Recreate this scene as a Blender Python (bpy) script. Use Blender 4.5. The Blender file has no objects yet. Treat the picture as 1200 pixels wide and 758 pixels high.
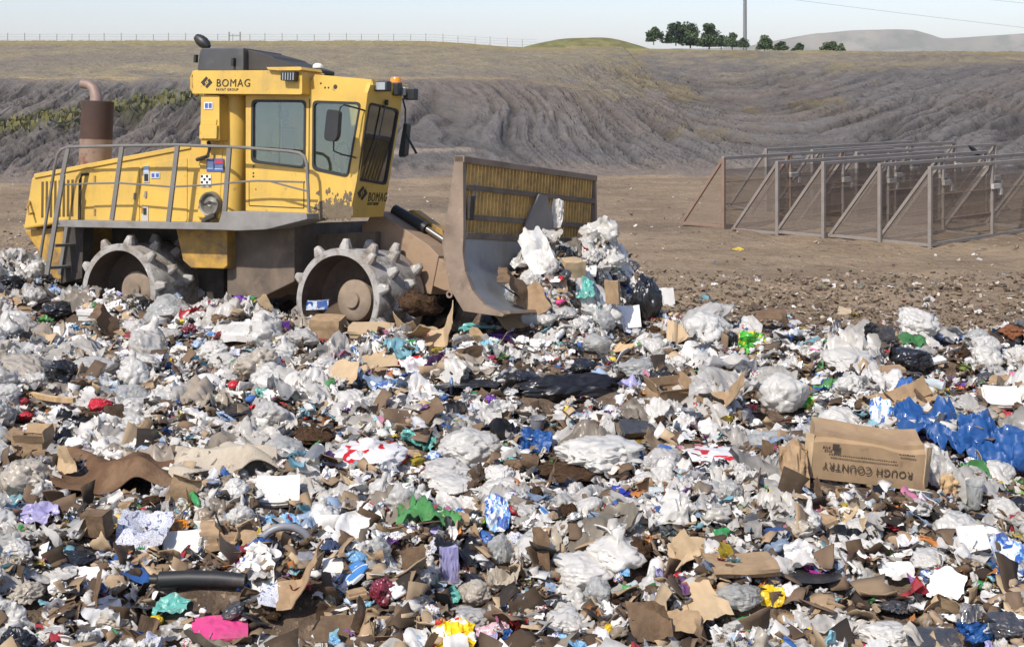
import bpy, bmesh, math, random
import numpy as np
from mathutils import Matrix, Vector, Euler
from mathutils.geometry import tessellate_polygon

# ------------------------------------------------------------------ camera, light, exposure
SC = bpy.context.scene
COL = SC.collection
F, EYE = 1600.0, 3.7                       # focal length in photo pixels, eye height in metres
cam_d = bpy.data.cameras.new("camera")
cam = bpy.data.objects.new("camera", cam_d); COL.objects.link(cam)
cam.location = (0, 0, EYE)
cam.rotation_euler = (math.radians(90), 0, 0)
cam_d.sensor_width = 36; cam_d.lens = 48; cam_d.shift_y = -279 / 1200
cam_d.clip_start = 0.1; cam_d.clip_end = 9000
SC.camera = cam
SUN_AZ = (-0.58, -0.80)                    # horizontal direction towards the sun
SUN_EL = math.radians(47)
w = bpy.data.worlds.new("World"); SC.world = w; w.use_nodes = True
nt = w.node_tree
sky = nt.nodes.new("ShaderNodeTexSky"); sky.sky_type = 'NISHITA'; sky.sun_disc = False
sky.sun_elevation = SUN_EL
sky.sun_rotation = math.atan2(SUN_AZ[0], SUN_AZ[1])
sky.air_density = 1.0; sky.dust_density = 1.0; sky.ozone_density = 1.8; sky.altitude = 300
tint = nt.nodes.new("ShaderNodeVectorMath"); tint.operation = 'MULTIPLY'; tint.inputs[1].default_value = (1.08, .985, 1.03)
nt.links.new(sky.outputs[0], tint.inputs[0]); nt.links.new(tint.outputs[0], nt.nodes["Background"].inputs[0])
nt.nodes["Background"].inputs[1].default_value = 0.135
sun_d = bpy.data.lights.new("sun", 'SUN'); sun_d.energy = 4.1; sun_d.angle = math.radians(1.2)
sun_d.color = (1.0, 0.945, 0.86)
sun = bpy.data.objects.new("sun", sun_d); COL.objects.link(sun)
n_ = math.hypot(*SUN_AZ)
sdir = Vector((SUN_AZ[0] / n_ * math.cos(SUN_EL), SUN_AZ[1] / n_ * math.cos(SUN_EL), math.sin(SUN_EL)))
sun.rotation_euler = sdir.to_track_quat('Z', 'Y').to_euler()
SC.view_settings.view_transform = 'Standard'; SC.view_settings.look = 'None'
SC.view_settings.exposure = 0.31; SC.view_settings.gamma = 1.0
SC.render.engine = 'CYCLES'
try:
    SC.cycles.max_bounces = 6; SC.cycles.transparent_max_bounces = 16; SC.cycles.diffuse_bounces = 3
    SC.cycles.transmission_bounces = 4; SC.cycles.volume_bounces = 0
    SC.cycles.caustics_reflective = False; SC.cycles.caustics_refractive = False
except Exception:
    pass
R = random.Random(7)
RNG = np.random.default_rng(11)

# ------------------------------------------------------------------ helpers
def lin(h):
    """sRGB hex -> linear rgb"""
    h = h.lstrip('#')
    c = [int(h[i:i + 2], 16) / 255 for i in (0, 2, 4)]
    return tuple(x / 12.92 if x <= .04045 else ((x + .055) / 1.055) ** 2.4 for x in c)

def hashf(ix, iy, iz, seed):
    h = (ix.astype(np.int64) * 374761393 + iy.astype(np.int64) * 668265263 + iz.astype(np.int64) * 2147483647 + seed * 974634777) & 0xffffffff
    h = ((h ^ (h >> 13)) * 1274126177) & 0xffffffff
    h = ((h ^ (h >> 15)) * 2246822519) & 0xffffffff
    return ((h ^ (h >> 16)) & 0xffff).astype(np.float64) / 32767.5 - 1.0

def noise3(p, seed=0):
    """value noise -1..1 at points p (n,3)"""
    i = np.floor(p).astype(np.int64); f = p - i
    u = f * f * f * (f * (f * 6 - 15) + 10)
    r = 0
    for dx in (0, 1):
        for dy in (0, 1):
            for dz in (0, 1):
                wgt = (u[:, 0] if dx else 1 - u[:, 0]) * (u[:, 1] if dy else 1 - u[:, 1]) * (u[:, 2] if dz else 1 - u[:, 2])
                r = r + wgt * hashf(i[:, 0] + dx, i[:, 1] + dy, i[:, 2] + dz, seed)
    return r

def noise2(x, y, seed=0):
    x = np.atleast_1d(np.asarray(x, float)); y = np.atleast_1d(np.asarray(y, float))
    p = np.stack([x.ravel(), y.ravel(), np.full(x.size, .37)], 1)
    return noise3(p, seed).reshape(x.shape)

def fbm2(x, y, seed=0, octv=4):
    r, a = 0, 1.0
    for k in range(octv):
        r = r + a * noise2(x * 2 ** k, y * 2 ** k, seed + k); a *= .5
    return r

def sstep(a, b, x):
    t = np.clip((np.asarray(x, float) - a) / (b - a), 0, 1)
    return t * t * (3 - 2 * t)

def at(px, py, Y):
    """the point at distance Y that photo pixel (px, py) shows"""
    return Vector(((px - 600) / F * Y, Y, EYE - (py - 100) / F * Y))

# ------------------------------------------------------------------ materials
MATS = {}
def mk(name, col, rough=.55, metal=0.0, var=.12, vscale=4.0, dirt=None, bump=None, transl=0.0, spec=.5,
       attr=None, prints=None, alpha=None, coat=0.0, ridge=False, bump2=None, flow=None):
    if name in MATS: return MATS[name]
    m = bpy.data.materials.new(name); m.use_nodes = True
    T = m.node_tree; N = T.nodes; L = T.links
    b = N["Principled BSDF"]; out = N["Material Output"]
    tc = N.new("ShaderNodeTexCoord")
    co = tc.outputs['Object']
    def noise(scale, detail=4, rough_=.6, typ=None):
        n = N.new("ShaderNodeTexNoise"); n.inputs['Scale'].default_value = scale
        n.inputs['Detail'].default_value = detail; n.inputs['Roughness'].default_value = rough_
        if typ: n.noise_type = typ
        L.new(co, n.inputs['Vector']); return n
    if attr:
        a = N.new("ShaderNodeAttribute"); a.attribute_name = attr; c = a.outputs['Color']
    else:
        r = N.new("ShaderNodeRGB"); r.outputs[0].default_value = (*col, 1); c = r.outputs[0]
    if prints:
        # printed packaging: blocks of ink with hard edges
        for k, (pc, sc, th) in enumerate(prints):
            n = noise(sc, 1, .3); n.inputs['Distortion'].default_value = .6
            if k:
                mp = N.new("ShaderNodeMapping"); mp.inputs['Location'].default_value = (3.1 * k, 1.7 * k, 5.3 * k)
                L.new(co, mp.inputs[0]); L.new(mp.outputs[0], n.inputs['Vector'])
            mr = N.new("ShaderNodeMapRange"); mr.inputs[1].default_value = th; mr.inputs[2].default_value = th + .02
            L.new(n.outputs[0], mr.inputs[0])
            mx = N.new("ShaderNodeMix"); mx.data_type = 'RGBA'
            L.new(mr.outputs[0], mx.inputs[0]); L.new(c, mx.inputs[6]); mx.inputs[7].default_value = (*pc, 1)
            c = mx.outputs[2]
    if var:
        n = noise(vscale)
        mr = N.new("ShaderNodeMapRange"); mr.inputs[1].default_value = .25; mr.inputs[2].default_value = .75
        mr.inputs[3].default_value = 1 - var * 1.6; mr.inputs[4].default_value = 1 + var
        L.new(n.outputs[0], mr.inputs[0])
        mx = N.new("ShaderNodeVectorMath"); mx.operation = 'SCALE'
        L.new(c, mx.inputs[0]); L.new(mr.outputs[0], mx.inputs['Scale']); c = mx.outputs[0]
    if dirt:
        for dc, sc, lo, hi, amt in (dirt if isinstance(dirt, list) else [dirt]):
            n = noise(abs(sc), 6, .65)
            if sc < 0:   # streaked
                mp = N.new("ShaderNodeMapping"); mp.inputs['Scale'].default_value = (1, 1, .12)
                L.new(co, mp.inputs[0]); L.new(mp.outputs[0], n.inputs['Vector'])
            mr = N.new("ShaderNodeMapRange"); mr.inputs[1].default_value = lo; mr.inputs[2].default_value = hi
            mr.inputs[4].default_value = amt
            L.new(n.outputs[0], mr.inputs[0])
            mx = N.new("ShaderNodeMix"); mx.data_type = 'RGBA'
            L.new(mr.outputs[0], mx.inputs[0]); L.new(c, mx.inputs[6]); mx.inputs[7].default_value = (*dc, 1)
            c = mx.outputs[2]
    L.new(c, b.inputs['Base Color'])
    b.inputs['Roughness'].default_value = rough; b.inputs['Metallic'].default_value = metal
    b.inputs['Specular IOR Level'].default_value = spec
    if coat: b.inputs['Coat Weight'].default_value = coat
    nrm = None
    for bp in (bump, bump2):
        if not bp: continue
        sc, st, dist = bp
        n = noise(sc, 5, .6, 'RIDGED_MULTIFRACTAL' if (ridge and bp is bump) else None)
        bn = N.new("ShaderNodeBump"); bn.inputs['Strength'].default_value = st; bn.inputs['Distance'].default_value = dist
        L.new(n.outputs[0], bn.inputs['Height'])
        if nrm is not None: L.new(nrm, bn.inputs['Normal'])
        nrm = bn.outputs[0]
    if flow:
        fa = N.new("ShaderNodeAttribute"); fa.attribute_name = 'flow'
        for sc, st, dist in flow:
            mp = N.new("ShaderNodeMapping"); mp.inputs['Scale'].default_value = (sc, sc * .07, 1); L.new(fa.outputs['Vector'], mp.inputs[0])
            n = N.new("ShaderNodeTexNoise"); n.noise_type = 'RIDGED_MULTIFRACTAL'; n.inputs['Scale'].default_value = 1; n.inputs['Detail'].default_value = 3
            L.new(mp.outputs[0], n.inputs['Vector'])
            bn = N.new("ShaderNodeBump"); bn.invert = True; bn.inputs['Strength'].default_value = st; bn.inputs['Distance'].default_value = dist
            fm = N.new("ShaderNodeMath"); fm.operation = 'MULTIPLY'; L.new(n.outputs[0], fm.inputs[0]); L.new(fa.outputs['Alpha'], fm.inputs[1])
            fs = N.new("ShaderNodeSeparateXYZ"); L.new(fa.outputs['Vector'], fs.inputs[0]); L.new(fs.outputs[2], fm.inputs[1])
            L.new(fm.outputs[0], bn.inputs['Height'])
            if nrm is not None: L.new(nrm, bn.inputs['Normal'])
            nrm = bn.outputs[0]
    if nrm is not None: L.new(nrm, b.inputs['Normal'])
    last = b.outputs[0]
    if transl:
        tr = N.new("ShaderNodeBsdfTranslucent"); L.new(c, tr.inputs[0])
        ms = N.new("ShaderNodeMixShader"); ms.inputs[0].default_value = transl
        L.new(last, ms.inputs[1]); L.new(tr.outputs[0], ms.inputs[2]); last = ms.outputs[0]
    if alpha is not None:
        tp = N.new("ShaderNodeBsdfTransparent")
        ms = N.new("ShaderNodeMixShader"); ms.inputs[0].default_value = alpha
        L.new(tp.outputs[0], ms.inputs[1]); L.new(last, ms.inputs[2]); last = ms.outputs[0]
    L.new(last, out.inputs[0])
    MATS[name] = m
    return m

def glass_mat(name, tint, refl=.12, alpha=.35):
    m = bpy.data.materials.new(name); m.use_nodes = True
    N = m.node_tree.nodes; L = m.node_tree.links
    N.remove(N["Principled BSDF"])
    tp = N.new("ShaderNodeBsdfTransparent"); tp.inputs[0].default_value = (*tint, 1)
    gl = N.new("ShaderNodeBsdfGlossy"); gl.inputs['Roughness'].default_value = .03
    gl.inputs['Color'].default_value = (.9, .95, .95, 1)
    fr = N.new("ShaderNodeFresnel"); fr.inputs[0].default_value = 1.5
    mr = N.new("ShaderNodeMath"); mr.operation = 'ADD'; mr.inputs[1].default_value = refl; L.new(fr.outputs[0], mr.inputs[0])
    ms = N.new("ShaderNodeMixShader"); L.new(mr.outputs[0], ms.inputs[0]); L.new(tp.outputs[0], ms.inputs[1]); L.new(gl.outputs[0], ms.inputs[2])
    df = N.new("ShaderNodeBsdfDiffuse"); df.inputs[0].default_value = (.25, .27, .25, 1)
    m2 = N.new("ShaderNodeMixShader"); m2.inputs[0].default_value = .05
    L.new(ms.outputs[0], m2.inputs[1]); L.new(df.outputs[0], m2.inputs[2])
    L.new(m2.outputs[0], N["Material Output"].inputs[0])
    return m

# ------------------------------------------------------------------ object helpers
def setp(o, label=None, cat=None, group=None, kind=None):
    if label: o['label'] = label
    if cat: o['category'] = cat
    if group: o['group'] = group
    if kind: o['kind'] = kind
    return o

def mesh_obj(name, V, Fc, mat, parent=None, smooth=False, bevel=0.0, mw=None):
    me = bpy.data.meshes.new(name)
    me.from_pydata([tuple(map(float, v)) for v in V], [], [tuple(map(int, f)) for f in Fc])
    me.validate(); me.update()
    if mat: me.materials.append(mat)
    if smooth: me.polygons.foreach_set('use_smooth', [True] * len(me.polygons))
    o = bpy.data.objects.new(name, me); COL.objects.link(o)
    if parent is not None: o.parent = parent
    if mw is not None: o.matrix_local = mw
    if bevel:
        bm = o.modifiers.new('bevel', 'BEVEL'); bm.width = bevel; bm.segments = 2; bm.limit_method = 'ANGLE'; bm.angle_limit = math.radians(35)
    return o

class MB:
    """collects simple shapes and links them as ONE mesh object"""
    def __init__(s): s.V = []; s.F = []
    def add(s, V, Fc):
        k = len(s.V); s.V += [tuple(v) for v in V]; s.F += [tuple(i + k for i in f) for f in Fc]; return s
    def box(s, a, b, rot=None, piv=None):
        (x0, y0, z0), (x1, y1, z1) = a, b
        V = [(x0, y0, z0), (x1, y0, z0), (x1, y1, z0), (x0, y1, z0), (x0, y0, z1), (x1, y0, z1), (x1, y1, z1), (x0, y1, z1)]
        if rot is not None:
            p = Vector(piv) if piv is not None else (Vector(a) + Vector(b)) / 2
            V = [rot @ (Vector(v) - p) + p for v in V]
        return s.add(V, [(3, 2, 1, 0), (4, 5, 6, 7), (0, 1, 5, 4), (1, 2, 6, 5), (2, 3, 7, 6), (3, 0, 4, 7)])
    def bar(s, a, b, w=.05, h=None, up=(0, 0, 1)):
        a, b = Vector(a), Vector(b); d = (b - a).normalized(); h = h or w
        x = d.cross(Vector(up))
        if x.length < 1e-4: x = d.cross(Vector((0, 1, 0)))
        x.normalize(); y = x.cross(d)
        V = []
        for p in (a, b):
            for sx, sy in ((-1, -1), (1, -1), (1, 1), (-1, 1)): V.append(p + x * sx * w / 2 + y * sy * h / 2)
        return s.add(V, [(0, 1, 2, 3), (7, 6, 5, 4), (0, 4, 5, 1), (1, 5, 6, 2), (2, 6, 7, 3), (3, 7, 4, 0)])
    def tube(s, pts, r, n=8, taper=None, closed_ends=True):
        pts = [Vector(p) for p in pts]; k = len(s.V); m = len(pts)
        ref = Vector((.13, .31, .94))
        for i, p in enumerate(pts):
            d = (pts[min(i + 1, m - 1)] - pts[max(i - 1, 0)]).normalized()
            x = d.cross(ref)
            if x.length < .05: x = d.cross(Vector((1, 0, 0)))
            x.normalize(); y = d.cross(x)
            rr = r if taper is None else r * taper[i]
            for j in range(n):
                a = 2 * math.pi * j / n; s.V.append(tuple(p + x * rr * math.cos(a) + y * rr * math.sin(a)))
        for i in range(m - 1):
            for j in range(n):
                a, b = k + i * n + j, k + i * n + (j + 1) % n
                s.F.append((a, b, b + n, a + n))
        if closed_ends:
            s.F.append(tuple(k + j for j in range(n))[::-1]); s.F.append(tuple(k + (m - 1) * n + j for j in range(n)))
        return s
    def prism(s, poly, fn, v0, v1, holes=()):
        """polygon (a,b) loops extruded between v0 and v1; fn(a, b, v) -> 3d"""
        loops = [list(poly)] + [list(h) for h in holes]
        flat = [p for l in loops for p in l]
        tris = tessellate_polygon([[Vector((p[0], p[1], 0)) for p in l] for l in loops])
        n = len(flat)
        V = [fn(a, b, v0) for a, b in flat] + [fn(a, b, v1) for a, b in flat]
        Fc = []
        for t in tris:
            Fc.append(tuple(t)); Fc.append(tuple(i + n for i in reversed(t)))
        k = 0
        for l in loops:
            m = len(l)
            for i in range(m):
                a, b = k + i, k + (i + 1) % m
                Fc.append((a, b, b + n, a + n))
            k += m
        return s.add(V, Fc)
    def lathe(s, prof, org, ax, n=24, arc=None):
        """profile of (radius, height) turned about axis ax through org"""
        ax = Vector(ax).normalized(); x = ax.orthogonal().normalized(); y = ax.cross(x); org = Vector(org); k = len(s.V)
        for r, h in prof:
            for j in range(n):
                a = 2 * math.pi * j / n; s.V.append(tuple(org + ax * h + x * r * math.cos(a) + y * r * math.sin(a)))
        for i in range(len(prof) - 1):
            for j in range(n):
                a, b = k + i * n + j, k + i * n + (j + 1) % n
                s.F.append((a, b, b + n, a + n))
        return s
    def build(s, name, mat, parent=None, smooth=False, bevel=0.0, mw=None, recalc=True):
        o = mesh_obj(name, s.V, s.F, mat, parent, smooth, bevel, mw)
        if recalc:
            bm = bmesh.new(); bm.from_mesh(o.data); bmesh.ops.recalc_face_normals(bm, faces=bm.faces); bm.to_mesh(o.data); bm.free()
        if smooth:
            try:
                o.data.set_sharp_from_angle(angle=math.radians(38))
            except Exception: pass
        return o

def empty(name, mw):
    o = bpy.data.objects.new(name, None); COL.objects.link(o); o.matrix_world = mw; o.empty_display_size = .3; return o

def text(name, body, size, mat, mw, parent, bold=.012, extrude=.002, sx=1.0, align='LEFT'):
    cu = bpy.data.curves.new(name, 'FONT'); cu.body = body; cu.size = size; cu.offset = bold * size; cu.extrude = extrude
    cu.align_x = align; cu.space_character = 1.13; cu.align_y = 'BOTTOM_BASELINE'; cu.resolution_u = 3
    cu.materials.append(mat)
    o = bpy.data.objects.new(name, cu); COL.objects.link(o); o.parent = parent
    o.matrix_local = mw @ Matrix.Diagonal((sx, 1, 1, 1))
    return o
# ------------------------------------------------------------------ terrain
def base_line(X):
    """far edge of the pit floor"""
    X = np.asarray(X, float)
    return 52 + 4.5 * sstep(-14, 4, X) - np.clip(X - 9, 0, None) * .85 + .85 * (np.log1p(np.exp((X - 27) * .4)) / .4) * .55

def rim_e(X):
    px = 600 + np.asarray(X, float) / .07
    return 50.5 - 6.5 * sstep(480, 640, px) - 9 * sstep(640, 1200, px)

def slope_z(X, Y):
    t = (Y - base_line(X)) * np.where(np.asarray(X) > 9, .80, 1.0)
    rim = EYE + rim_e(X) * .0705
    left = 1 - sstep(-2, 12, X)
    za = 4.0 * np.clip(t / 17.5, 0, 1) ** 1.15 + .12 * sstep(17.5, 21, t)
    za = np.where(t > 21, 4.12 + (rim - 4.12) * np.clip((t - 21) / 38, 0, 1) ** .9, za)
    zb = rim * (np.clip(t / 52, 0, 1) ** .92)
    z = za * left + zb * (1 - left)
    over = np.clip(t - np.where(left > .5, 59, 52), 0, None)
    z = z + over * (rim_e(X) / 1600.0 - .0012)
    return z, t, left

def terrain():
    xs = np.arange(-52, 50.01, .14); ys = np.concatenate([np.arange(37, 84, .14), np.arange(84, 128, .24)])
    X, Y = np.meshgrid(xs, ys, indexing='xy')
    z, t, left = slope_z(X, Y)
    # erosion gullies: ridged noise drawn out along the fall line, which swings round to the right wall
    ang = np.radians(12 + 42 * sstep(-6, 16, X) - 10 * sstep(-30, -10, X))
    wx = X + .9 * noise2(X * .16, Y * .16, 5) + .25 * noise2(X * .7, Y * .7, 6)
    wy = Y + .9 * noise2(X * .16, Y * .16, 8)
    s = wx * np.cos(ang) - wy * np.sin(ang) * .9
    d = wx * np.sin(ang) + wy * np.cos(ang)
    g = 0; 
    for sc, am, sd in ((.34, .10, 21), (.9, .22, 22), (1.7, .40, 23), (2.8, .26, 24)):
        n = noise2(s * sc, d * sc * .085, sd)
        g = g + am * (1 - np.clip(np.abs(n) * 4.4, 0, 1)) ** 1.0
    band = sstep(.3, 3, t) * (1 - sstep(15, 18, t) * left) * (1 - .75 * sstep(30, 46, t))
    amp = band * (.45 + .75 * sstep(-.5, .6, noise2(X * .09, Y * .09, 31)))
    z = z - g * amp * 1.0 * (1 - np.exp(-((t - 4.6) / .6) ** 4) * sstep(-9, -8, X) * (1 - sstep(-2, -1, X)))
    z = z + (.07 * fbm2(X * .5, Y * .5, 41, 4) + .05 * noise2(X * 2.6, Y * 2.6, 43) + .035 * noise2(X * 5.5, Y * 5.5, 44)) * sstep(-1, 3, t)
    z = np.where(t < 0, np.maximum(-.6, t * .25), z)
    # spoil spur coming down on the right
    z = z + 1.0 * np.exp(-(((X - 33) / 5.5) ** 2)) * sstep(2, 12, t) * (1 - sstep(26, 44, t))
    V = np.stack([X, Y, z], -1).reshape(-1, 3)
    ny, nx = X.shape
    i = np.arange(ny * nx).reshape(ny, nx)
    Fc = np.stack([i[:-1, :-1], i[:-1, 1:], i[1:, 1:], i[1:, :-1]], -1).reshape(-1, 4)
    me = bpy.data.meshes.new("pit_slope")
    me.vertices.add(len(V)); me.vertices.foreach_set('co', V.ravel())
    me.loops.add(Fc.size); me.loops.foreach_set('vertex_index', Fc.ravel().astype(np.int32))
    me.polygons.add(len(Fc)); me.polygons.foreach_set('loop_start', np.arange(0, Fc.size, 4, dtype=np.int32))
    me.update(); me.validate()
    me.polygons.foreach_set('use_smooth', [True] * len(me.polygons))
    shale = np.array(lin('#63605e')); shale2 = np.array(lin('#716b66')); tan = np.array(lin('#928669')); straw = np.array(lin('#a5926c'))
    green = np.array(lin('#6b6c4a')); brown = np.array(lin('#655a51')); pale = np.array(lin('#95897a'))
    big = fbm2(X * .07, Y * .07, 51, 4)
    fine = fbm2(X * .9, Y * .5, 52, 3)
    c = shale + (shale2 - shale) * np.clip(.5 + .5 * big + .25 * fine, 0, 1)[..., None]
    def mixc(c, col, a): return c + (col - c) * np.clip(a, 0, 1)[..., None]
    c = mixc(c, brown, (.42 * sstep(.0, .8, big + .4 * fine) + .55 * sstep(22, 40, X + 5 * big)) * (.4 + .6 * sstep(2, 20, t)))
    # dry grass takes the upper part of the wall and the rim
    upper = sstep(17, 25, t + 2.2 * fine) * left + sstep(30, 50, t + 9 * big + 3 * fine) * (1 - left)
    c = mixc(c, tan, upper * (.62 + .25 * fine))
    c = mixc(c, shale2, upper * .5 * sstep(.1, .7, big))
    c = mixc(c, straw, .75 * np.exp(-((t - 19.3) / 1.5) ** 2) * left * (.7 + .4 * fine))
    c = mixc(c, np.array(lin('#94865a')), sstep(48, 57, t + 1.5 * fine) * .7)
    # patchy dry grass on the right wall
    pt = sstep(.25, .6, noise2(X * .22 + 3, Y * .12, 61) + .35 * fine) * (1 - left) * sstep(5, 12, t)
    c = mixc(c, np.array(lin('#7c7150')), pt * .5)
    # green strips of weeds on the left wall
    tg = 9.5 + (X + 23) * .75
    c = mixc(c, green, .6 * np.exp(-((t - tg) / 1.5) ** 2) * (1 - sstep(-15.5, -13.5, X)) * sstep(-.5, .1, fine + .3))
    # dirt track along the foot of the wall
    tr = np.exp(-((t - 4.6) / .34) ** 4) * sstep(-9, -8, X) * (1 - sstep(-2, -1, X))
    c = mixc(c, pale, .85 * tr)
    c = mixc(c, np.array(lin('#857667')), (1 - sstep(.5, 4, t + fine)) * .55)
    c = c * (1 - .45 * np.clip(g * amp * 2.4, 0, 1))[..., None]      # gully shade painted into the colour along the rill beds
    c = c * (1 + .10 * noise2(X * 3.1, Y * 2.2, 55))[..., None]
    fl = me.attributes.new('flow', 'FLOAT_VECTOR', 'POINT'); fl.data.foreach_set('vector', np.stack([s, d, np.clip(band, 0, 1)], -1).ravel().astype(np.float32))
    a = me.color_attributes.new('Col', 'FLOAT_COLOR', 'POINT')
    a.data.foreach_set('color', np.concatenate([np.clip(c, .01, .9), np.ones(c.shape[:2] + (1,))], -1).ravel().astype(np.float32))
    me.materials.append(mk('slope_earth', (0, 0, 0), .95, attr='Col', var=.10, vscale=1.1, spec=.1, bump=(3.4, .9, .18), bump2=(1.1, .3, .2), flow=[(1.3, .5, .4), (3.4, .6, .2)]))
    o = bpy.data.objects.new("pit_slope", me); COL.objects.link(o); setp(o, kind='structure')
terrain()

def grid_mesh(name, xs, ys, zf, mat, kind='structure'):
    X, Y = np.meshgrid(xs, ys, indexing='xy'); Z = zf(X, Y)
    V = np.stack([X, Y, Z], -1).reshape(-1, 3); ny, nx = X.shape
    i = np.arange(ny * nx).reshape(ny, nx)
    Fc = np.stack([i[:-1, :-1], i[:-1, 1:], i[1:, 1:], i[1:, :-1]], -1).reshape(-1, 4)
    o = mesh_obj(name, V, Fc, mat, smooth=True)
    setp(o, kind=kind); return o

# pit floor: churned, tracked dirt
def floor_z(X, Y):
    return -.02 + .05 * fbm2(X * .8, Y * .8, 71, 4) + .045 * noise2(X * .25 + .5 * Y, Y * 2.6 - .3 * X, 76) * sstep(-.3, .4, noise2(X * .1, Y * .1, 77)) + .05 * np.abs(noise2(X * 3.0, Y * 3.0, 73)) * (1 - sstep(30, 42, Y)) \
        + .10 * np.exp(-((Y - 24.5 - .6 * noise2(X * .3, Y * .01, 74)) / 1.2) ** 2) * sstep(0, 3, X)
m_floor = mk('pit_dirt', lin('#8f7d66'), .95, var=.24, vscale=.35, spec=.1,
             dirt=[(lin('#5f554c'), .16, .50, .72, .75), (lin('#a3968a'), .8, .55, .75, .5), (lin('#5a4f47'), 2.6, .56, .66, .6), (lin('#8c7360'), .28, .60, .74, .55), (lin('#d6cdc0'), 9.0, .66, .70, .6)],
             bump=(4.0, .9, .12), bump2=(14.0, .8, .05))
grid_mesh("pit_floor", np.arange(-32, 40.1, .16), np.arange(15, 64, .16), floor_z, m_floor)
m_plain = mk('dry_plain', lin('#b3a67c'), .95, var=.25, vscale=.01, spec=.05)
# plateau beyond the rim, far plain and the mesa
def plat_z(X, Y):
    e = rim_e(X * 112 / np.maximum(Y, 112))
    z = EYE + e / 1600 * Y - .0012 * (Y - 112)
    z = np.where(Y > 230, z - (Y - 230) * .07, z)
    z = np.where(Y < 127, z - .45, z)
    return np.maximum(z, -12)
grid_mesh("plateau_field", np.arange(-260, 460, 4.0), np.concatenate([np.arange(124, 260, 3.0), np.arange(260, 620, 12.0)]), plat_z,
          mk('dry_grass', lin('#958a60'), .95, var=.3, vscale=.12, dirt=(lin('#767346'), .05, .45, .6, .7), spec=.05))
b = MB(); b.box((-4200, -3000, -30), (5200, 5200, -12.5)); setp(b.build('plain', m_plain), kind='structure')
def mesa_z(X, Y):
    px = 600 + X / 2600 * 1600
    top = np.interp(px, [820, 880, 905, 930, 955, 1000, 1050, 1072, 1090, 1105, 1150, 1205, 1300, 1420], [58, 54, 49, 44, 39, 36.5, 35.5, 35.5, 39, 43.5, 43, 39.5, 40, 52])
    zt = EYE + (100 - top) / 1600 * 2600 + 1.6 * noise2(X * .012, Y * .0, 84)
    f = sstep(1850, 2600, Y + 160 * noise2(X * .006, Y * .006, 81)) ** .8
    cap = sstep(2560, 2600, Y)
    gl = 1 - np.abs(noise2(X * .012 + .3 * noise2(X * .004, Y * .004, 83), Y * .0015, 82))
    return -12 + (zt + 12) * np.clip(f * (.80 + .20 * cap), 0, 1) - 9 * gl * f * (1 - cap)
grid_mesh("mesa_hills", np.arange(250, 1700, 9.0), np.arange(1800, 2780, 12.0), mesa_z,
          mk('mesa_grass', lin('#8a8371'), .95, var=.25, vscale=.008, dirt=(lin('#5f6450'), .02, .5, .62, .6), spec=.05))

# haze: one closed box of even air round everything but the sky
hz = MB().box((-4150, -60, -31), (5150, 5150, 130)).build('haze', None)
mh = bpy.data.materials.new('haze_air'); mh.use_nodes = True
N_ = mh.node_tree.nodes; N_.remove(N_["Principled BSDF"])
pv = N_.new("ShaderNodeVolumePrincipled"); pv.inputs['Density'].default_value = .00017
pv.inputs['Color'].default_value = (.86, .91, 1.0, 1); pv.inputs['Anisotropy'].default_value = 0.0
mh.node_tree.links.new(pv.outputs[0], N_["Material Output"].inputs['Volume'])
hz.data.materials.append(mh); setp(hz, kind='stuff')

# ------------------------------------------------------------------ the ridge: mound, trees, bushes, fences, pole
def ridge_z(px, Y): 
    X = (px - 600) / F * Y
    return float(plat_z(np.array([X]), np.array([float(Y)]))[0])
def mound():
    cx, cy, r = 9.0, 176.0, 1
    xs = np.linspace(-12, 12, 60); ys = np.linspace(-9, 9, 40)
    X, Y = np.meshgrid(xs, ys)
    q = np.sqrt((X / 11.0) ** 2 + (Y / 8.5) ** 2)
    h = 1.65 * (1 - sstep(.25, 1.0, q)) * (1 + .12 * noise2(X * .3, Y * .3, 91)) * (1 - .25 * sstep(0, 10, -X)) + .05 * noise2(X * 2, Y * 2, 92)
    z0 = ridge_z(600 + cx / cy * F, cy)
    V = np.stack([X + cx, Y + cy, z0 + h - .35], -1).reshape(-1, 3)
    i = np.arange(X.size).reshape(X.shape)
    Fc = np.stack([i[:-1, :-1], i[:-1, 1:], i[1:, 1:], i[1:, :-1]], -1).reshape(-1, 4)
    o = mesh_obj('grassy_hill', V, Fc, mk('green_grass', lin('#77744f'), .95, var=.3, vscale=.6, dirt=(lin('#6f6c42'), .4, .5, .7, .7), spec=.05, bump=(3, .6, .2)), smooth=True)
    setp(o, kind='structure')
mound()
m_leaf = [mk('juniper_%d' % k, lin(c), .8, var=.35, vscale=1.2, spec=.2) for k, c in enumerate(('#4a5a3c', '#3f5038', '#566645'))]
m_bark = mk('bark', lin('#5d4c3c'), .9)
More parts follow.
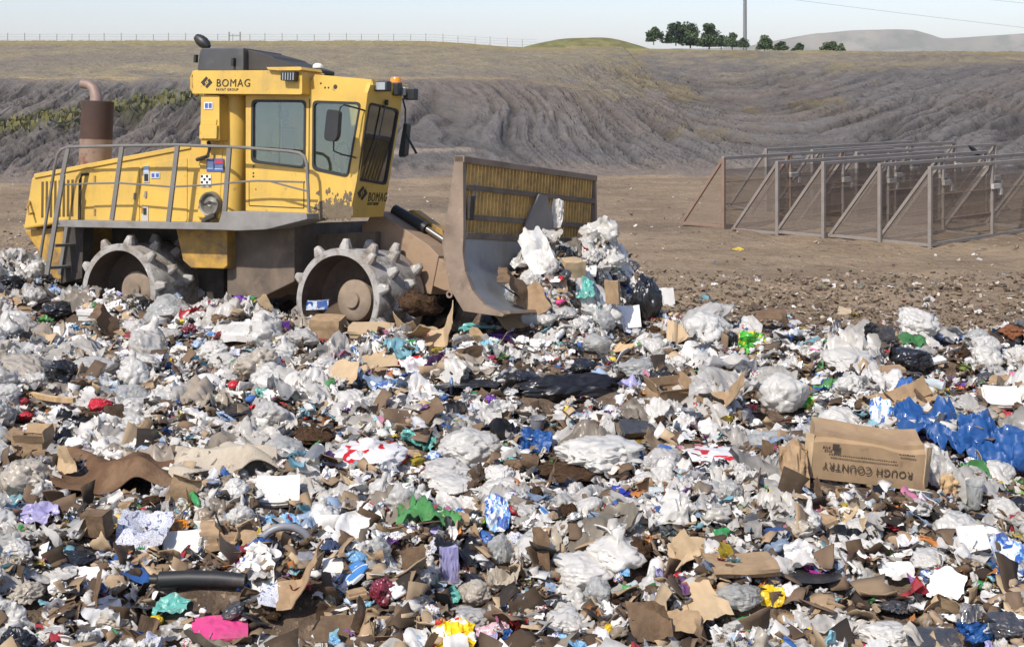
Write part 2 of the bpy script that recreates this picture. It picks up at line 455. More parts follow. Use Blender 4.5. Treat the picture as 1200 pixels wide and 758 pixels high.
def tree(px, base_py, wpx, hpx, Y, label, group, name='juniper_tree', cat='tree', seed=0, n=2300, mat=None, flat=.55):
    rr = np.random.default_rng(seed + 100)
    W, Hh = wpx * 1.28 * Y / F, hpx * Y / F
    zb = EYE + (100 - base_py) / F * Y
    root = empty(name, Matrix.Translation(((px - 600) / F * Y, Y, zb)))
    setp(root, label, cat, group)
    t = MB()
    t.tube([(0, 0, -.6), (.03, 0, Hh * .25), (-.02 * W, 0, Hh * .6)], .09 * Hh * .35, 7, [1.2, 1, .4])
    for k in range(5):
        a = k * 1.3; t.tube([(0, 0, Hh * .12 + .05 * k * Hh), (W * .25 * math.cos(a), W * .25 * math.sin(a), Hh * (.3 + .08 * k))], .02 * Hh, 5, [1, .4])
    t.build('trunk', m_bark, root)
    # clumps spread through an uneven crown
    nc = 26
    cl = []
    for k in range(nc):
        a = rr.uniform(0, 2 * np.pi); zz = .94 * rr.random() ** 1.35
        rad = (W * .5) * (1 - .78 * zz ** 1.7) * rr.uniform(.2, .85)
        cl.append((rad * np.cos(a), rad * np.sin(a), Hh * zz * .94, rr.uniform(.16, .27) * min(W, Hh * 1.2)))
    cl = np.array(cl)
    idx = rr.integers(0, nc, n)
    d = rr.normal(size=(n, 3)); d /= np.linalg.norm(d, axis=1)[:, None]
    c = cl[idx, :3] + d * cl[idx, 3:4] * rr.uniform(.45, 1.05, (n, 1)) * np.array([1, 1, .8])
    c[:, 2] = np.clip(c[:, 2], -Hh * .04, Hh * 1.02)
    s = rr.uniform(.06, .13, n) * (W + Hh) * .30
    V = []; Fc = []
    u = rr.normal(size=(n, 3)); u /= np.linalg.norm(u, axis=1)[:, None]
    v = np.cross(u, rr.normal(size=(n, 3))); v /= np.linalg.norm(v, axis=1)[:, None]
    P = np.stack([c - u * s[:, None], c + v * s[:, None] * .6, c + u * s[:, None], c - v * s[:, None] * .6], 1).reshape(-1, 3)
    o = mesh_obj('crown', P, np.arange(4 * n).reshape(n, 4), mat or m_leaf[seed % 3], root)
    return root
G1 = 'junipers in the clump along the ridge'
for k, (px, by, wp, hp, lab) in enumerate((
        (766, 48, 21, 16, 'low juniper at the left end of the ridge clump'),
        (792, 49, 26, 22, 'broad juniper second from the left in the ridge clump'),
        (809, 52, 26, 25, 'tallest dark juniper in the middle of the ridge clump'),
        (831, 53, 28, 24, 'broad dome shaped juniper right of the tallest one on the ridge'),
        (845, 54, 12, 12, 'small narrow juniper tucked behind the dome shaped one'),
        (858, 54, 20, 15, 'small juniper just left of the tall pole'),
        (871, 55, 13, 10, 'scrubby little juniper at the foot of the tall pole'))):
    tree(px, by, wp, hp, 190 + 3 * (k % 3), lab, G1, seed=k)
G2 = 'junipers standing apart right of the pole'
for k, (px, by, wp, hp, lab) in enumerate((
        (896, 57, 22, 15, 'conical juniper first to the right of the tall pole'),
        (915, 59, 17, 10, 'low sloping juniper second to the right of the tall pole'),
        (936, 60, 16, 9, 'smallest pointed juniper third to the right of the pole'),
        (974, 61, 30, 13, 'wide flat topped juniper farthest right on the rim'))):
    tree(px, by, wp, hp, 178 + 2 * k, lab, G2, seed=20 + k)
for k, (px, py, wp, hp, Y, lab) in enumerate((
        (132, 55, 14, 6, 109, 'low green bush on the rim behind the exhaust stack'),
        (70, 74, 8, 5, 92, 'tiny bush on the dry slope near the left edge'),
        (539, 81, 14, 9, 92, 'round green bush on the dry slope right of the cab'),
        (568, 82, 10, 5, 92, 'small sparse bush between the two round green ones'),
        (580, 80, 12, 8, 92, 'bright green bush right of the sparse one on the slope'))):
    X = (px - 600) / F * Y
    tree(px, py, wp, hp, Y, lab, None, name='bush', cat='bush', seed=40 + k, n=260, mat=mk('bush_leaf', lin('#75803f'), .8, var=.3, vscale=3, spec=.2))

# weeds of the green strips: tufts
def tufts():
    V = []; n = 600
    r = np.random.default_rng(5)
    X = r.uniform(-30, -14, n); Y = base_line(X) + 9.5 + (X + 23) * .75 + r.normal(0, .8, n)
    z, _, _ = slope_z(X, Y)
    P = []
    for k in range(n):
        hh = r.uniform(.02, .10); a = r.uniform(0, 3.14); s = r.uniform(.04, .13)
        dx, dy = math.cos(a) * s, math.sin(a) * s
        P += [(X[k] - dx, Y[k] - dy, z[k] - .15), (X[k] + dx, Y[k] + dy, z[k] - .15), (X[k] + dx * .6 + .05, Y[k] + dy * .6, z[k] + hh), (X[k] - dx * .8, Y[k] - dy * .8, z[k] + hh * .8)]
    o = mesh_obj('weeds', P, np.arange(4 * n).reshape(n, 4), mk('weed_leaf', lin('#77764f'), .85, var=.35, vscale=.8, spec=.1, dirt=(lin('#7f7647'), .5, .45, .6, .7)))
    setp(o, kind='stuff')
tufts()

m_post = mk('weathered_post', lin('#8a8680'), .85)
m_wire = mk('fence_wire', lin('#a9a9a6'), .6, metal=.3)
def rim_fence():
    Y = 190.0
    root = empty('wire_fence', Matrix.Translation((0, Y, 9.4)))
    setp(root, 'thin post and wire fence running along the skyline rim behind the machine', 'fence')
    prev = None; px = -26
    while px < 632:
        X = (px - 600) / F * Y; z = ridge_z(px, Y) - 9.4
        h = 1.25 + .12 * math.sin(px * 3.1)
        b = MB(); b.bar((X, 0, z - .4), (X + .03 * math.sin(px), 0, z + h), .075); b.build('post', m_post, root)
        px += 19 + 2.2 * math.sin(px)
    b = MB()
    for hgt in (.45, .8, 1.15):
        b.tube([((q - 600) / F * Y, 0, ridge_z(q, Y) - 9.4 + hgt) for q in range(-30, 640, 30)], .014, 4)
    b.build('wire', m_wire, root)
    g = empty('fence_brace', Matrix.Translation(((275 - 600) / F * 186, 186, ridge_z(275, 186))))
    setp(g, 'H shaped fence corner brace on the skyline above the cab roof', 'fence brace')
    for q in (-.75, .75): MB().bar((q, 0, -.4), (q, 0, 1.45), .16).build('post', m_post, g)
    MB().bar((-.75, 0, .95), (.75, 0, .95), .1).build('cross_rail', m_post, g)
rim_fence()
def pole():
    Y = 205.0; X = (873 - 600) / F * Y; z = ridge_z(873, Y) - .6
    root = empty('utility_pole', Matrix.Translation((X, Y, z)))
    setp(root, 'tall grey utility pole on the ridge among the junipers', 'utility pole')
    MB().tube([(0, 0, 0), (0, 0, 6), (0, 0, 14)], .30, 10, [1, .92, .8]).build('shaft', mk('pole_steel', lin('#76797b'), .7), root)
    MB().box((-1.6, -.1, 12.6), (1.6, .1, 12.9)).build('crossarm', m_post, root)
pole()
for k, (y0, y1, lab) in enumerate(((-4, 46, 'upper faint power line crossing the sky at the top right corner'), (-12, 16, 'lower faint power line above the mesa at the right edge'))):
    Y = 420.0
    pts = [at(900 + q * 42, (y0 + (y1 - y0) * q / 10 + 5 * (q / 10) * (1 - q / 10)) if k == 0 else (y0 + (y1 - y0) * q / 10), Y) for q in range(0, 11)]
    if k: pts = [at(1040 + q * 28, y0 + (y1 - y0) * q / 10, Y) for q in range(0, 11)]
    o = MB().tube(pts, .05, 4).build('power_line', mk('power_cable', lin('#8d949c'), .7)); setp(o, lab, 'power line', 'power lines')
# ------------------------------------------------------------------ the landfill compactor
def frame(O, yaw, roll):
    y, r = math.radians(yaw), math.radians(roll)
    u = Vector((math.cos(y), -math.sin(y), 0)); v = Vector((math.sin(y), math.cos(y), 0)); w_ = Vector((0, 0, 1))
    v2 = v * math.cos(r) - w_ * math.sin(r); w2 = w_ * math.cos(r) + v * math.sin(r)
    M = Matrix((u, v2, w2)).transposed().to_4x4(); M.translation = Vector(O); return M
MR = frame((-2.48, 18.8, 0), 26, 4.0)      # rear frame: hood, cab, rear drums
MF = frame((-2.48, 18.8, 0), 30, 7.0)      # front frame: front drums, arms, blade
MFL = MR.inverted() @ MF
def spot(M, px, py, v):
    """local (u, w) of the point in the plane v = const that the photo shows at px, py"""
    I = M.inverted(); c = I @ Vector((0, 0, EYE)); q = I @ at(px, py, 10.0); d = q - c
    t = (v - c.y) / d.y; p = c + d * t
    return p.x, p.z
def S(px, py, v): return spot(MR, px, py, v)
def SF(px, py, v): return spot(MF, px, py, v)
UVW = lambda a, b_, v: (a, v, b_)

yel = mk('machine_yellow', lin('#d2ac50'), .45, var=.09, vscale=1.5, dirt=[(lin('#a08a58'), -2.6, .48, .78, .60), (lin('#8a7958'), 1.1, .52, .75, .45), (lin('#6d5d44'), 9, .62, .70, .55)], bump=(1.2, .08, .05))
yel_d = mk('machine_yellow_dirty', lin('#b8903c'), .6, var=.2, vscale=2, dirt=[(lin('#6b5842'), 3.0, .42, .62, .85), (lin('#4a3e32'), -4, .55, .75, .6)])
grime = mk('grimy_steel', lin('#6a5d50'), .75, var=.25, vscale=3, dirt=[(lin('#8c7a64'), 4, .5, .7, .6), (lin('#3c352f'), 2, .55, .7, .6)], bump=(8, .4, .02))
dark = mk('dark_underbody', lin('#3e3832'), .85, var=.25, vscale=3, dirt=(lin('#5c5044'), 5, .5, .7, .6))
grey = mk('grey_deck_paint', lin('#85827d'), .6, var=.15, vscale=4, dirt=[(lin('#5d564d'), 3, .5, .7, .6)])
railm = mk('rail_grey', lin('#75726d'), .55, var=.12, dirt=(lin('#54504a'), 8, .5, .7, .5))
black = mk('black_plastic', lin('#2a2b2c'), .45, var=.15)
blacks = mk('black_roof_unit', lin('#45474a'), .6, var=.12, vscale=3, dirt=(lin('#6d665c'), 2.0, .55, .75, .5))
rubber = mk('window_rubber', lin('#2b2c2b'), .6, var=.1)
white_s = mk('worn_drum_steel', lin('#a3a09a'), .55, var=.12, vscale=6, dirt=[(lin('#655a4e'), 5, .48, .60, .8), (lin('#8a7d6e'), 2, .44, .66, .6), (lin('#d8d6d2'), 11, .60, .66, .6)], bump=(10, .3, .015))
drum_in = mk('drum_inner_mud', lin('#5a4a3c'), .9, var=.25, vscale=4, dirt=(lin('#786654'), 3, .5, .7, .6), bump=(6, .5, .03))
stackm = mk('rusty_stack', lin('#473329'), .8, var=.25, vscale=2.5, dirt=[(lin('#3f2f2a'), 3, .5, .62, .8)])
stack_lo = mk('faded_stack_paint', lin('#8a7668'), .8, var=.15, vscale=4, dirt=[(lin('#6b4638'), 3.5, .56, .66, .9)])
rust_lt = mk('burnt_pipe', lin('#8f7a6e'), .6, var=.2, metal=.2)
blade_m = mk('blade_steel', lin('#857362'), .6, var=.18, vscale=2.5, dirt=[(lin('#5b4b3e'), 3, .5, .7, .7), (lin('#a8937c'), 7, .58, .7, .5)], bump=(9, .35, .015))
mold_m = mk('polished_moldboard', lin('#7f8388'), .42, metal=.35, var=.15, vscale=2, dirt=[(lin('#57544f'), 2, .5, .72, .7), (lin('#6b5d50'), -3, .55, .75, .6)])
slat_m = mk('rack_slat_paint', lin('#d2ad66'), .65, var=.2, vscale=5, dirt=[(lin('#96784f'), 7, .48, .68, .7), (lin('#7d6548'), 3, .52, .7, .5)])
lamp_gl = mk('lamp_lens', lin('#9aa0a2'), .12, var=0, spec=.8)
glass = glass_mat('cab_glass', (.72, .83, .80), refl=.06)
letter = mk('dark_lettering', lin('#2f2b26'), .5, var=0)
white_p = mk('white_enamel', lin('#e4e2dc'), .4, var=.05)
amber = mk('amber_lens', lin('#e08a12'), .25, var=0, coat=.5)
seat_m = mk('seat_fabric', lin('#6a6d70'), .9)
hub_m = mk('hub_dust', lin('#8c7c6a'), .85, var=.2, vscale=5)

ROOT = empty('landfill_compactor', MR)
setp(ROOT, 'yellow landfill compactor with white toothed steel drums and a tall rack on its blade', 'compactor')

def quadprism(pts, v0, v1, M='R', v_at=None):
    f = S if M == 'R' else SF
    va = v0 if v_at is None else v_at
    return MB().prism([f(x, y, va) for x, y in pts], UVW, v0, v1)
def rounded(pts, r=5, n=4):
    """round the corners of a pixel polygon"""
    out = []; m = len(pts)
    for i in range(m):
        p = Vector(pts[i]); a = Vector(pts[i - 1]); c = Vector(pts[(i + 1) % m])
        ra = min(r, (a - p).length * .45); rc = min(r, (c - p).length * .45)
        p0 = p + (a - p).normalized() * ra; p1 = p + (c - p).normalized() * rc
        for k in range(n + 1):
            t = k / n; q = p0 * (1 - t) ** 2 + p * 2 * t * (1 - t) + p1 * t * t
            out.append((q.x, q.y))
    return out
def grow(pts, d):
    c = Vector((sum(p[0] for p in pts) / len(pts), sum(p[1] for p in pts) / len(pts)))
    return [tuple(Vector(p) + (Vector(p) - c).normalized() * d * 1.25) for p in pts]

# hood and rear body
hood = quadprism([(37, 208), (44, 203), (205, 174.5), (224, 171), (262, 167), (262, 262), (66, 262), (27, 269)], .35, 2.95).build('hood', yel, ROOT, bevel=.03)
bar_ = MB()
a0 = S(40, 206.5, .33); a1 = S(223, 171.5, .33)
bar_.bar((a0[0], .34, a0[1]), (a1[0], .34, a1[1]), .035, .07); bar_.build('hood_trim', yel, ROOT, bevel=.008)
vent = MB()
for k in range(8):
    x = 48.5 + k * 5.0
    y0, y1 = 213 - k * .35, 255 - k * .2
    vent.prism([S(x, y0, .345), S(x + 2.6, y0, .345), S(x + 2.2, y1, .345), S(x - .4, y1, .345)], UVW, .345, .36)
vent.build('vent_grille', mk('vent_shadow', lin('#5e4a22'), .8, var=.1), ROOT)
for pts, hp in (([(110, 203), (163, 194), (163, 260), (110, 260)], (158, 230)), ([(166, 193.3), (219, 184), (219, 260), (166, 260)], (171, 228))):
    d = quadprism(rounded(pts, 3, 2), .335, .36, v_at=.335).build('service_door', yel, ROOT, bevel=.006)
    u_, w_ = S(hp[0], hp[1], .33)
    MB().box((u_ - .02, .318, w_ - .05), (u_ + .02, .337, w_ + .05)).build('latch', grey, d)
    for q in (.12, .8):
        hx, hy = S(pts[0][0] + 1, pts[0][1] + (pts[3][1] - pts[0][1]) * q, .33)
        MB().box((hx - .015, .322, hy - .05), (hx + .02, .337, hy + .05)).build('hinge', yel_d, d)
quadprism([(28, 270), (95, 264), (95, 300), (84, 330), (62, 326), (49, 301)], .5, 2.8).build('rear_bumper', yel_d, ROOT, bevel=.02)
MB().tube([(S(32, 236, .3)[0], .36, S(32, 236, .3)[1]), (S(31, 242, .2)[0], .22, S(31, 243, .2)[1]), (S(33, 251, .2)[0], .22, S(33, 251, .2)[1]), (S(36, 250, .3)[0], .36, S(36, 250, .3)[1])], .02, 7).build('tow_hook', yel_d, ROOT, smooth=True)
p_ = [S(x, y, .27) for x, y in ((99, 204), (96, 205), (94, 211), (93, 258))]
MB().tube([(p_[0][0], .36, p_[0][1])] + [(a, .27, b_) for a, b_ in p_[1:]], .025, 7).build('grab_handle', dark, ROOT, smooth=True)

# exhaust
cu, cw = S(111, 196, 1.0); _, cw1 = S(111, 119, 1.0); rr_ = (S(130, 150, 1.0)[0] - S(93, 150, 1.0)[0]) / 2 * .76
st = MB().lathe([(rr_ * .96, -.35), (rr_, -.3), (rr_, (cw1 - cw) * .42)], (cu, 1.0, cw), (0, 0, 1), 28).build('exhaust_stack', stack_lo, ROOT, smooth=True)
up = MB().lathe([(rr_ * 1.004, (cw1 - cw) * .42), (rr_ * 1.004, cw1 - cw - .01), (rr_ * .96, cw1 - cw), (0, cw1 - cw)], (cu, 1.0, cw), (0, 0, 1), 28).build('stack_top', stackm, st, smooth=True)
pp = [S(x, y, 1.0) for x, y in ((113, 122), (112.5, 112), (110, 104), (105, 99.5), (97, 98.5))]
MB().tube([(a, 1.0, b_) for a, b_ in pp], .085, 12, [1.25, 1.15, 1, .95, .95]).build('exhaust_pipe', rust_lt, st, smooth=True)

# chassis between and above the drums
MB().box((-6.2, 1.2, .55), (-.3, 2.1, 1.5)).build('chassis', dark, ROOT)
quadprism([(206, 268), (266, 268), (266, 312), (262, 315), (224, 314), (214, 305)], .35, .75).build('battery_box', yel_d, ROOT, bevel=.015)
quadprism([(266, 266), (345, 262), (345, 330), (300, 352), (266, 345)], .55, 2.7).build('belly_frame', grime, ROOT, bevel=.015)
quadprism([(196, 268), (262, 268), (262, 350), (226, 350)], 1.0, 2.4).build('belly_guard', dark, ROOT)
quadprism([(335, 276), (440, 272), (440, 350), (335, 345)], 1.15, 2.1).build('articulation_joint', grime, ROOT)
quadprism([(75, 264), (98, 264), (96, 326), (71, 332)], .38, .60).build('wheel_arch', dark, ROOT)
# deck
quadprism([(66, 258), (256, 261.5), (260, 248), (282, 247.5), (359, 250.5), (360, 257), (312, 269), (280, 270.5), (256, 269.5), (66, 266)], -.05, .6).build('deck', grey, ROOT, bevel=.008)

# ladder and handrail
def strip(pts, v, wd, th): 
    m = MB()
    for q in range(len(pts) - 1):
        a, b_ = S(*pts[q], v), S(*pts[q + 1], v)
        m.bar((a[0], v, a[1]), (b_[0], v, b_[1]), th, wd)
    return m
lad = strip([(74, 205), (55, 322)], -.06, .085, .035)
lad2 = strip([(79, 262), (70, 322)], .38, .07, .035)
lad.V += []; L0 = empty('ladder', Matrix.Identity(4)); L0.parent = ROOT
lad.build('rail', railm, L0, bevel=.006); lad2.build('rail', railm, L0, bevel=.006)
for q in range(3):
    x, y = 68 - q * 5.6, 262 + q * 26
    a = S(x - 1.5, y, -.06); MB().box((a[0] - .06, -.05, a[1] - .02), (a[0] + .06, .37, a[1] + .02)).build('rung', railm, L0)
hr = MB(); v_ = -.03
def rp(pts): return [(S(x, y, v_)[0], v_, S(x, y, v_)[1]) for x, y in pts]
hr.tube(rp([(47, 302), (56, 246), (64, 196), (67, 182), (72, 175.5), (80, 172.5), (140, 171), (208, 170), (285, 173), (340, 177.5), (351, 179.5), (357, 184), (359.5, 192), (361, 220), (362, 249)]), .024, 8)
for a, b_ in (((143, 172), (131, 258)), ((208, 171), (197, 264)), ((269, 172), (263, 252)), ((80, 174), (73, 207))):
    A, B = S(*a, v_), S(*b_, v_); hr.bar((A[0], v_, A[1]), (B[0], v_, B[1]), .03, .075)
hr.tube(rp([(74, 216.5), (110, 215), (140, 214.5), (200, 219), (245, 217), (285, 213), (301, 212), (357, 213.5)]), .014, 6)
hr.tube(rp([(318, 213), (340, 219), (360, 224)]), .014, 6)
hr.build('handrail', railm, ROOT, smooth=True)

# tower behind the cab, storage box, signs
t0, t1 = S(237, 120, .3)[0], S(263, 120, .3)[0]
MB().box((t0, .30, 1.75), (t1, 1.6, 3.62)).build('service_tower', yel, ROOT, bevel=.02)
tc_ = S(273, 180, .5)[0]
MB().lathe([(.0, 1.8), (.21, 1.8), (.21, 3.62), (0, 3.62)], (tc_, .52, 0), (0, 0, 1), 20).build('tower_column', yel, ROOT, smooth=True)
sb = quadprism(rounded([(235.5, 112), (257, 112), (257, 165), (234.5, 165)], 2, 2), .10, .31).build('storage_box', yel, ROOT, bevel=.012)
quadprism([(233.5, 147), (254, 147), (253.5, 163), (233, 163)], .05, .12, v_at=.05).build('box_lid', yel, sb, bevel=.012)
quadprism([(236, 140), (254, 140), (253, 147), (234, 147)], .08, .12, v_at=.08).build('box_flap', yel, sb, bevel=.01)
MB().tube([(S(244, 166, .2)[0], .2, S(244, 166, .2)[1]), (S(246, 172, .2)[0], .2, S(246, 172, .2)[1]), (S(242, 183, .15)[0], .18, S(242, 183, .15)[1]), (S(226, 187, .2)[0], .3, S(226, 187, .2)[1])], .03, 7).build('hose', dark, ROOT, smooth=True)
def sign(px0, py0, px1, py1, v, mat, name='sticker', cells=()):
    s_ = quadprism([(px0, py0), (px1, py0), (px1, py1), (px0, py1)], v, v + .012, v_at=v).build(name, mat, ROOT)
    for (x0, y0, x1, y1, m) in cells:
        X0, X1 = px0 + (px1 - px0) * x0, px0 + (px1 - px0) * x1; Y0, Y1 = py0 + (py1 - py0) * y0, py0 + (py1 - py0) * y1
        quadprism([(X0, Y0), (X1, Y0), (X1, Y1), (X0, Y1)], v - .004, v + .002, v_at=v - .004).build('print', m, s_)
    return s_
blu = mk('sign_blue', lin('#4a5a9a'), .5, var=.05); redm = mk('sign_red', lin('#b03a3a'), .5, var=.05); wht = mk('sign_white', lin('#dcdcd8'), .5, var=.05); skyb = mk('sign_pale_blue', lin('#a9c0dc'), .5, var=.05); blk = mk('sign_black', lin('#252525'), .5, var=0)
sign(242, 186, 262, 201, .285, blu, 'warning_plate', [(.05, .2, .4, .8, skyb), (.48, .15, .95, .4, redm), (.48, .5, .95, .85, skyb)])
sign(239, 120, 249, 128, .088, wht, 'sticker', [(.1, .15, .45, .85, blu), (.55, .15, .9, .85, blu)])
sign(235, 205, 247, 219, .285, wht, 'pattern_plate', [(i / 4 + .03, j / 4 + .03, i / 4 + .22, j / 4 + .22, blk) for i in range(4) for j in range(4) if (i + j) % 2 == 0])
sign(168, 194, 174.5, 214, .322, mk('sign_grey', lin('#b9b7b0'), .5), 'sticker', [(.15, .08, .85, .42, skyb), (.15, .5, .85, .92, blk)])
sign(176.5, 202, 187, 209, .322, skyb, 'sticker', [(.1, .2, .4, .8, blu), (.6, .2, .9, .8, blu)])
sign(166, 242, 173.5, 260, .322, mk('sign_grey', (0, 0, 0)), 'sticker', [(.25, .1, .75, .55, blk)])
hu, hw = S(247, 239, .26)
hb = MB().lathe([(.0, .02), (.04, .05), (.06, .03), (.13, .02), (.15, .07), (.175, .08), (.185, .0)], (hu, .28, hw), (0, -1, 0), 24).build('horn', mk('horn_grey', lin('#7e7a70'), .55, var=.2, metal=.3), ROOT, smooth=True)
MB().tube([(hu + .1, .24, hw - .16), (hu + .0, .2, hw - .22), (hu - .08, .22, hw - .27)], .05, 8).build('elbow_pipe', dark, ROOT, smooth=True)

# canopy beam with lettering
beam = quadprism(rounded([(226, 83), (354, 82.5), (354, 111), (226, 110)], 2.5, 3), .05, .62).build('canopy_beam', yel, ROOT, bevel=.02)
pts = [S(x, y, .1) for x, y in ((230, 84), (224.5, 85), (222.5, 90), (222.5, 103), (225, 108.5), (230, 109.5))]
MB().tube([(a, .15, b_) for a, b_ in pts], .03, 8).build('end_loop', yel, beam, smooth=True)
px_m = abs(S(292, 97, .04)[0] - S(253, 97, .04)[0]) / 39   # metres per photo pixel there
TX = Matrix(((1, 0, 0, 0), (0, 0, -1, 0), (0, 1, 0, 0), (0, 0, 0, 1)))   # text plane -> side of the machine
def side_text(body, px, py, cap_px, wd_px, v, parent, bold=0.0):
    u_, w_ = S(px, py, v)
    o = text('lettering', body, 1.0, letter, Matrix.Identity(4), parent, bold=bold)
    bpy.context.view_layer.update()
    wd = max(o.dimensions.x, .01); sz = cap_px * .0125 / .72
    M = Matrix.Translation((u_, v, w_)) @ TX
    o.matrix_local = M @ Matrix.Diagonal((wd_px * px_m / wd, sz, 1, 1))
    return o
side_text('BOMAG', 253, 101.7, 9.2, 39, .044, beam)
side_text('FAYAT GROUP', 253, 106.6, 3.0, 26, .046, beam, bold=.004)
def logo(P3, c, s, parent):
    """lozenge mark of two hooked chevrons"""
    b_ = MB()
    A = [(-1, 0), (-.1, .95), (.22, .62), (-.38, 0), (-.12, -.28), (-.44, -.60)]
    for sg in (1, -1):
        b_.prism([(c[0] + sg * x * s[0], c[1] + sg * y * s[1]) for x, y in A], P3, 0, .006)
    b_.prism([(c[0] - .12 * s[0], c[1]), (c[0], c[1] + .14 * s[1]), (c[0] + .12 * s[0], c[1]), (c[0], c[1] - .14 * s[1])], P3, 0, .006)
    b_.build('logo', letter, parent)
lu, lw = S(242, 96.8, .045)
logo(lambda a, b_, v: (a, .050 - v, b_), (lu, lw), (.105, .093), beam)
br = quadprism([(312, 79), (352, 78.5), (354, 82), (350, 83), (326, 83), (314, 82)], -.02, .5, v_at=-.02).build('lamp_bracket', yel, ROOT, bevel=.005)
lm = quadprism(rounded([(329, 84), (345.5, 84), (344, 95.5), (328.5, 94.5)], 1.5, 2), -.06, .045, v_at=-.06).build('work_light', black, ROOT, bevel=.008)
gr = MB()
for k in range(5):
    x = 331 + k * 3; gr.prism([S(x, 85.5, -.075), S(x + .9, 85.5, -.075), S(x + .7, 94, -.075), S(x - .2, 94, -.075)], UVW, -.075, -.06)
gr.build('lamp_guard', lamp_gl, lm)

# roof: black air unit, pod, antenna
ru = quadprism([(231, 83), (233.5, 62), (236, 56.5), (285, 56.2), (285, 83)], .5, 1.5).build('roof_unit', blacks, ROOT, bevel=.02)
quadprism([(285.3, 83), (285.3, 57), (318, 66), (322, 69), (354, 79), (354, 84)], .62, 1.5, v_at=.62).build('sloping_hood', mk('black_roof_shade', lin('#3a3836'), .7, var=.15), ru, bevel=.02)
pu, pw = S(237.5, 49.5, .6)
V_, F_ = [], []
pod = MB().lathe([(0, -.16), (.055, -.14), (.085, -.06), (.09, .02), (.07, .10), (.04, .14), (0, .15)], (pu, .6, pw), (.8, .1, -.55), 16).build('mirror_pod', black, ROOT, smooth=True)
MB().bar((pu + .04, .6, pw - .04), (pu + .08, .6, pw - .16), .035).build('pod_foot', black, pod)
for k, (x, y) in enumerate(((229, 69), (273, 73))):
    a = S(x, y, .46); MB().box((a[0] - .02, .44, a[1] - .06), (a[0] + .02, .5, a[1] + .06)).build('bracket_pin', black, ru)
au, aw = S(372.5, 78.5, .7)
an = MB().lathe([(.075, -.02), (.078, .0), (.07, .025), (.045, .045), (0, .055)], (au, .7, aw), (0, 0, 1), 18).build('antenna', white_p, ROOT, smooth=True)
MB().lathe([(.012, -.14), (.012, -.02), (.06, -.02)], (au, .7, aw), (0, 0, 1), 10).build('stem', grey, an, smooth=True)

# cab
VC = .25
cabside = [(288, 112), (352, 111), (368, 90), (369, 87.5), (436, 93.5), (430.5, 109), (418, 212), (409, 255.5), (360, 250.5), (288, 247)]
w1 = rounded([(295.5, 117.5), (358.5, 118), (357.5, 197.5), (295, 190)], 6)
w2 = rounded([(367, 118.5), (423, 120.5), (408, 207.5), (366.5, 198.5)], 6)
cab = MB().prism([S(x, y, VC) for x, y in cabside], UVW, VC, VC + .07, [[S(x, y, VC) for x, y in w1], [S(x, y, VC) for x, y in w2]]).build('cab', yel, ROOT, bevel=.012)
def window(outline, name='window', d=2.2):
    fr = MB().prism([S(x, y, VC) for x, y in grow(outline, .6)], UVW, VC - .012, VC + .05, [[S(x, y, VC) for x, y in grow(outline, -d)]]).build(name, rubber, cab)
    MB().prism([S(x, y, VC) for x, y in grow(outline, -d + .5)], UVW, VC + .012, VC + .02).build('pane', glass, fr)
    return fr
wa = window(w1); wb = window(w2)
# sliding-pane bar of the door window, door seam, lower door panel
q0, q1 = S(327, 121, VC), S(326, 193, VC); MB().bar((q0[0], VC + .03, q0[1]), (q1[0], VC + .03, q1[1]), .02).build('sash_bar', rubber, wa)
dp = MB().prism([S(x, y, VC) for x, y in ((292, 212), (356, 214), (356, 244), (292, 241))], UVW, VC - .004, VC + .02).build('door_panel', yel, cab, bevel=.004)
sm = MB()
for a, b_ in (((292, 212), (356, 214)), ((356, 214), (356, 244)), ((292, 241), (356, 244)), ((292, 212), (292, 241)), ((362.5, 116), (361.5, 248))):
    A, B = S(*a, VC - .004), S(*b_, VC - .004); sm.bar((A[0], VC - .003, A[1]), (B[0], VC - .003, B[1]), .006, .012)
sm.build('door_seam', letter, cab)
for (x, y) in ((297, 195), (297, 203), (297, 207), (300, 222), (393, 102), (385, 103), (381, 103), (376, 98)):
    a = S(x, y, VC); MB().lathe([(.016 if x != 393 else .035, 0), (0, .008)], (a[0], VC - .002, a[1]), (0, -1, 0), 10).build('bolt_head', dark, cab)
# front face
A_ = S(435.5, 93.5, VC); B_ = S(409.5, 255.5, VC)
o0 = Vector((B_[0], VC, B_[1])); ey = (Vector((A_[0], VC, A_[1])) - o0).normalized()
c0 = Vector((.07, 1, 0)).normalized(); n0 = ey.cross(c0).normalized() * -1
if n0.x < 0: n0 = -n0
ex = ey.cross(n0).normalized()
if ex.y < 0: ex = -ex
def FP(px, py):
    I = MR.inverted(); c = I @ Vector((0, 0, EYE)); d = (I @ at(px, py, 10.0)) - c
    t = (o0 - c).dot(n0) / d.dot(n0); p = c + d * t - o0
    return p.dot(ex), p.dot(ey)
def F3(a, b_, v): return tuple(o0 + ex * a + ey * b_ + n0 * v)
fpoly = [(409.8, 255.5), (418.3, 212), (430.8, 109), (436, 93.8), (471.5, 106), (470, 128), (456, 215), (449.5, 254)]
fwin = rounded([(433, 120.5), (467, 129), (452, 216.5), (417.8, 210.5)], 4.5)
front = MB().prism([FP(x, y) for x, y in fpoly], F3, -.07, 0.0, [[FP(x, y) for x, y in fwin]]).build('cab_front', yel, ROOT, bevel=.01)
ff = MB().prism([FP(x, y) for x, y in grow(fwin, .6)], F3, -.05, .012, [[FP(x, y) for x, y in grow(fwin, -1.8)]]).build('window', rubber, front)
MB().prism([FP(x, y) for x, y in grow(fwin, -1.4)], F3, -.02, -.012).build('pane', glass_mat('windscreen_glass', (.66, .80, .75), refl=.20), ff)
wp = MB(); a = FP(450, 122); b2 = FP(441, 165); c2 = FP(430, 195)
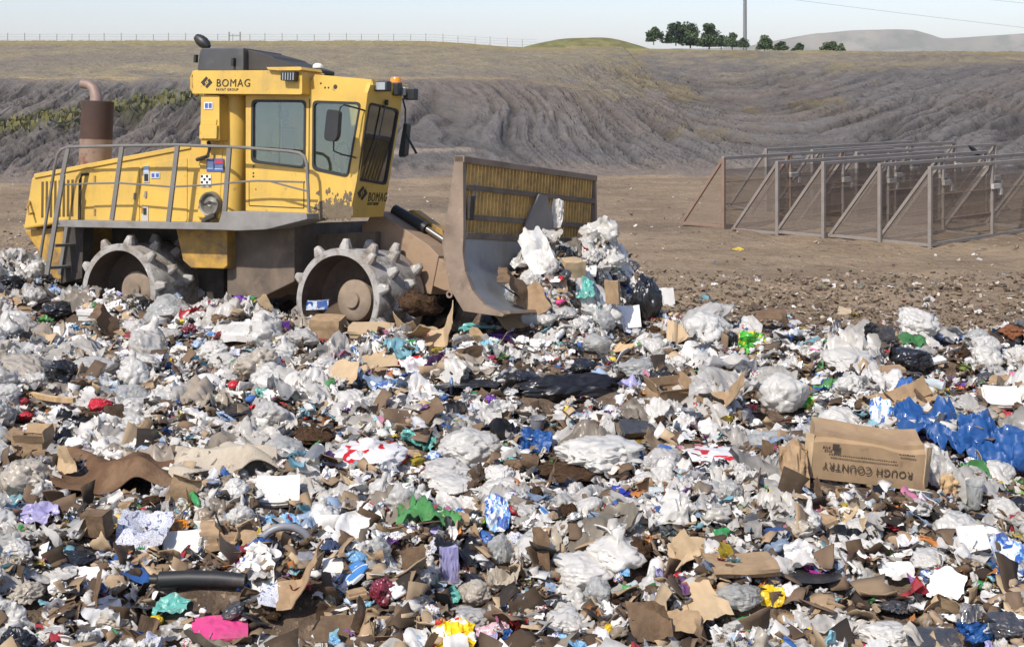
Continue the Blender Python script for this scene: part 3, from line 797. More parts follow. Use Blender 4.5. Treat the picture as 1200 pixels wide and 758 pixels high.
wp.bar(F3(*a, .03), F3(*b2, .03), .02); wp.bar(F3(*b2, .03), F3(*c2, .03), .014); wp.bar(F3(*FP(452, 118), .02), F3(*a, .04), .05); wp.build('wiper', black, ff)
fx0, fy0 = FP(430.5, 236); fx1, fy1 = FP(452, 236)
tt = text('lettering', 'BOMAG', 1.0, letter, Matrix.Identity(4), front, bold=0.0)
bpy.context.view_layer.update()
fl = math.hypot(fx1 - fx0, fy1 - fy0); M = Matrix((ex, ey, n0)).transposed().to_4x4(); M.translation = Vector(F3(fx0, fy0, .004))
tt.matrix_local = M @ Matrix.Rotation(math.atan2(fy1 - fy0, fx1 - fx0), 4, 'Z') @ Matrix.Diagonal((fl / tt.dimensions.x, .135 / .72, 1, 1))
tt2 = text('lettering', 'FAYAT GROUP', 1.0, letter, Matrix.Identity(4), front, bold=.004)
bpy.context.view_layer.update()
gx, gy = FP(430, 240.5); M2 = M.copy(); M2.translation = Vector(F3(gx, gy, .004))
tt2.matrix_local = M2 @ Matrix.Diagonal((fl * .6 / tt2.dimensions.x, .045 / .72, 1, 1))
lc = FP(424.5, 226.5); logo(lambda a, b_, v: F3(a, b_, v + .002), lc, (.12, .11), front)
# mud thrown up on the lower corner
mud = mk('dried_mud', lin('#6f6250'), .9, var=.2, vscale=8)
rm = random.Random(3); mm = MB()
for k in range(420):
    x = rm.gauss(394, 13); y = 256 - abs(rm.gauss(0, 12))
    if x > 412 or x < 350 or y > 255 or y < 222 or (y < 240 and rm.random() < .3): continue
    a = S(x, y, VC - .006); s0 = rm.uniform(.008, .035)
    ng = 9; rad = [s0 * rm.uniform(.45, 1.3) for _ in range(ng)]
    mm.add([(a[0] + rad[j] * math.cos(j * .698), VC - .004, a[1] + rad[j] * math.sin(j * .698) * 1.5) for j in range(ng)] + [(a[0], VC - .009, a[1])], [(j, (j + 1) % ng, ng) for j in range(ng)])
mm.build('mud_splash', mud, cab)['kind'] = 'stuff'
# roof, floor, back wall, far wall, inside
rA, rB = S(369, 88, VC), S(436, 93.8, VC)
MB().prism([(S(288, 100, VC)[0], rA[1] - .28), (rA[0], rA[1] - .06), (rA[0] + .02, rA[1]), (rB[0], rB[1]), (rB[0] + .015, rB[1] - .08), (rA[0], rA[1] - .12)], UVW, VC + .005, 1.25).build('cab_roof', yel, ROOT, bevel=.01)
ub = S(290, 200, VC)[0]
MB().box((ub, VC + .08, 1.8), (ub + .06, 1.85, 3.6)).build('cab_back_wall', yel, ROOT)
MB().box((ub + .07, VC + .08, 1.84), (-.42, 1.2, 1.9)).build('cab_floor', grey, ROOT)
fw_ = [(ub + .07, 1.85), (-.9, 1.85), (-.62, 2.4), (-.5, 3.6), (ub + .07, 3.6)]
lime = mk('added_panel_lime', lin('#c9c24a'), .5)
MB().prism(fw_, UVW, 1.80, 1.87, [[(ub + .55, 2.3), (-1.0, 2.3), (-.85, 3.45), (ub + .9, 3.45)]]).build('cab_far_wall', yel, ROOT)
MB().prism([(-.37, 1.9), (-.40, 1.9), (-.12, 3.7), (-.08, 3.7)], lambda a, b_, v: (a - (v - 1.2) * .75 * (v > 1.21), v, b_), 1.2, 1.8).build('cab_corner_pillar', yel, ROOT) if False else None
MB().box((ub + .3, .9, 3.52), (-.3, 1.3, 3.58)).build('cab_lining', grey, ROOT)
s0_ = MB(); s0_.box((-1.75, .75, 1.95), (-1.2, 1.25, 2.4)); s0_.box((-1.8, .72, 2.38), (-1.62, 1.28, 3.15)); s0_.box((-1.78, .85, 3.15), (-1.66, 1.15, 3.4))
s0_.build('operator_seat', seat_m, ROOT, bevel=.05)
sw = MB(); sw.tube([(-.62 + .06 * math.sin(q * .524) * .5, 1.0 + .2 * math.cos(q * .524), 2.75 + .18 * math.sin(q * .524)) for q in range(13)], .018, 6); sw.bar((-.62, 1.0, 2.75), (-.45, 1.0, 1.95), .07)
sw.build('steering_column', black, ROOT)
MB().box((-.66, .45, 1.92), (-.45, 1.15, 2.35)).build('dashboard', black, ROOT, bevel=.02)
# lime panel added mid-cab, where sun through the side window lights it
MB().prism([S(x, y, .72) for x, y in ((300, 179), (328, 181), (329, 140), (301, 127))], UVW, .72, .76).build('inner_panel', lime, ROOT)
# mirrors
mi = quadprism(rounded([(384, 128), (398, 130), (396, 160), (392, 166.5), (382, 165), (380.5, 160)], 4), -.22, -.13, v_at=-.2).build('mirror', black, ROOT, bevel=.02)
pts = [(S(x, y, vv)[0], vv, S(x, y, vv)[1]) for x, y, vv in ((428, 130, VC - .02), (418, 127, .1), (403, 123, -.12), (399, 126, -.16), (397, 136, -.17))]
MB().tube(pts, .013, 6).build('mirror_arm', black, mi, smooth=True)
pts = [(S(x, y, vv)[0], vv, S(x, y, vv)[1]) for x, y, vv in ((391, 164, -.17), (391, 177, -.12), (400, 181, .0), (417, 185, VC - .02))]
MB().tube(pts, .012, 6).build('mirror_arm', black, mi, smooth=True)
m2_ = quadprism(rounded([(473, 144), (477, 145), (474, 182), (468, 185), (467, 180)], 2), 1.5, 1.62, v_at=1.5).build('mirror', black, ROOT, bevel=.015)
pts = [(S(x, y, 1.5)[0], 1.5, S(x, y, 1.5)[1]) for x, y in ((476, 158), (488, 180))]
MB().tube(pts, .02, 6).build('mirror_arm', black, m2_)
pts = [(S(x, y, 1.45)[0], 1.45, S(x, y, 1.45)[1]) for x, y in ((472, 116), (475, 128), (475, 146))]
MB().tube(pts, .014, 6).build('mirror_arm', black, m2_)
# lamps and beacon over the windscreen
def lampbox(px0, py0, px1, py1, v, m=black, lens=True, dep=.14):
    u0, w0 = S(px0, py1, v); u1, w1_ = S(px1, py0, v)
    wd = abs(u1 - u0)
    l_ = MB().box((u0, v, w0), (u0 + wd, v + dep, w1_)).build('work_light', m, ROOT, bevel=.015)
    if lens: MB().box((u0 + wd * .12, v - .008, w0 + .02), (u0 + wd * .88, v + .0, w1_ - .02)).build('lens', lamp_gl, l_)
    return l_
lampbox(437.5, 95, 453.5, 107, .35)
lampbox(453, 97, 466, 112, .8, lens=False)
lampbox(466, 102, 474, 112, 1.0, m=mk('lamp_grey', lin('#b8bab8'), .4))
lampbox(472, 103.5, 485, 117, 1.05, lens=False)
bu, bw = S(464, 99, .95)
be = MB().lathe([(.055, -.08), (.055, 0), (.085, .0), (.085, .02)], (bu, .95, bw), (0, 0, 1), 16).build('beacon', black, ROOT, smooth=True)
MB().lathe([(.085, .02), (.085, .07), (.07, .10), (.0, .11)], (bu, .95, bw), (0, 0, 1), 16).build('beacon_lens', amber, be, smooth=True)
MB().bar((rB[0] - .05, .4, rB[1] - .12), (rB[0] + .02, 1.35, rB[1] - .12), .06).build('lamp_rail', black, ROOT)

# drums ---------------------------------------------------------------
def drum(cu, cw, v0, v1, Rr, mw=None, phase=0.0, near=True):
    d = v1 - v0; ax = (0, 1 if near else -1, 0); org = (cu, v0 if near else v1, cw)
    body_m = MB().lathe([(Rr * .86, .0), (Rr * .985, 0), (Rr, .015), (Rr, d - .015), (Rr * .985, d), (Rr * .86, d), (Rr * .86, .6), (0, .6)], org, ax, 56)
    teeth = []
    rows = 4
    allt = MB(); made = 0
    for r_ in range(rows):
        vv = v0 + .075 + (d - .15) * r_ / (rows - 1)
        for k in range(10):
            a = math.radians(36 * k + 18 * (r_ % 2) + phase + 5 * (r_ // 2))
            rad = Vector((math.cos(a), 0, math.sin(a))); tan = Vector((-math.sin(a), 0, math.cos(a))); vx = Vector((0, 1, 0))
            c = Vector((cu, vv, cw))
            def ring(h, wt, wv): return [c + rad * (Rr + h) + tan * sx * wt + vx * sy * wv for sx, sy in ((-1, -.55), (-.55, -1), (.55, -1), (1, -.55), (1, .55), (.55, 1), (-.55, 1), (-1, .55))]
            L_ = [ring(-.02, .085, .080), ring(.03, .078, .072), ring(.085, .058, .054), ring(.122, .046, .043), ring(.134, .030, .028)]
            V = [tuple(p) for l in L_ for p in l]
            Fc = [(i * 8 + j, i * 8 + (j + 1) % 8, (i + 1) * 8 + (j + 1) % 8, (i + 1) * 8 + j) for i in range(4) for j in range(8)] + [tuple(range(32, 40))]
            facing = a % (2 * math.pi)
            if near and math.sin(a) > -.35 and (r_ == 0 or math.cos(a) > -.75):
                teeth.append((V, Fc))
            else: body_m.add(V, Fc)
    body = body_m.build('drum', white_s, ROOT, smooth=True, mw=mw)
    for V, Fc in teeth: MB().add(V, Fc).build('tooth', white_s, body, bevel=.006)
    MB().lathe([(Rr * .858, .012), (Rr * .856, .45), (Rr * .6, .56), (0, .57)], org, ax, 48).build('inner_drum', drum_in, body, smooth=True)
    MB().lathe([(.30, .56), (.29, .40), (.25, .37), (.12, .37), (.11, .33), (0, .33)], org, ax, 28).build('hub', hub_m, body, smooth=True)
    return body
rc = S(138.5, 342, 0); fc = SF(395, 352, 0)
RD = .72
drum(rc[0], rc[1], 0, 1.12, RD, phase=10)
drum(rc[0], rc[1], 2.2, 3.3, RD, phase=22, near=False)
drum(fc[0], fc[1], 0, 1.12, RD, mw=MFL, phase=16)
drum(fc[0], fc[1], 2.2, 3.3, RD, mw=MFL, phase=2, near=False)
ROOT_axle = MB().lathe([(.25, .5), (.25, 2.8)], (rc[0], 0, rc[1]), (0, 1, 0), 16).build('axle', dark, ROOT)
MB().lathe([(.25, .5), (.25, 2.8)], (fc[0], 0, fc[1]), (0, 1, 0), 16).build('axle', dark, ROOT, mw=MFL)

# front frame, arms, blade ---------------------------------------------
def qf(pts, v0, v1, v_at=None):
    va = v0 if v_at is None else v_at
    return MB().prism([SF(x, y, va) for x, y in pts], UVW, v0, v1)
def mf(pts, v0, v1, name, mat, bevel=.01, parent=None):
    o = qf(pts, v0, v1).build(name, mat, ROOT, bevel=bevel); o.matrix_local = MFL.copy(); return o
tanst = mk('tan_arm_steel', lin('#9a8168'), .7, var=.15, vscale=3, dirt=[(lin('#6b5846'), 3, .52, .7, .7)])
mf([(436, 248), (440, 247), (446, 250), (503, 288), (514, 300), (505, 345), (440, 330), (415, 290)], 1.2, 2.1, 'front_frame', tanst)
mf([(424, 262), (452, 262), (545, 322), (543, 342), (520, 340), (424, 300)], 1.22, 1.5, 'push_arm', tanst)
mf([(424, 262), (452, 262), (545, 322), (543, 342), (520, 340), (424, 300)], 2.3, 2.55, 'push_arm', tanst)
cy = MB(); a = SF(462, 246, 1.6); b_ = SF(500, 268, 1.6); c_ = SF(530, 288, 1.6)
cy.tube([(a[0], 1.6, a[1]), (b_[0], 1.6, b_[1])], .085, 12)
o = cy.build('lift_cylinder', black, ROOT, smooth=True); o.matrix_local = MFL.copy()
o2 = MB().tube([(b_[0], 1.6, b_[1]), (c_[0], 1.6, c_[1])], .045, 10).build('cylinder_rod', mk('chrome_rod', lin('#7f7b76'), .35, metal=.6), o, smooth=True)
cv = mf([(478, 247), (484, 246), (518, 270), (520, 279), (512, 276), (480, 256)], 1.75, 1.95, 'yellow_link', yel_d)
hs = MB()
for k in range(3):
    p = [SF(x, y + k * 3, 1.65 + .06 * k) for x, y in ((466, 258), (478, 250), (488, 262), (500, 275), (505, 285))]
    hs.tube([(q[0], 1.65 + .06 * k, q[1]) for q in p], .022, 6)
o = hs.build('hydraulic_hose', black, ROOT, smooth=True); o.matrix_local = MFL.copy()

VB0, VB1 = -.3, 3.62
blade = mf([(533, 182), (542.5, 183.5), (543, 274), (542, 296), (545, 318), (553, 340), (567, 357), (591, 368), (589, 371), (574, 369), (543, 364.5), (527, 338), (518, 290), (518, 284), (527, 231)], VB0, VB0 + .07, 'blade', blade_m, bevel=.012)
u1, w1_ = SF(528, 345, VB0)
MB().lathe([(.05, -.02), (.05, .0), (.025, .0), (.025, -.02)], (u1 - .02, VB0, w1_), (0, -1, 0), 14).build('lug', blade_m, blade)
prof = [SF(x, y, VB0) for x, y in ((541.5, 274), (541, 296), (543.5, 316), (551, 338), (565, 355.5), (589, 367))]
back = [(a - .08, b_ - .02) for a, b_ in prof]
MB().prism(prof + back[::-1], UVW, VB0 + .072, VB1 - .06).build('moldboard', mold_m, blade, smooth=True)
MB().prism([(prof[-1][0] - .14, prof[-1][1] - .05), (prof[-1][0] + .07, prof[-1][1] - .0), (prof[-1][0] + .05, prof[-1][1] + .035), (prof[-1][0] - .12, prof[-1][1] + .02)], UVW, VB0 + .075, VB1 - .065).build('cutting_edge', blade_m, blade)
npts = [(533, 182), (542.5, 183.5), (543, 274), (542, 296), (545, 318), (553, 340), (567, 357), (591, 368), (543, 364.5), (527, 338), (518, 287), (527, 231)]
MB().prism([SF(x, y, VB0) for x, y in npts], UVW, VB1 - .055, VB1).build('end_plate', blade_m, blade)
for k in range(3):
    vq = VB0 + 1.0 + k * 1.0
    MB().prism([(prof[0][0] - .1, prof[0][1] - .02), (prof[2][0] - .1, prof[2][1]), (prof[4][0] - .12, prof[4][1]), (prof[2][0] - .5, prof[3][1])], UVW, vq, vq + .06).build('rib', blade_m, blade)
ur, wt = SF(543, 184, VB0); _, wb_ = SF(543, 274, VB0)
ns = 40
for k in range(ns):
    vq = VB0 + .14 + (VB1 - VB0 - .26) * k / (ns - 1)
    MB().box((ur - .10, vq - .012, wb_ - .03), (ur - .015, vq + .012, wt - .06)).build('rack_slat', slat_m, blade)
MB().box((ur - .14, VB0 + .0, wt - .075), (ur + .015, VB1, wt + .015)).build('rack_top_rail', blade_m, blade, bevel=.01)
for yy in (219, 254):
    _, wq = SF(543, yy, VB0)
    MB().box((ur - .012, VB0 + .072, wq - .035), (ur + .03, VB1 - .06, wq + .035)).build('rack_cross_rail', grime, blade, bevel=.006)
# pointed gusset plate standing in the rack
g0 = Vector((ur + .035, 1.75, wb_ - .02)); 
MB().prism([(1.25, wb_ - .03), (2.25, wb_ - .03), (2.12, wb_ + .3), (1.92, wb_ + .60), (1.68, wb_ + .62), (1.42, wb_ + .3)], lambda a, b_, v: (v, a, b_), ur + .035, ur + .075).build('gusset_plate', mk('gusset_steel', lin('#7b7671'), .55, var=.15, metal=.2), blade, bevel=.008)
MB().box((ur + .03, VB0 + .1, wb_ + .18), (ur + .09, VB0 + .22, wb_ + .5)).build('hook_block', dark, blade, bevel=.01)
MB().box((prof[0][0] - .12, VB0 + .075, prof[0][1] - .06), (prof[0][0] + .03, VB1 - .06, prof[0][1] + .02)).build('moldboard_lip', grime, blade, bevel=.008)
# ------------------------------------------------------------------ litter screens on the pit floor
galv = mk('galvanised_tube', lin('#8b837b'), .65, var=.12, vscale=3, metal=.15, dirt=(lin('#7d6c60'), 4, .52, .7, .6))
rustf = mk('rusty_tube', lin('#866f5f'), .75, var=.15, vscale=3)
white_b = mk('bracket_white', lin('#b5b0a8'), .6, var=.08)
def net_mat(name, col, amount):
    m = bpy.data.materials.new(name); m.use_nodes = True
    N = m.node_tree.nodes; L = m.node_tree.links
    b = N["Principled BSDF"]; b.inputs['Roughness'].default_value = .8
    tc = N.new("ShaderNodeTexCoord"); n = N.new("ShaderNodeTexNoise"); n.inputs['Scale'].default_value = 1.2; n.inputs['Detail'].default_value = 4
    L.new(tc.outputs['Object'], n.inputs[0])
    mr = N.new("ShaderNodeMapRange"); mr.inputs[1].default_value = .3; mr.inputs[2].default_value = .7
    mr.inputs[3].default_value = amount - .10; mr.inputs[4].default_value = amount + .10; L.new(n.outputs[0], mr.inputs[0])
    b.inputs['Base Color'].default_value = (*col, 1)
    # woven strands: fine grid of openings
    w1 = N.new("ShaderNodeTexWave"); w1.bands_direction = 'X'; w1.inputs['Scale'].default_value = 9
    w2 = N.new("ShaderNodeTexWave"); w2.bands_direction = 'Z'; w2.inputs['Scale'].default_value = 9
    for w_ in (w1, w2): L.new(tc.outputs['Object'], w_.inputs[0])
    mx = N.new("ShaderNodeMath"); mx.operation = 'MAXIMUM'; L.new(w1.outputs['Fac'], mx.inputs[0]); L.new(w2.outputs['Fac'], mx.inputs[1])
    m3 = N.new("ShaderNodeMath"); m3.operation = 'MULTIPLY'; L.new(mx.outputs[0], m3.inputs[0]); L.new(mr.outputs[0], m3.inputs[1])
    tp = N.new("ShaderNodeBsdfTransparent"); ms = N.new("ShaderNodeMixShader")
    L.new(m3.outputs[0], ms.inputs[0]); L.new(tp.outputs[0], ms.inputs[1]); L.new(b.outputs[0], ms.inputs[2])
    L.new(ms.outputs[0], N["Material Output"].inputs[0]); return m
net_r = net_mat('net_rusty', lin('#7a6a59'), .76); net_g = net_mat('net_grey', lin('#74695f'), .72)
def floor_at(X, Y): return float(floor_z(np.array([X]), np.array([Y]))[0])
def screen(px, by, label, L=8.2, Hh=1.82, ax=(.775, .632), rusty=False, seed=0):
    d = F * EYE / (by - 100); X = (px - 600) / F * d
    ax = Vector((ax[0], ax[1], 0)).normalized(); bx = Vector((-.745, .667, 0)).normalized()
    # local axes: x along the screen, y towards the braces, z up
    M = Matrix((ax, bx, Vector((0, 0, 1)))).transposed().to_4x4(); M.translation = Vector((X, d, floor_at(X, d)))
    root = empty('litter_screen', M); setp(root, label, 'litter screen', 'nested litter screens on the pit floor')
    r = random.Random(seed); D = 1.36
    gm = rustf if rusty else galv
    for k, f in enumerate((0, .36, .68, 1.0)):
        x = L * f; m = MB()
        m.bar((x, 0, -.05), (x, 0, Hh), .085, .085); m.bar((x, D, .06), (x, .03, Hh - .05), .075, .075); m.bar((x, D + .05, .05), (x, 0, .05), .075, .075)
        m.build('brace_frame', gm if k in (0,) or not rusty else rustf, root, bevel=.008)
        if k in (1, 2):
            b = MB(); b.box((x - .10, -.10, Hh - .62), (x + .35, -.03, Hh - .50)); b.box((x + .25, -.10, Hh - .78), (x + .35, -.03, Hh - .5)); b.build('hinge_bracket', white_b, root)
    MB().bar((-.04, 0, Hh), (L, 0, Hh), .085).build('top_rail', galv, root, bevel=.008)
    MB().bar((-.04, 0, .06), (L, 0, .06), .08).build('bottom_rail', gm, root)
    m = MB()
    for h in (.62, 1.2): m.bar((0, .01, h), (L, .01, h), .022)
    m.build('tension_wire', rustf, root)
    nv = mesh_obj('mesh_panel', [(0, .02, .08), (L, .02, .08), (L, .02, Hh - .3), (0, .02, Hh - .3)], [(0, 1, 2, 3)], net_r, root)
    mesh_obj('end_mesh', [(-.01, D, .07), (-.01, .0, .07), (-.01, .0, Hh - .04)], [(0, 1, 2)], net_r if rusty else net_g, root)
    return root, M
ORD = ('leftmost', 'second from the left', 'third from the left', 'fourth from the left', 'nearest')
lastM = None
for k, (px, by) in enumerate(((848, 268), (911, 273), (965, 278), (1031, 283.5), (1090, 288.5))):
    root, M_ = screen(px, by, ('nearest grey litter screen of the front row, with a full triangular end' if k == 4 else f'triangular mesh litter screen {ORD[k]} in the front row' + (', with a rusty end' if k == 0 else '')), rusty=(k == 0), seed=k)
screen(1214, 270, 'litter screen cut by the right edge of the view, beyond the nearest one', seed=8)
for k, (px, by, lab) in enumerate(((898, 247, 'litter screen of the back row standing farthest left'), (952, 250, 'litter screen in the middle of the back row'), (1004, 253, 'litter screen of the back row standing farthest right'))):
    screen(px, by, lab, seed=10 + k)
# crow on a top rail
def bird(px, py, Y):
    p = at(px, py, Y)
    root = empty('crow', Matrix.Translation(p) @ Matrix.Rotation(math.radians(200), 4, 'Z')); setp(root, 'small black crow perched on a top rail of the litter screens', 'bird')
    prof = [(-.30, .012), (-.20, .035), (-.10, .06), (0, .085), (.08, .085), (.14, .06), (.18, .05), (.22, .055), (.26, .045), (.29, .02), (.36, .004)]
    n = 10; V = []; Fc = []
    for i, (x, r_) in enumerate(prof):
        for j in range(n):
            a = 2 * math.pi * j / n; V.append((x * .75, r_ * math.cos(a), .12 + x * .55 + r_ * 1.05 * math.sin(a)))
    for i in range(len(prof) - 1):
        for j in range(n): Fc.append((i * n + j, i * n + (j + 1) % n, (i + 1) * n + (j + 1) % n, (i + 1) * n + j))
    m = mk('crow_feathers', lin('#1c1c1f'), .5)
    mesh_obj('body', V, Fc, m, root, smooth=True)
    for s in (-1, 1): MB().bar((-.02, s * .03, .08), (0, s * .03, -.04), .015).build('leg', m, root)
bird(1143, 183, 39)
# ------------------------------------------------------------------ the rubbish: surface
def edge_y(X):
    X = np.asarray(X, float)
    return 18.7 + 7.0 * (1 - sstep(-3.2, 1.6, X)) + .5 * noise2(X * .6, X * 0, 101) + 2.7 * np.exp(-((X - 1.35) / 1.15) ** 2)
M_RI = MR.inverted()
def T_(X, Y):
    """height of the rubbish surface"""
    X = np.asarray(X, float); Y = np.asarray(Y, float)
    z = .40 + .15 * noise2(X * .55, Y * .55, 111) + .18 * noise2(X * 1.3, Y * 1.3, 112) + .13 * noise2(X * 2.9, Y * 2.9, 113)
    z = z - .06 * sstep(12, 8, Y)
    # pushed up in front of the blade
    uF = (X + 2.48) * .866 - (Y - 18.8) * .5; vF = (X + 2.48) * .5 + (Y - 18.8) * .866
    z = z + 1.08 * np.exp(-((uF - 2.58) / .66) ** 2) * sstep(.1, 1.3, vF) * (1 - .25 * sstep(1.8, 3.2, vF)) * (1 - sstep(3.3, 5.4, vF)) * (1 + .15 * noise2(X * 2.2, Y * 2.2, 117))
    # hollow under the machine
    u = (X + 2.48) * .899 - (Y - 18.8) * .438; v = (X + 2.48) * .438 + (Y - 18.8) * .899
    inside = sstep(-6.3, -5.6, u) * (1 - sstep(1.2, 2.0, u)) * sstep(-.18, .12, v) * (1 - sstep(3.0, 3.4, v))
    z = z * (1 - inside) + .02 * inside
    # shoulder along the near side of the machine
    z = z + .16 * np.exp(-((v + .55) / .45) ** 2) * sstep(-6.5, -5, u) * (1 - sstep(1.0, 2.2, u))
    z = z + .22 * np.exp(-((X + 8.6) / 1.6) ** 2 - ((Y - 22.5) / 2.5) ** 2)
    k = 1 - sstep(-.9, .25, Y - edge_y(X))
    return z * k - .05 * (1 - k)
_bx = np.arange(-12, 13.01, .09); _by = np.arange(4.5, 27, .09)
def bed_z(X, Y): return T_(X, Y) + .035 * np.abs(noise2(X * 6, Y * 6, 121)) - .05
m_bed = mk('rotted_rubbish_soil', lin('#6f5f50'), .95, var=.3, vscale=3, spec=.1, dirt=[(lin('#453a31'), 5, .45, .65, .8), (lin('#a08b72'), 14, .58, .66, .7), (lin('#cfc8bc'), 20, .66, .70, .8)], bump=(12, .9, .05), bump2=(40, .8, .02))
grid_mesh('rubbish_ground', _bx, _by, bed_z, m_bed)

# ray-march a photo pixel down to the rubbish
_Ys = np.arange(6.5, 27.5, .02)
def ground_at(px, py):
    X = (px - 600) / F * _Ys; zr = EYE - (py - 100) / F * _Ys
    below = np.nonzero(zr <= T_(X, _Ys))[0]
    Y = _Ys[below[0]] if len(below) else 18.5
    return float((px - 600) / F * Y), float(Y), float(EYE - (py - 100) / F * Y)

# ------------------------------------------------------------------ prototype meshes (unit width)
_ico = {}
def ico(sub):
    if sub not in _ico:
        bm = bmesh.new(); bmesh.ops.create_icosphere(bm, subdivisions=sub, radius=1.0)
        V = np.array([v.co for v in bm.verts]); Fc = np.array([[v.index for v in f.verts] for f in bm.faces]); bm.free()
        _ico[sub] = (V / np.linalg.norm(V, axis=1)[:, None], Fc)
    return _ico[sub]
def P_bag(seed, sub=4, flat=.62, crease=1.0, tie=False, facets=24, long=1.0):
    r_ = np.random.default_rng(seed)
    n, Fc = ico(sub); off = r_.uniform(-50, 50, 3)
    base = 1 + .30 * noise3(n * 1.15 + off, seed) + .12 * noise3(n * 2.3 + off, seed + 1)
    a = r_.normal(size=(facets, 3)); a /= np.linalg.norm(a, axis=1)[:, None]; h = r_.uniform(.72, 1.05, facets)
    dots = n @ a.T
    sup = np.min(np.where(dots > .12, h / np.maximum(dots, .12), 9), axis=1)
    r = np.minimum(base, base * .35 + .65 * sup)
    warp = np.stack([noise3(n * 1.6 + off + 7 * k, seed + 2 + k) for k in range(3)], 1) * .55
    st = r_.uniform(.6, 1.6, 3)
    for f, am in ((1.7, .17), (3.4, .10), (6.8, .055)):
        q = n * f * st + warp * f * .6 + off
        rg = 1 - np.abs(noise3(q, seed + 9 + int(f))) * 2.4
        r = r + crease * am * (np.clip(rg, -.5, 1) - .35)
        rv = np.clip(1 - np.abs(noise3(q * 1.1 + 31, seed + 29 + int(f))) * 4.0, 0, 1)
        r = r - crease * am * .8 * rv
    k = r_.normal(size=3); k[2] = abs(k[2]) * .6; k /= np.linalg.norm(k)
    pol = np.arccos(np.clip(n @ k, -1, 1)); e1 = np.cross(k, [.3, .5, .81]); e1 /= np.linalg.norm(e1); e2 = np.cross(k, e1)
    az = np.arctan2(n @ e2, n @ e1) + .35 * noise3(n * 2 + off, seed + 50)
    pl = 0
    for fr, am in ((2.2, .6), (4.6, .4)):
        pl = pl + am * (1 - np.abs(noise3(np.stack([np.cos(az) * fr, np.sin(az) * fr, pol * .7], 1) + off, seed + 51 + int(fr))) * 2.6)
    r = r + .085 * pl * np.exp(-(pol / 1.25) ** 2) * (.4 + .6 * sstep(0, .35, pol)) - .12 * np.exp(-(pol / .22) ** 2)
    V = n * r[:, None]
    if tie:
        az = np.arctan2(n[:, 1], n[:, 0]); c = np.clip((n[:, 2] - .80) / .2, 0, 1)
        V[:, 2] += c ** 1.5 * .75; pinch = 1 - .55 * np.exp(-((n[:, 2] - .90) / .05) ** 2)
        V[:, :2] *= (pinch * (1 + .22 * c * np.cos(9 * az + 3 * noise3(n * 2, seed))))[:, None]
    V[:, 2] *= flat; V[:, 0] *= long
    lo = np.percentile(V[:, 2], 14); V[:, 2] = np.where(V[:, 2] < lo, lo + (V[:, 2] - lo) * .25, V[:, 2])
    V[:, 2] -= V[:, 2].min(); V[:, :2] -= (V[:, :2].max(0) + V[:, :2].min(0)) / 2
    V /= (V[:, 0].max() - V[:, 0].min())
    return V, Fc
def P_grid(nx, ny):
    x, y = np.meshgrid(np.linspace(-.5, .5, nx), np.linspace(-.5, .5, ny)); i = np.arange(nx * ny).reshape(ny, nx)
    Fc = np.stack([i[:-1, :-1], i[:-1, 1:], i[1:, 1:], i[1:, :-1]], -1).reshape(-1, 4)
    return x.ravel(), y.ravel(), Fc
def P_film(seed, n=26, amp=.22, crease=1.0, asp=.75, drape=.0):
    r_ = np.random.default_rng(seed); x, y, Fc = P_grid(n, n)
    off = r_.uniform(-40, 40, 2)
    ang = np.arctan2(y, x); rad = 1 + .16 * noise2(np.cos(ang) * 1.3 + off[0], np.sin(ang) * 1.3 + off[1], seed) + .06 * noise2(np.cos(ang) * 4 + off[0], np.sin(ang) * 4, seed + 1)
    m = np.maximum(np.abs(x), np.abs(y)) * 2; m2 = np.hypot(x, y) * 2
    k = np.where(m2 > 1e-6, m / np.maximum(m2, 1e-6), 1); k = .62 + .38 * k   # squircle outline
    X, Y = x * rad * k, y * rad * k * asp
    wx = .25 * noise2(x * 2 + off[0], y * 2 + off[1], seed + 3); wy = .25 * noise2(x * 2 + off[1], y * 2, seed + 4)
    z = amp * noise2(x * 1.9 + off[0], y * 1.9 + off[1], seed + 5)
    st = r_.uniform(.5, 1.5)
    for f, am in ((3.0, .13), (6.5, .07), (12., .03)):
        z = z + crease * am * (1 - np.abs(noise2((x + wx) * f * st + off[0], (y + wy) * f / st + off[1], seed + 6 + int(f))) * 2.2)
    X = X + .05 * noise2(x * 7, y * 7, seed + 20); Y = Y + .05 * noise2(x * 7, y * 7, seed + 21)
    z = z - drape * (X ** 2 + Y ** 2) * 1.6
    V = np.stack([X, Y, z], 1); V[:, 2] -= np.percentile(V[:, 2], 12); V[:, :2] -= (V[:, :2].max(0) + V[:, :2].min(0)) / 2
    V /= np.ptp(V[:, 0]); return V, Fc
def thicken(V, Fc, t):
    n = len(V); z = np.zeros(3); nrm = np.zeros_like(V)
    fn = np.cross(V[Fc[:, 1]] - V[Fc[:, 0]], V[Fc[:, 3]] - V[Fc[:, 0]])
    for k in range(4): np.add.at(nrm, Fc[:, k], fn)
    nrm /= np.maximum(np.linalg.norm(nrm, axis=1), 1e-9)[:, None]
    V2 = np.concatenate([V + nrm * t / 2, V - nrm * t / 2]); F2 = np.concatenate([Fc, Fc[:, ::-1] + n])
    e = {}
    for f in Fc:
        for k in range(4):
            a, b = int(f[k]), int(f[(k + 1) % 4]); e[(a, b)] = 1
    rim = [(a, a + n, b + n, b) for (a, b) in e if (b, a) not in e]
    return V2, np.concatenate([F2, np.array(rim)])
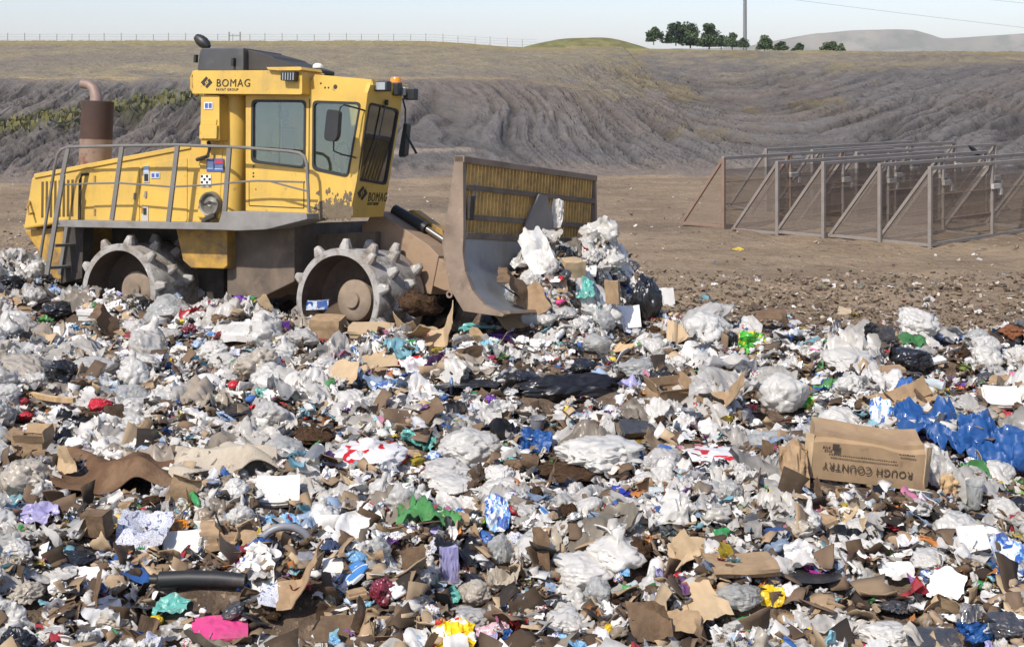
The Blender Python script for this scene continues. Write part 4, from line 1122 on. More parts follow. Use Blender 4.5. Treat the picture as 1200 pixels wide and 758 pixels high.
def P_card(seed, nx=13, ny=9, folds=2, asp=.65, curl=.10, t=.012, torn=.05):
    r_ = np.random.default_rng(seed); x, y, Fc = P_grid(nx, ny); y = y * asp
    ex = np.maximum(np.abs(x) * 2, np.abs(y) / asp * 2) > .98
    x = x + np.where(ex, torn * noise2(x * 9, y * 9 + seed, seed), 0); y = y + np.where(ex, torn * noise2(x * 9 + 5, y * 9, seed + 1), 0)
    V = np.stack([x, y, curl * noise2(x * 1.8 + seed, y * 1.8, seed + 2) + .025 * noise2(x * 6, y * 6 + seed, seed + 3)], 1)
    for k in range(folds):
        a = r_.choice([0, 0, math.pi / 2]) + r_.normal(0, .35); c = r_.uniform(-.28, .28); th = r_.uniform(.4, 1.35) * r_.choice([-1, 1])
        d = np.array([math.cos(a), math.sin(a), 0]); ax = Vector((-d[1], d[0], 0))
        s = V @ d - c; sel = s > 0
        rot = np.array(Matrix.Rotation(th, 3, ax)); piv = d * c
        V[sel] = (V[sel] - piv) @ rot.T + piv
    V, Fc = thicken(V, Fc, t); V[:, 2] -= np.percentile(V[:, 2], 8); V[:, :2] -= (V[:, :2].max(0) + V[:, :2].min(0)) / 2
    V /= max(np.ptp(V[:, 0]), .5); return V, Fc
def box_shell(n=7):
    bm = bmesh.new(); bmesh.ops.create_cube(bm, size=1.0); bmesh.ops.subdivide_edges(bm, edges=bm.edges[:], cuts=n, use_grid_fill=True)
    V = np.array([v.co for v in bm.verts]); Fc = [[v.index for v in f.verts] for f in bm.faces]; ce = [np.array(f.calc_center_median()) for f in bm.faces]; bm.free()
    return V, Fc, ce
def P_box(seed, dims=(1, .7, .55), crush=.05, open_top=False):
    r_ = np.random.default_rng(seed); V, Fc, ce = box_shell()
    if open_top: Fc = [f for f, c in zip(Fc, ce) if c[2] < .49]
    Fc = np.array(Fc)
    V = V * np.array(dims)
    for k in range(3): V[:, k] += crush * (noise3(V * 1.6 + seed, seed + k) + .5 * noise3(V * 4 + seed, seed + 5 + k))
    top = V[:, 2] > 0; V[top, 0] += r_.normal(0, crush); V[top, 1] += r_.normal(0, crush)
    if open_top:
        V, Fc = thicken(V, Fc, .015)
        fl = []
        for sg, axn in ((1, 0), (-1, 0), (1, 1), (-1, 1)):
            ln, wd = dims[1 - axn], dims[axn] * .42; th = r_.uniform(.3, 1.9)
            x, y, F2 = P_grid(5, 4); a = x * ln * .96; bb = (y + .5) * wd
            off = dims[axn] / 2 + bb * math.cos(th); up = dims[2] / 2 - .012 + bb * math.sin(th) * (1 if th < 1.57 else .9) + .03 * noise2(a * 5, bb * 5 + seed, seed)
            P = np.stack([a, sg * off, up], 1) if axn else np.stack([sg * off, a, up], 1)
            P, F3_ = thicken(P, F2, .012); Fc = np.concatenate([Fc, F3_ + len(V)]); V = np.concatenate([V, P])
    V = V.copy(); V[:, 2] -= V[:, 2].min(); V /= np.ptp(V[:, 0]); return V, Fc
def P_lathe(prof, n=18, squash=0, seed=0, lie=True):
    """lathed thing lying along x (or standing)"""
    V = []; Fc = []
    for r, h in prof:
        for j in range(n):
            a = 2 * math.pi * j / n; V.append((h, r * math.cos(a), r * math.sin(a)) if lie else (r * math.cos(a), r * math.sin(a), h))
    for i in range(len(prof) - 1):
        for j in range(n): Fc.append((i * n + j, i * n + (j + 1) % n, (i + 1) * n + (j + 1) % n, (i + 1) * n + j))
    V = np.array(V, float)
    if squash: V = V + squash * np.stack([noise3(V * 5 + seed + 9 * k, seed + k) for k in range(3)], 1)
    V[:, 2] -= V[:, 2].min(); V[:, :2] -= (V[:, :2].max(0) + V[:, :2].min(0)) / 2; V /= np.ptp(V[:, 0]); return V, np.array(Fc)
BOTTLE = [(0, 0), (.13, 0), (.155, .03), (.15, .10), (.14, .2), (.155, .3), (.155, .45), (.14, .5), (.155, .55), (.15, .68), (.12, .78), (.06, .87), (.055, .9), (.065, .91), (.065, .98), (0, .985)]
CAN = [(0, .02), (.24, .02), (.26, 0), (.29, .04), (.3, .1), (.3, .85), (.26, .94), (.27, .97), (.24, .96), (0, .95)]
TUB = [(0, 0), (.34, 0), (.36, .03), (.47, .5), (.5, .5), (.5, .53), (.46, .53), (.33, .05), (0, .04)]
PLATE = [(0, .02), (.3, .02), (.34, .03), (.5, .09), (.5, .1), (.33, .05), (0, .04)]
DOME = [(.5, 0), (.49, .06), (.45, .16), (.36, .27), (.2, .35), (0, .37)]
BALL = [(0, 0)] + [(.5 * math.sin(math.pi * k / 9), .5 - .5 * math.cos(math.pi * k / 9)) for k in range(1, 9)] + [(0, 1)]
def P_stick(seed):
    r_ = np.random.default_rng(seed); n = 9; V = []; Fc = []
    for i in range(n):
        t = i / (n - 1); x = t - .5; w_ = .035 * (1 - .3 * t) ; h = .016
        oy, oz = .03 * math.sin(3 * t + seed), .02 * math.sin(2.2 * t + seed * 2)
        for sy, sz in ((-1, -1), (1, -1), (1, 1), (-1, 1)): V.append((x, oy + sy * w_, .03 + oz + sz * h))
    for i in range(n - 1):
        for j in range(4): Fc.append((i * 4 + j, i * 4 + (j + 1) % 4, (i + 1) * 4 + (j + 1) % 4, (i + 1) * 4 + j))
    Fc += [(3, 2, 1, 0), (n * 4 - 4, n * 4 - 3, n * 4 - 2, n * 4 - 1)]
    V = np.array(V); V[:, 2] -= V[:, 2].min(); return V, np.array(Fc)
def P_lump(seed, sub=3, flat=.5):
    n, Fc = ico(sub); off = seed * 3.7
    r = 1 + .35 * noise3(n * 1.4 + off, seed) + .25 * noise3(n * 3.1 + off, seed + 1) + .16 * noise3(n * 7 + off, seed + 2)
    V = n * r[:, None]; V[:, 2] *= flat; V[:, 2] -= V[:, 2].min() * .8; V /= np.ptp(V[:, 0]); return V, Fc
def P_tuft(seed, k=60):
    """matted fibrous clump: short ribbons over a lump"""
    V, Fc = P_lump(seed, 3, .45); r_ = np.random.default_rng(seed)
    Fc = [tuple(f) for f in Fc]; Vl = [tuple(v) for v in V]
    for i in r_.integers(0, len(V), k * 4):
        p = V[i]; d = r_.normal(size=3); d[2] = abs(d[2]) * .7; d /= np.linalg.norm(d); s = np.cross(d, r_.normal(size=3)); s /= np.linalg.norm(s)
        l = r_.uniform(.04, .12); b = len(Vl); w_ = .008
        Vl += [tuple(p - s * w_), tuple(p + s * w_), tuple(p + d * l + s * w_ * .4), tuple(p + d * l - s * w_ * .4)]; Fc.append((b, b + 1, b + 2, b + 3))
    return np.array(Vl), Fc
PRO = {}
def proto(name, V, Fc, smooth=True, sharp=None):
    me = bpy.data.meshes.new(name); me.from_pydata([tuple(map(float, v)) for v in V], [], [tuple(map(int, f)) for f in Fc]); me.update()
    if smooth: me.polygons.foreach_set('use_smooth', [True] * len(me.polygons))
    if sharp: 
        try: me.set_sharp_from_angle(angle=math.radians(sharp))
        except Exception: pass
    me.materials.append(None); return me
for k in range(12): PRO.setdefault('bag', []).append(proto('bag_mesh', *P_bag(200 + k, 5, flat=(.55, .68, .45)[k % 3], crease=(.5, .7, .45)[k % 3])))
for k in range(6): PRO.setdefault('tied', []).append(proto('tied_bag_mesh', *P_bag(240 + k, 4, flat=.8, tie=True, crease=.75)))
for k in range(4): PRO.setdefault('smoothbag', []).append(proto('full_bag_mesh', *P_bag(260 + k, 5, flat=.62, crease=.38, facets=14)))
for k in range(4): PRO.setdefault('longbag', []).append(proto('long_bag_mesh', *P_bag(280 + k, 5, flat=.9, crease=.9, long=2.3)))
for k in range(10): PRO.setdefault('film', []).append(proto('film_mesh', *P_film(300 + k), sharp=55))
for k in range(4): PRO.setdefault('cloth', []).append(proto('cloth_mesh', *P_film(330 + k, 46, amp=.30, crease=.38, drape=-.12)))
for k in range(12): PRO.setdefault('card', []).append(proto('card_mesh', *P_card(400 + k, folds=1 + k % 3, asp=(.55, .75, .4)[k % 3]), sharp=28))
for k in range(5): PRO.setdefault('box', []).append(proto('box_mesh', *P_box(440 + k, (1, .7, (.5, .35, .7)[k % 3]), .045), sharp=28))
for k in range(4): PRO.setdefault('openbox', []).append(proto('open_box_mesh', *P_box(450 + k, (1, .75, .5), .04, True), sharp=28))
for k in range(10): PRO.setdefault('paper', []).append(proto('paper_mesh', *P_bag(500 + k, 3, flat=.55, crease=1.6, facets=40), smooth=False))
for k in range(6): PRO.setdefault('sheet', []).append(proto('sheet_mesh', *P_film(520 + k, 14, amp=.2, crease=.55), sharp=30))
for k in range(3): PRO.setdefault('bottle', []).append(proto('bottle_mesh', *P_lathe(BOTTLE, 18, .012, 540 + k), sharp=50))
for k in range(2): PRO.setdefault('can', []).append(proto('can_mesh', *P_lathe(CAN, 18, .02, 550 + k), sharp=40))
for k in range(2): PRO.setdefault('tub', []).append(proto('tub_mesh', *P_lathe(TUB, 22, .012, 560 + k, lie=False), sharp=40))
for k in range(3): PRO.setdefault('tarp', []).append(proto('tarp_mesh', *P_film(350 + k, 54, amp=.16, crease=1.25, asp=.7), sharp=60))
def P_carpet(seed):
    x, y, Fc = P_grid(64, 44)
    y = y * .62; wv = .35 * noise2(x * 2 + seed, y * 2, seed)
    z = .075 * np.clip(1 - np.abs(np.sin((x * 1.5 + y * 3.0 + wv) * 2.6)), 0, 1) ** .8 + .11 * np.exp(-((x - .12 + .5 * y) / .16) ** 2) * (1 - sstep(.05, .32, y)) + .05 * noise2(x * 3 + seed, y * 3, seed + 1) + .02 * noise2(x * 8, y * 8, seed + 2)
    ex = np.maximum(np.abs(x) * 2, np.abs(y) / .31)
    x2 = x * (1 + .12 * noise2(y * 3, x * 0 + seed, seed + 3)); y2 = y * (1 + .18 * noise2(x * 3, y * 0 + seed, seed + 4)); z = z - .02 * sstep(.8, 1.0, ex)
    V, F2 = thicken(np.stack([x2, y2, z], 1), Fc, .012); V[:, 2] -= np.percentile(V[:, 2], 10); V /= np.ptp(V[:, 0]); return V, F2
for k in range(2): PRO.setdefault('carpet', []).append(proto('carpet_mesh', *P_carpet(365 + k)))
PRO['plate'] = [proto('plate_mesh', *P_lathe(PLATE, 26, .015, 570, lie=False), sharp=40)]
PRO['dome'] = [proto('dome_mesh', *P_lathe(DOME, 28, .012, 575, lie=False))]
PRO['ball'] = [proto('ball_mesh', *P_lathe(BALL, 20, 0, 0, lie=False))]
for k in range(4): PRO.setdefault('stick', []).append(proto('stick_mesh', *P_stick(580 + k), smooth=False))
for k in range(4): PRO.setdefault('lump', []).append(proto('lump_mesh', *P_lump(590 + k, 4)))
for k in range(3): PRO.setdefault('tuft', []).append(proto('tuft_mesh', *P_tuft(600 + k)))
for k in range(3): PRO.setdefault('foam', []).append(proto('foam_mesh', *P_box(610 + k, (1, .62, .16), .02), sharp=28))
arch = MB().tube([(math.cos(a) * .5, .12 * math.sin(a * .7), math.sin(a) * .42) for a in np.linspace(.25, 2.75, 14)], .07, 8)
PRO['arch'] = [proto('arch_mesh', np.array(arch.V), arch.F)]
pipe = MB().tube([(-.5, 0, .09), (-.42, 0, .085), (-.40, 0, .085), (-.1, .01, .09), (.2, 0, .085), (.5, -.03, .07)], .085, 12, [.55, .6, 1, 1, 1, .9])
PRO['pipe'] = [proto('pipe_mesh', np.array(pipe.V), pipe.F, sharp=40)]

# ------------------------------------------------------------------ rubbish materials
DUST = (lin('#8a7660'), 2.2, .50, .74, .55); DUST2 = (lin('#6b5947'), 5.0, .58, .72, .5)
def film_m(name, hexc, transl=.36, rough=.22, dirt=None, **k):
    return mk(name, lin(hexc), rough, var=.06, vscale=3, dirt=dirt if dirt is not None else [DUST, DUST2], bump=(5.0, .45, .05), bump2=(15.0, .2, .02), ridge=True, transl=transl, **dict(dict(coat=.3), **k))
C = {
 'white': film_m('white_film', '#dcd9d2', dirt=[(lin('#a8977f'), 1.6, .56, .80, .45)]),
 'clean': film_m('clean_white_film', '#e5e2db', dirt=[(lin('#b5a68f'), 1.3, .62, .85, .35)]),
 'grey': film_m('greyed_film', '#ccc9c3', .35),
 'dirty': film_m('dirty_film', '#c2b8a8', .3),
 'clear': film_m('cloudy_film', '#cfd0cc', .4, .22, alpha=.72),
 'black': film_m('black_film', '#1f1f21', .03, .28, dirt=[(lin('#6b5f52'), 2.0, .60, .8, .4)]),
 'charcoal': film_m('charcoal_film', '#3f4146', .05, .35),
 'blue': film_m('blue_film', '#1f4f8a', .10, .48, dirt=[(lin('#6f8090'), 2.0, .62, .8, .4)]),
 'royal': film_m('royal_blue_film', '#2b3fae', .12), 'lightblue': film_m('light_blue_film', '#7fb4dc', .2),
 'teal': film_m('teal_film', '#6fc0b4', .25), 'green': film_m('green_film', '#3f9a4c', .2), 'lime': film_m('lime_film', '#7fd13a', .2),
 'red': film_m('red_film', '#c4202e', .15), 'pink': film_m('pink_film', '#e0508c', .15), 'palepink': film_m('pale_pink_film', '#e9c3cb', .25),
 'purple': film_m('purple_film', '#6a3a92', .12), 'magenta': film_m('magenta_film', '#a02a86', .12), 'lilac': film_m('lilac_film', '#b7b2dc', .25),
 'yellow': film_m('yellow_film', '#e8c31e', .15), 'orange': film_m('orange_film', '#e0722a', .15), 'maroon': film_m('maroon_film', '#7a2b3a', .12),
 'card': mk('cardboard', lin('#a1886a'), .85, var=.14, vscale=5, dirt=[(lin('#7a6450'), 3, .5, .72, .6), (lin('#5f4a38'), 7, .62, .74, .55)], spec=.15, bump=(14, .25, .01)),
 'cardlight': mk('pale_cardboard', lin('#b59e7e'), .85, var=.10, vscale=5, dirt=[(lin('#9a7d5a'), 3, .56, .76, .5)], spec=.15, bump=(14, .2, .01)),
 'carddark': mk('wet_cardboard', lin('#705c48'), .8, var=.2, vscale=5, dirt=[(lin('#57432f'), 3, .48, .68, .7)], spec=.2, bump=(14, .35, .015)),
 'brown': mk('brown_felt', lin('#6b5340'), .95, var=.22, vscale=8, dirt=[(lin('#8a745c'), 3, .52, .7, .6), (lin('#4a392c'), 9, .6, .72, .5)], spec=.05, bump=(60, .5, .02)),
 'rug': mk('speckled_rug', lin('#b5aa98'), .95, var=.12, vscale=6, dirt=[(lin('#5a4c40'), 11, .60, .68, .8), (lin('#8f806c'), 2.5, .5, .7, .6)], spec=.05, bump=(50, .5, .02)),
 'soil': mk('matted_soil', lin('#54402f'), .95, var=.3, vscale=6, dirt=[(lin('#8a7258'), 9, .56, .7, .7), (lin('#2f241b'), 4, .52, .7, .7)], spec=.1, bump=(18, .9, .05)),
 'wood': mk('split_wood', lin('#c2a47c'), .8, var=.2, vscale=9, dirt=[(lin('#8a6f50'), 6, .52, .7, .6)], spec=.2),
 'bark': mk('dark_stick', lin('#6f5a45'), .85, var=.2, vscale=9),
 'paper': mk('white_paper', lin('#e3e1dc'), .8, var=.06, vscale=4, dirt=[DUST], spec=.2, transl=.12),
 'news': mk('newsprint', lin('#d5d6da'), .85, var=.06, vscale=4, prints=[(lin('#9aa0b4'), 60, .55), (lin('#6f7690'), 11, .64)], dirt=[DUST], spec=.15, transl=.1),
 'printed': mk('printed_wrapper', lin('#e2e0dc'), .35, var=.05, prints=[(lin('#c23340'), 4.2, .60), (lin('#2f5aa8'), 5.1, .62), (lin('#e0b52a'), 6.3, .68)], dirt=[DUST], transl=.15, bump=(5, .3, .05), ridge=True),
 'printblue': mk('blue_printed_wrapper', lin('#dfe3e8'), .35, var=.05, prints=[(lin('#2c62b4'), 4.0, .55), (lin('#88b8dc'), 6.0, .60)], dirt=[DUST], transl=.15, bump=(5, .3, .05), ridge=True),
 'printred': mk('red_printed_bag', lin('#e8e6e3'), .35, var=.05, prints=[(lin('#c8262c'), 3.6, .60)], dirt=[(lin('#b5a68f'), 1.3, .62, .85, .35)], transl=.2, bump=(5, .3, .05), ridge=True),
 'printgreen': mk('green_printed_bag', lin('#4fae3a'), .35, var=.05, prints=[(lin('#e6cf22'), 3.2, .56), (lin('#2a6a2f'), 6.0, .64)], transl=.1, bump=(5, .3, .05), ridge=True),
 'printyellow': mk('yellow_printed_bag', lin('#e9c41c'), .35, var=.05, prints=[(lin('#eeeae0'), 3.0, .58), (lin('#c23a2a'), 5.0, .68)], transl=.1, bump=(5, .3, .05), ridge=True),
 'foamw': mk('white_foam', lin('#d6d4ce'), .7, var=.10, vscale=2, dirt=[(lin('#a3937d'), 2, .5, .74, .6), (lin('#8a7a66'), 9, .6, .7, .4)], bump=(6, .3, .03)),
 'plasticw': mk('white_plastic', lin('#e0dfdb'), .3, var=.05, dirt=[DUST], coat=.1),
 'plasticg': mk('grey_plastic', lin('#85868a'), .4, var=.1, dirt=[DUST]),
 'plasticb': mk('black_rubber', lin('#262626'), .5, var=.15, dirt=[(lin('#6b6055'), 3, .55, .75, .5)]),
 'pet': mk('clear_bottle', lin('#cdd8dc'), .12, var=.04, alpha=.6, spec=.7, dirt=[DUST]),
 'petgreen': mk('green_bottle', lin('#3f9a5a'), .15, var=.05, alpha=.75, spec=.7),
 'petblue': mk('blue_bottle', lin('#4a86c4'), .2, var=.05, alpha=.8, spec=.7, prints=[(lin('#e2e4e6'), 3.5, .55)]),
 'metal': mk('can_metal', lin('#b5b3ae'), .35, metal=.7, var=.15, dirt=[DUST]),
 'redcan': mk('red_can', lin('#b52430'), .35, metal=.3, prints=[(lin('#dddad6'), 5, .58)]),
 'gold': mk('gold_foil', lin('#b8923a'), .35, metal=.5),
 'orangepeel': mk('orange_food', lin('#d98a2e'), .6, var=.2, vscale=5), 'breadtan': mk('yellow_foam', lin('#d8b45a'), .7, var=.15),
 'bluecloth': mk('dark_blue_cloth', lin('#34405c'), .9, var=.15), 'clothdark': mk('black_cloth', lin('#2e2f33'), .9, var=.15, dirt=[DUST]), 'clothpurple': mk('purple_cloth', lin('#5a3a86'), .85, var=.15),
 'rustbrown': mk('rust_brown_hide', lin('#7a4a2a'), .85, var=.25, vscale=4, dirt=[(lin('#4a2f1e'), 4, .5, .7, .7)]),
 'tarpgreen': mk('green_leaf', lin('#6a7a34'), .8, var=.3),
}
# ------------------------------------------------------------------ rubbish one can name, piece by piece
BOXES = []            # photo boxes of the named pieces: (x0, y0, x1, y1, Y)
LAND = []             # (short phrase, X, Y) landmarks for the labels of the rest
def ext(me):
    a = np.empty(len(me.vertices) * 3); me.vertices.foreach_get('co', a); a = a.reshape(-1, 3); return a.max(0) - a.min(0)
EXT = {}
def place(me, mat, name, M):
    o = bpy.data.objects.new(name, me); COL.objects.link(o); o.matrix_world = M
    o.material_slots[0].link = 'OBJECT'; o.material_slots[0].material = mat
    return o
def hero(px, py, wd, ht, pk, idx, col, name, cat, label, land=None, yaw=None, tilt=None, roll=0, Y=None, sink=.12, grp=None, depth=None):
    me = PRO[pk][idx % len(PRO[pk])]
    if me.name not in EXT: EXT[me.name] = ext(me)
    e = EXT[me.name]
    if Y is None: X, Yw, Z = ground_at(px, py + ht * .36)
    else:
        gy = ground_at(px, py + ht * .45)[1] + .06
        p = at(px, py + ht * .45, min(Y, gy)); X, Yw, Z = p
    k = Yw / F; sx = wd * k
    rnd = random.Random(int(px * 7 + py * 131))
    if yaw is None: yaw = rnd.uniform(-14, 14)
    if tilt is None:
        sy = sx * (depth or 1.0)
        sz = max(.30 * ht, ht - .22 * wd * (e[1] * (depth or 1))) * k / max(e[2], .05)
        Z -= sink * sz * e[2]
        Rm = Euler((math.radians(rnd.uniform(-6, 10)), math.radians(roll), math.radians(yaw))).to_matrix().to_4x4()
    else:
        sy = ht * k / (e[1] * max(math.sin(math.radians(tilt + 13)), .25)); sz = sx
        Rm = Matrix.Rotation(math.radians(yaw), 4, 'Z') @ Matrix.Rotation(math.radians(roll), 4, 'Y') @ Matrix.Rotation(math.radians(tilt), 4, 'X')
        Z += sy * e[1] * .5 * math.sin(math.radians(tilt)) * .75 + abs(math.sin(math.radians(roll))) * sx * .3
        if Y is not None: Z += 0
    M = Matrix.Translation((X, Yw, Z)) @ Rm @ Matrix.Diagonal((sx, sy, sz, 1))
    o = place(me, C[col], name, M); setp(o, label, cat, grp)
    BOXES.append((px - wd * .42, py - ht * .42, px + wd * .42, py + ht * .45, Yw))
    if land: LAND.append((land, X, Yw))
    return o
BAG, SHEET_, BOXN = 'plastic_bag', 'plastic_sheet', 'cardboard_box'
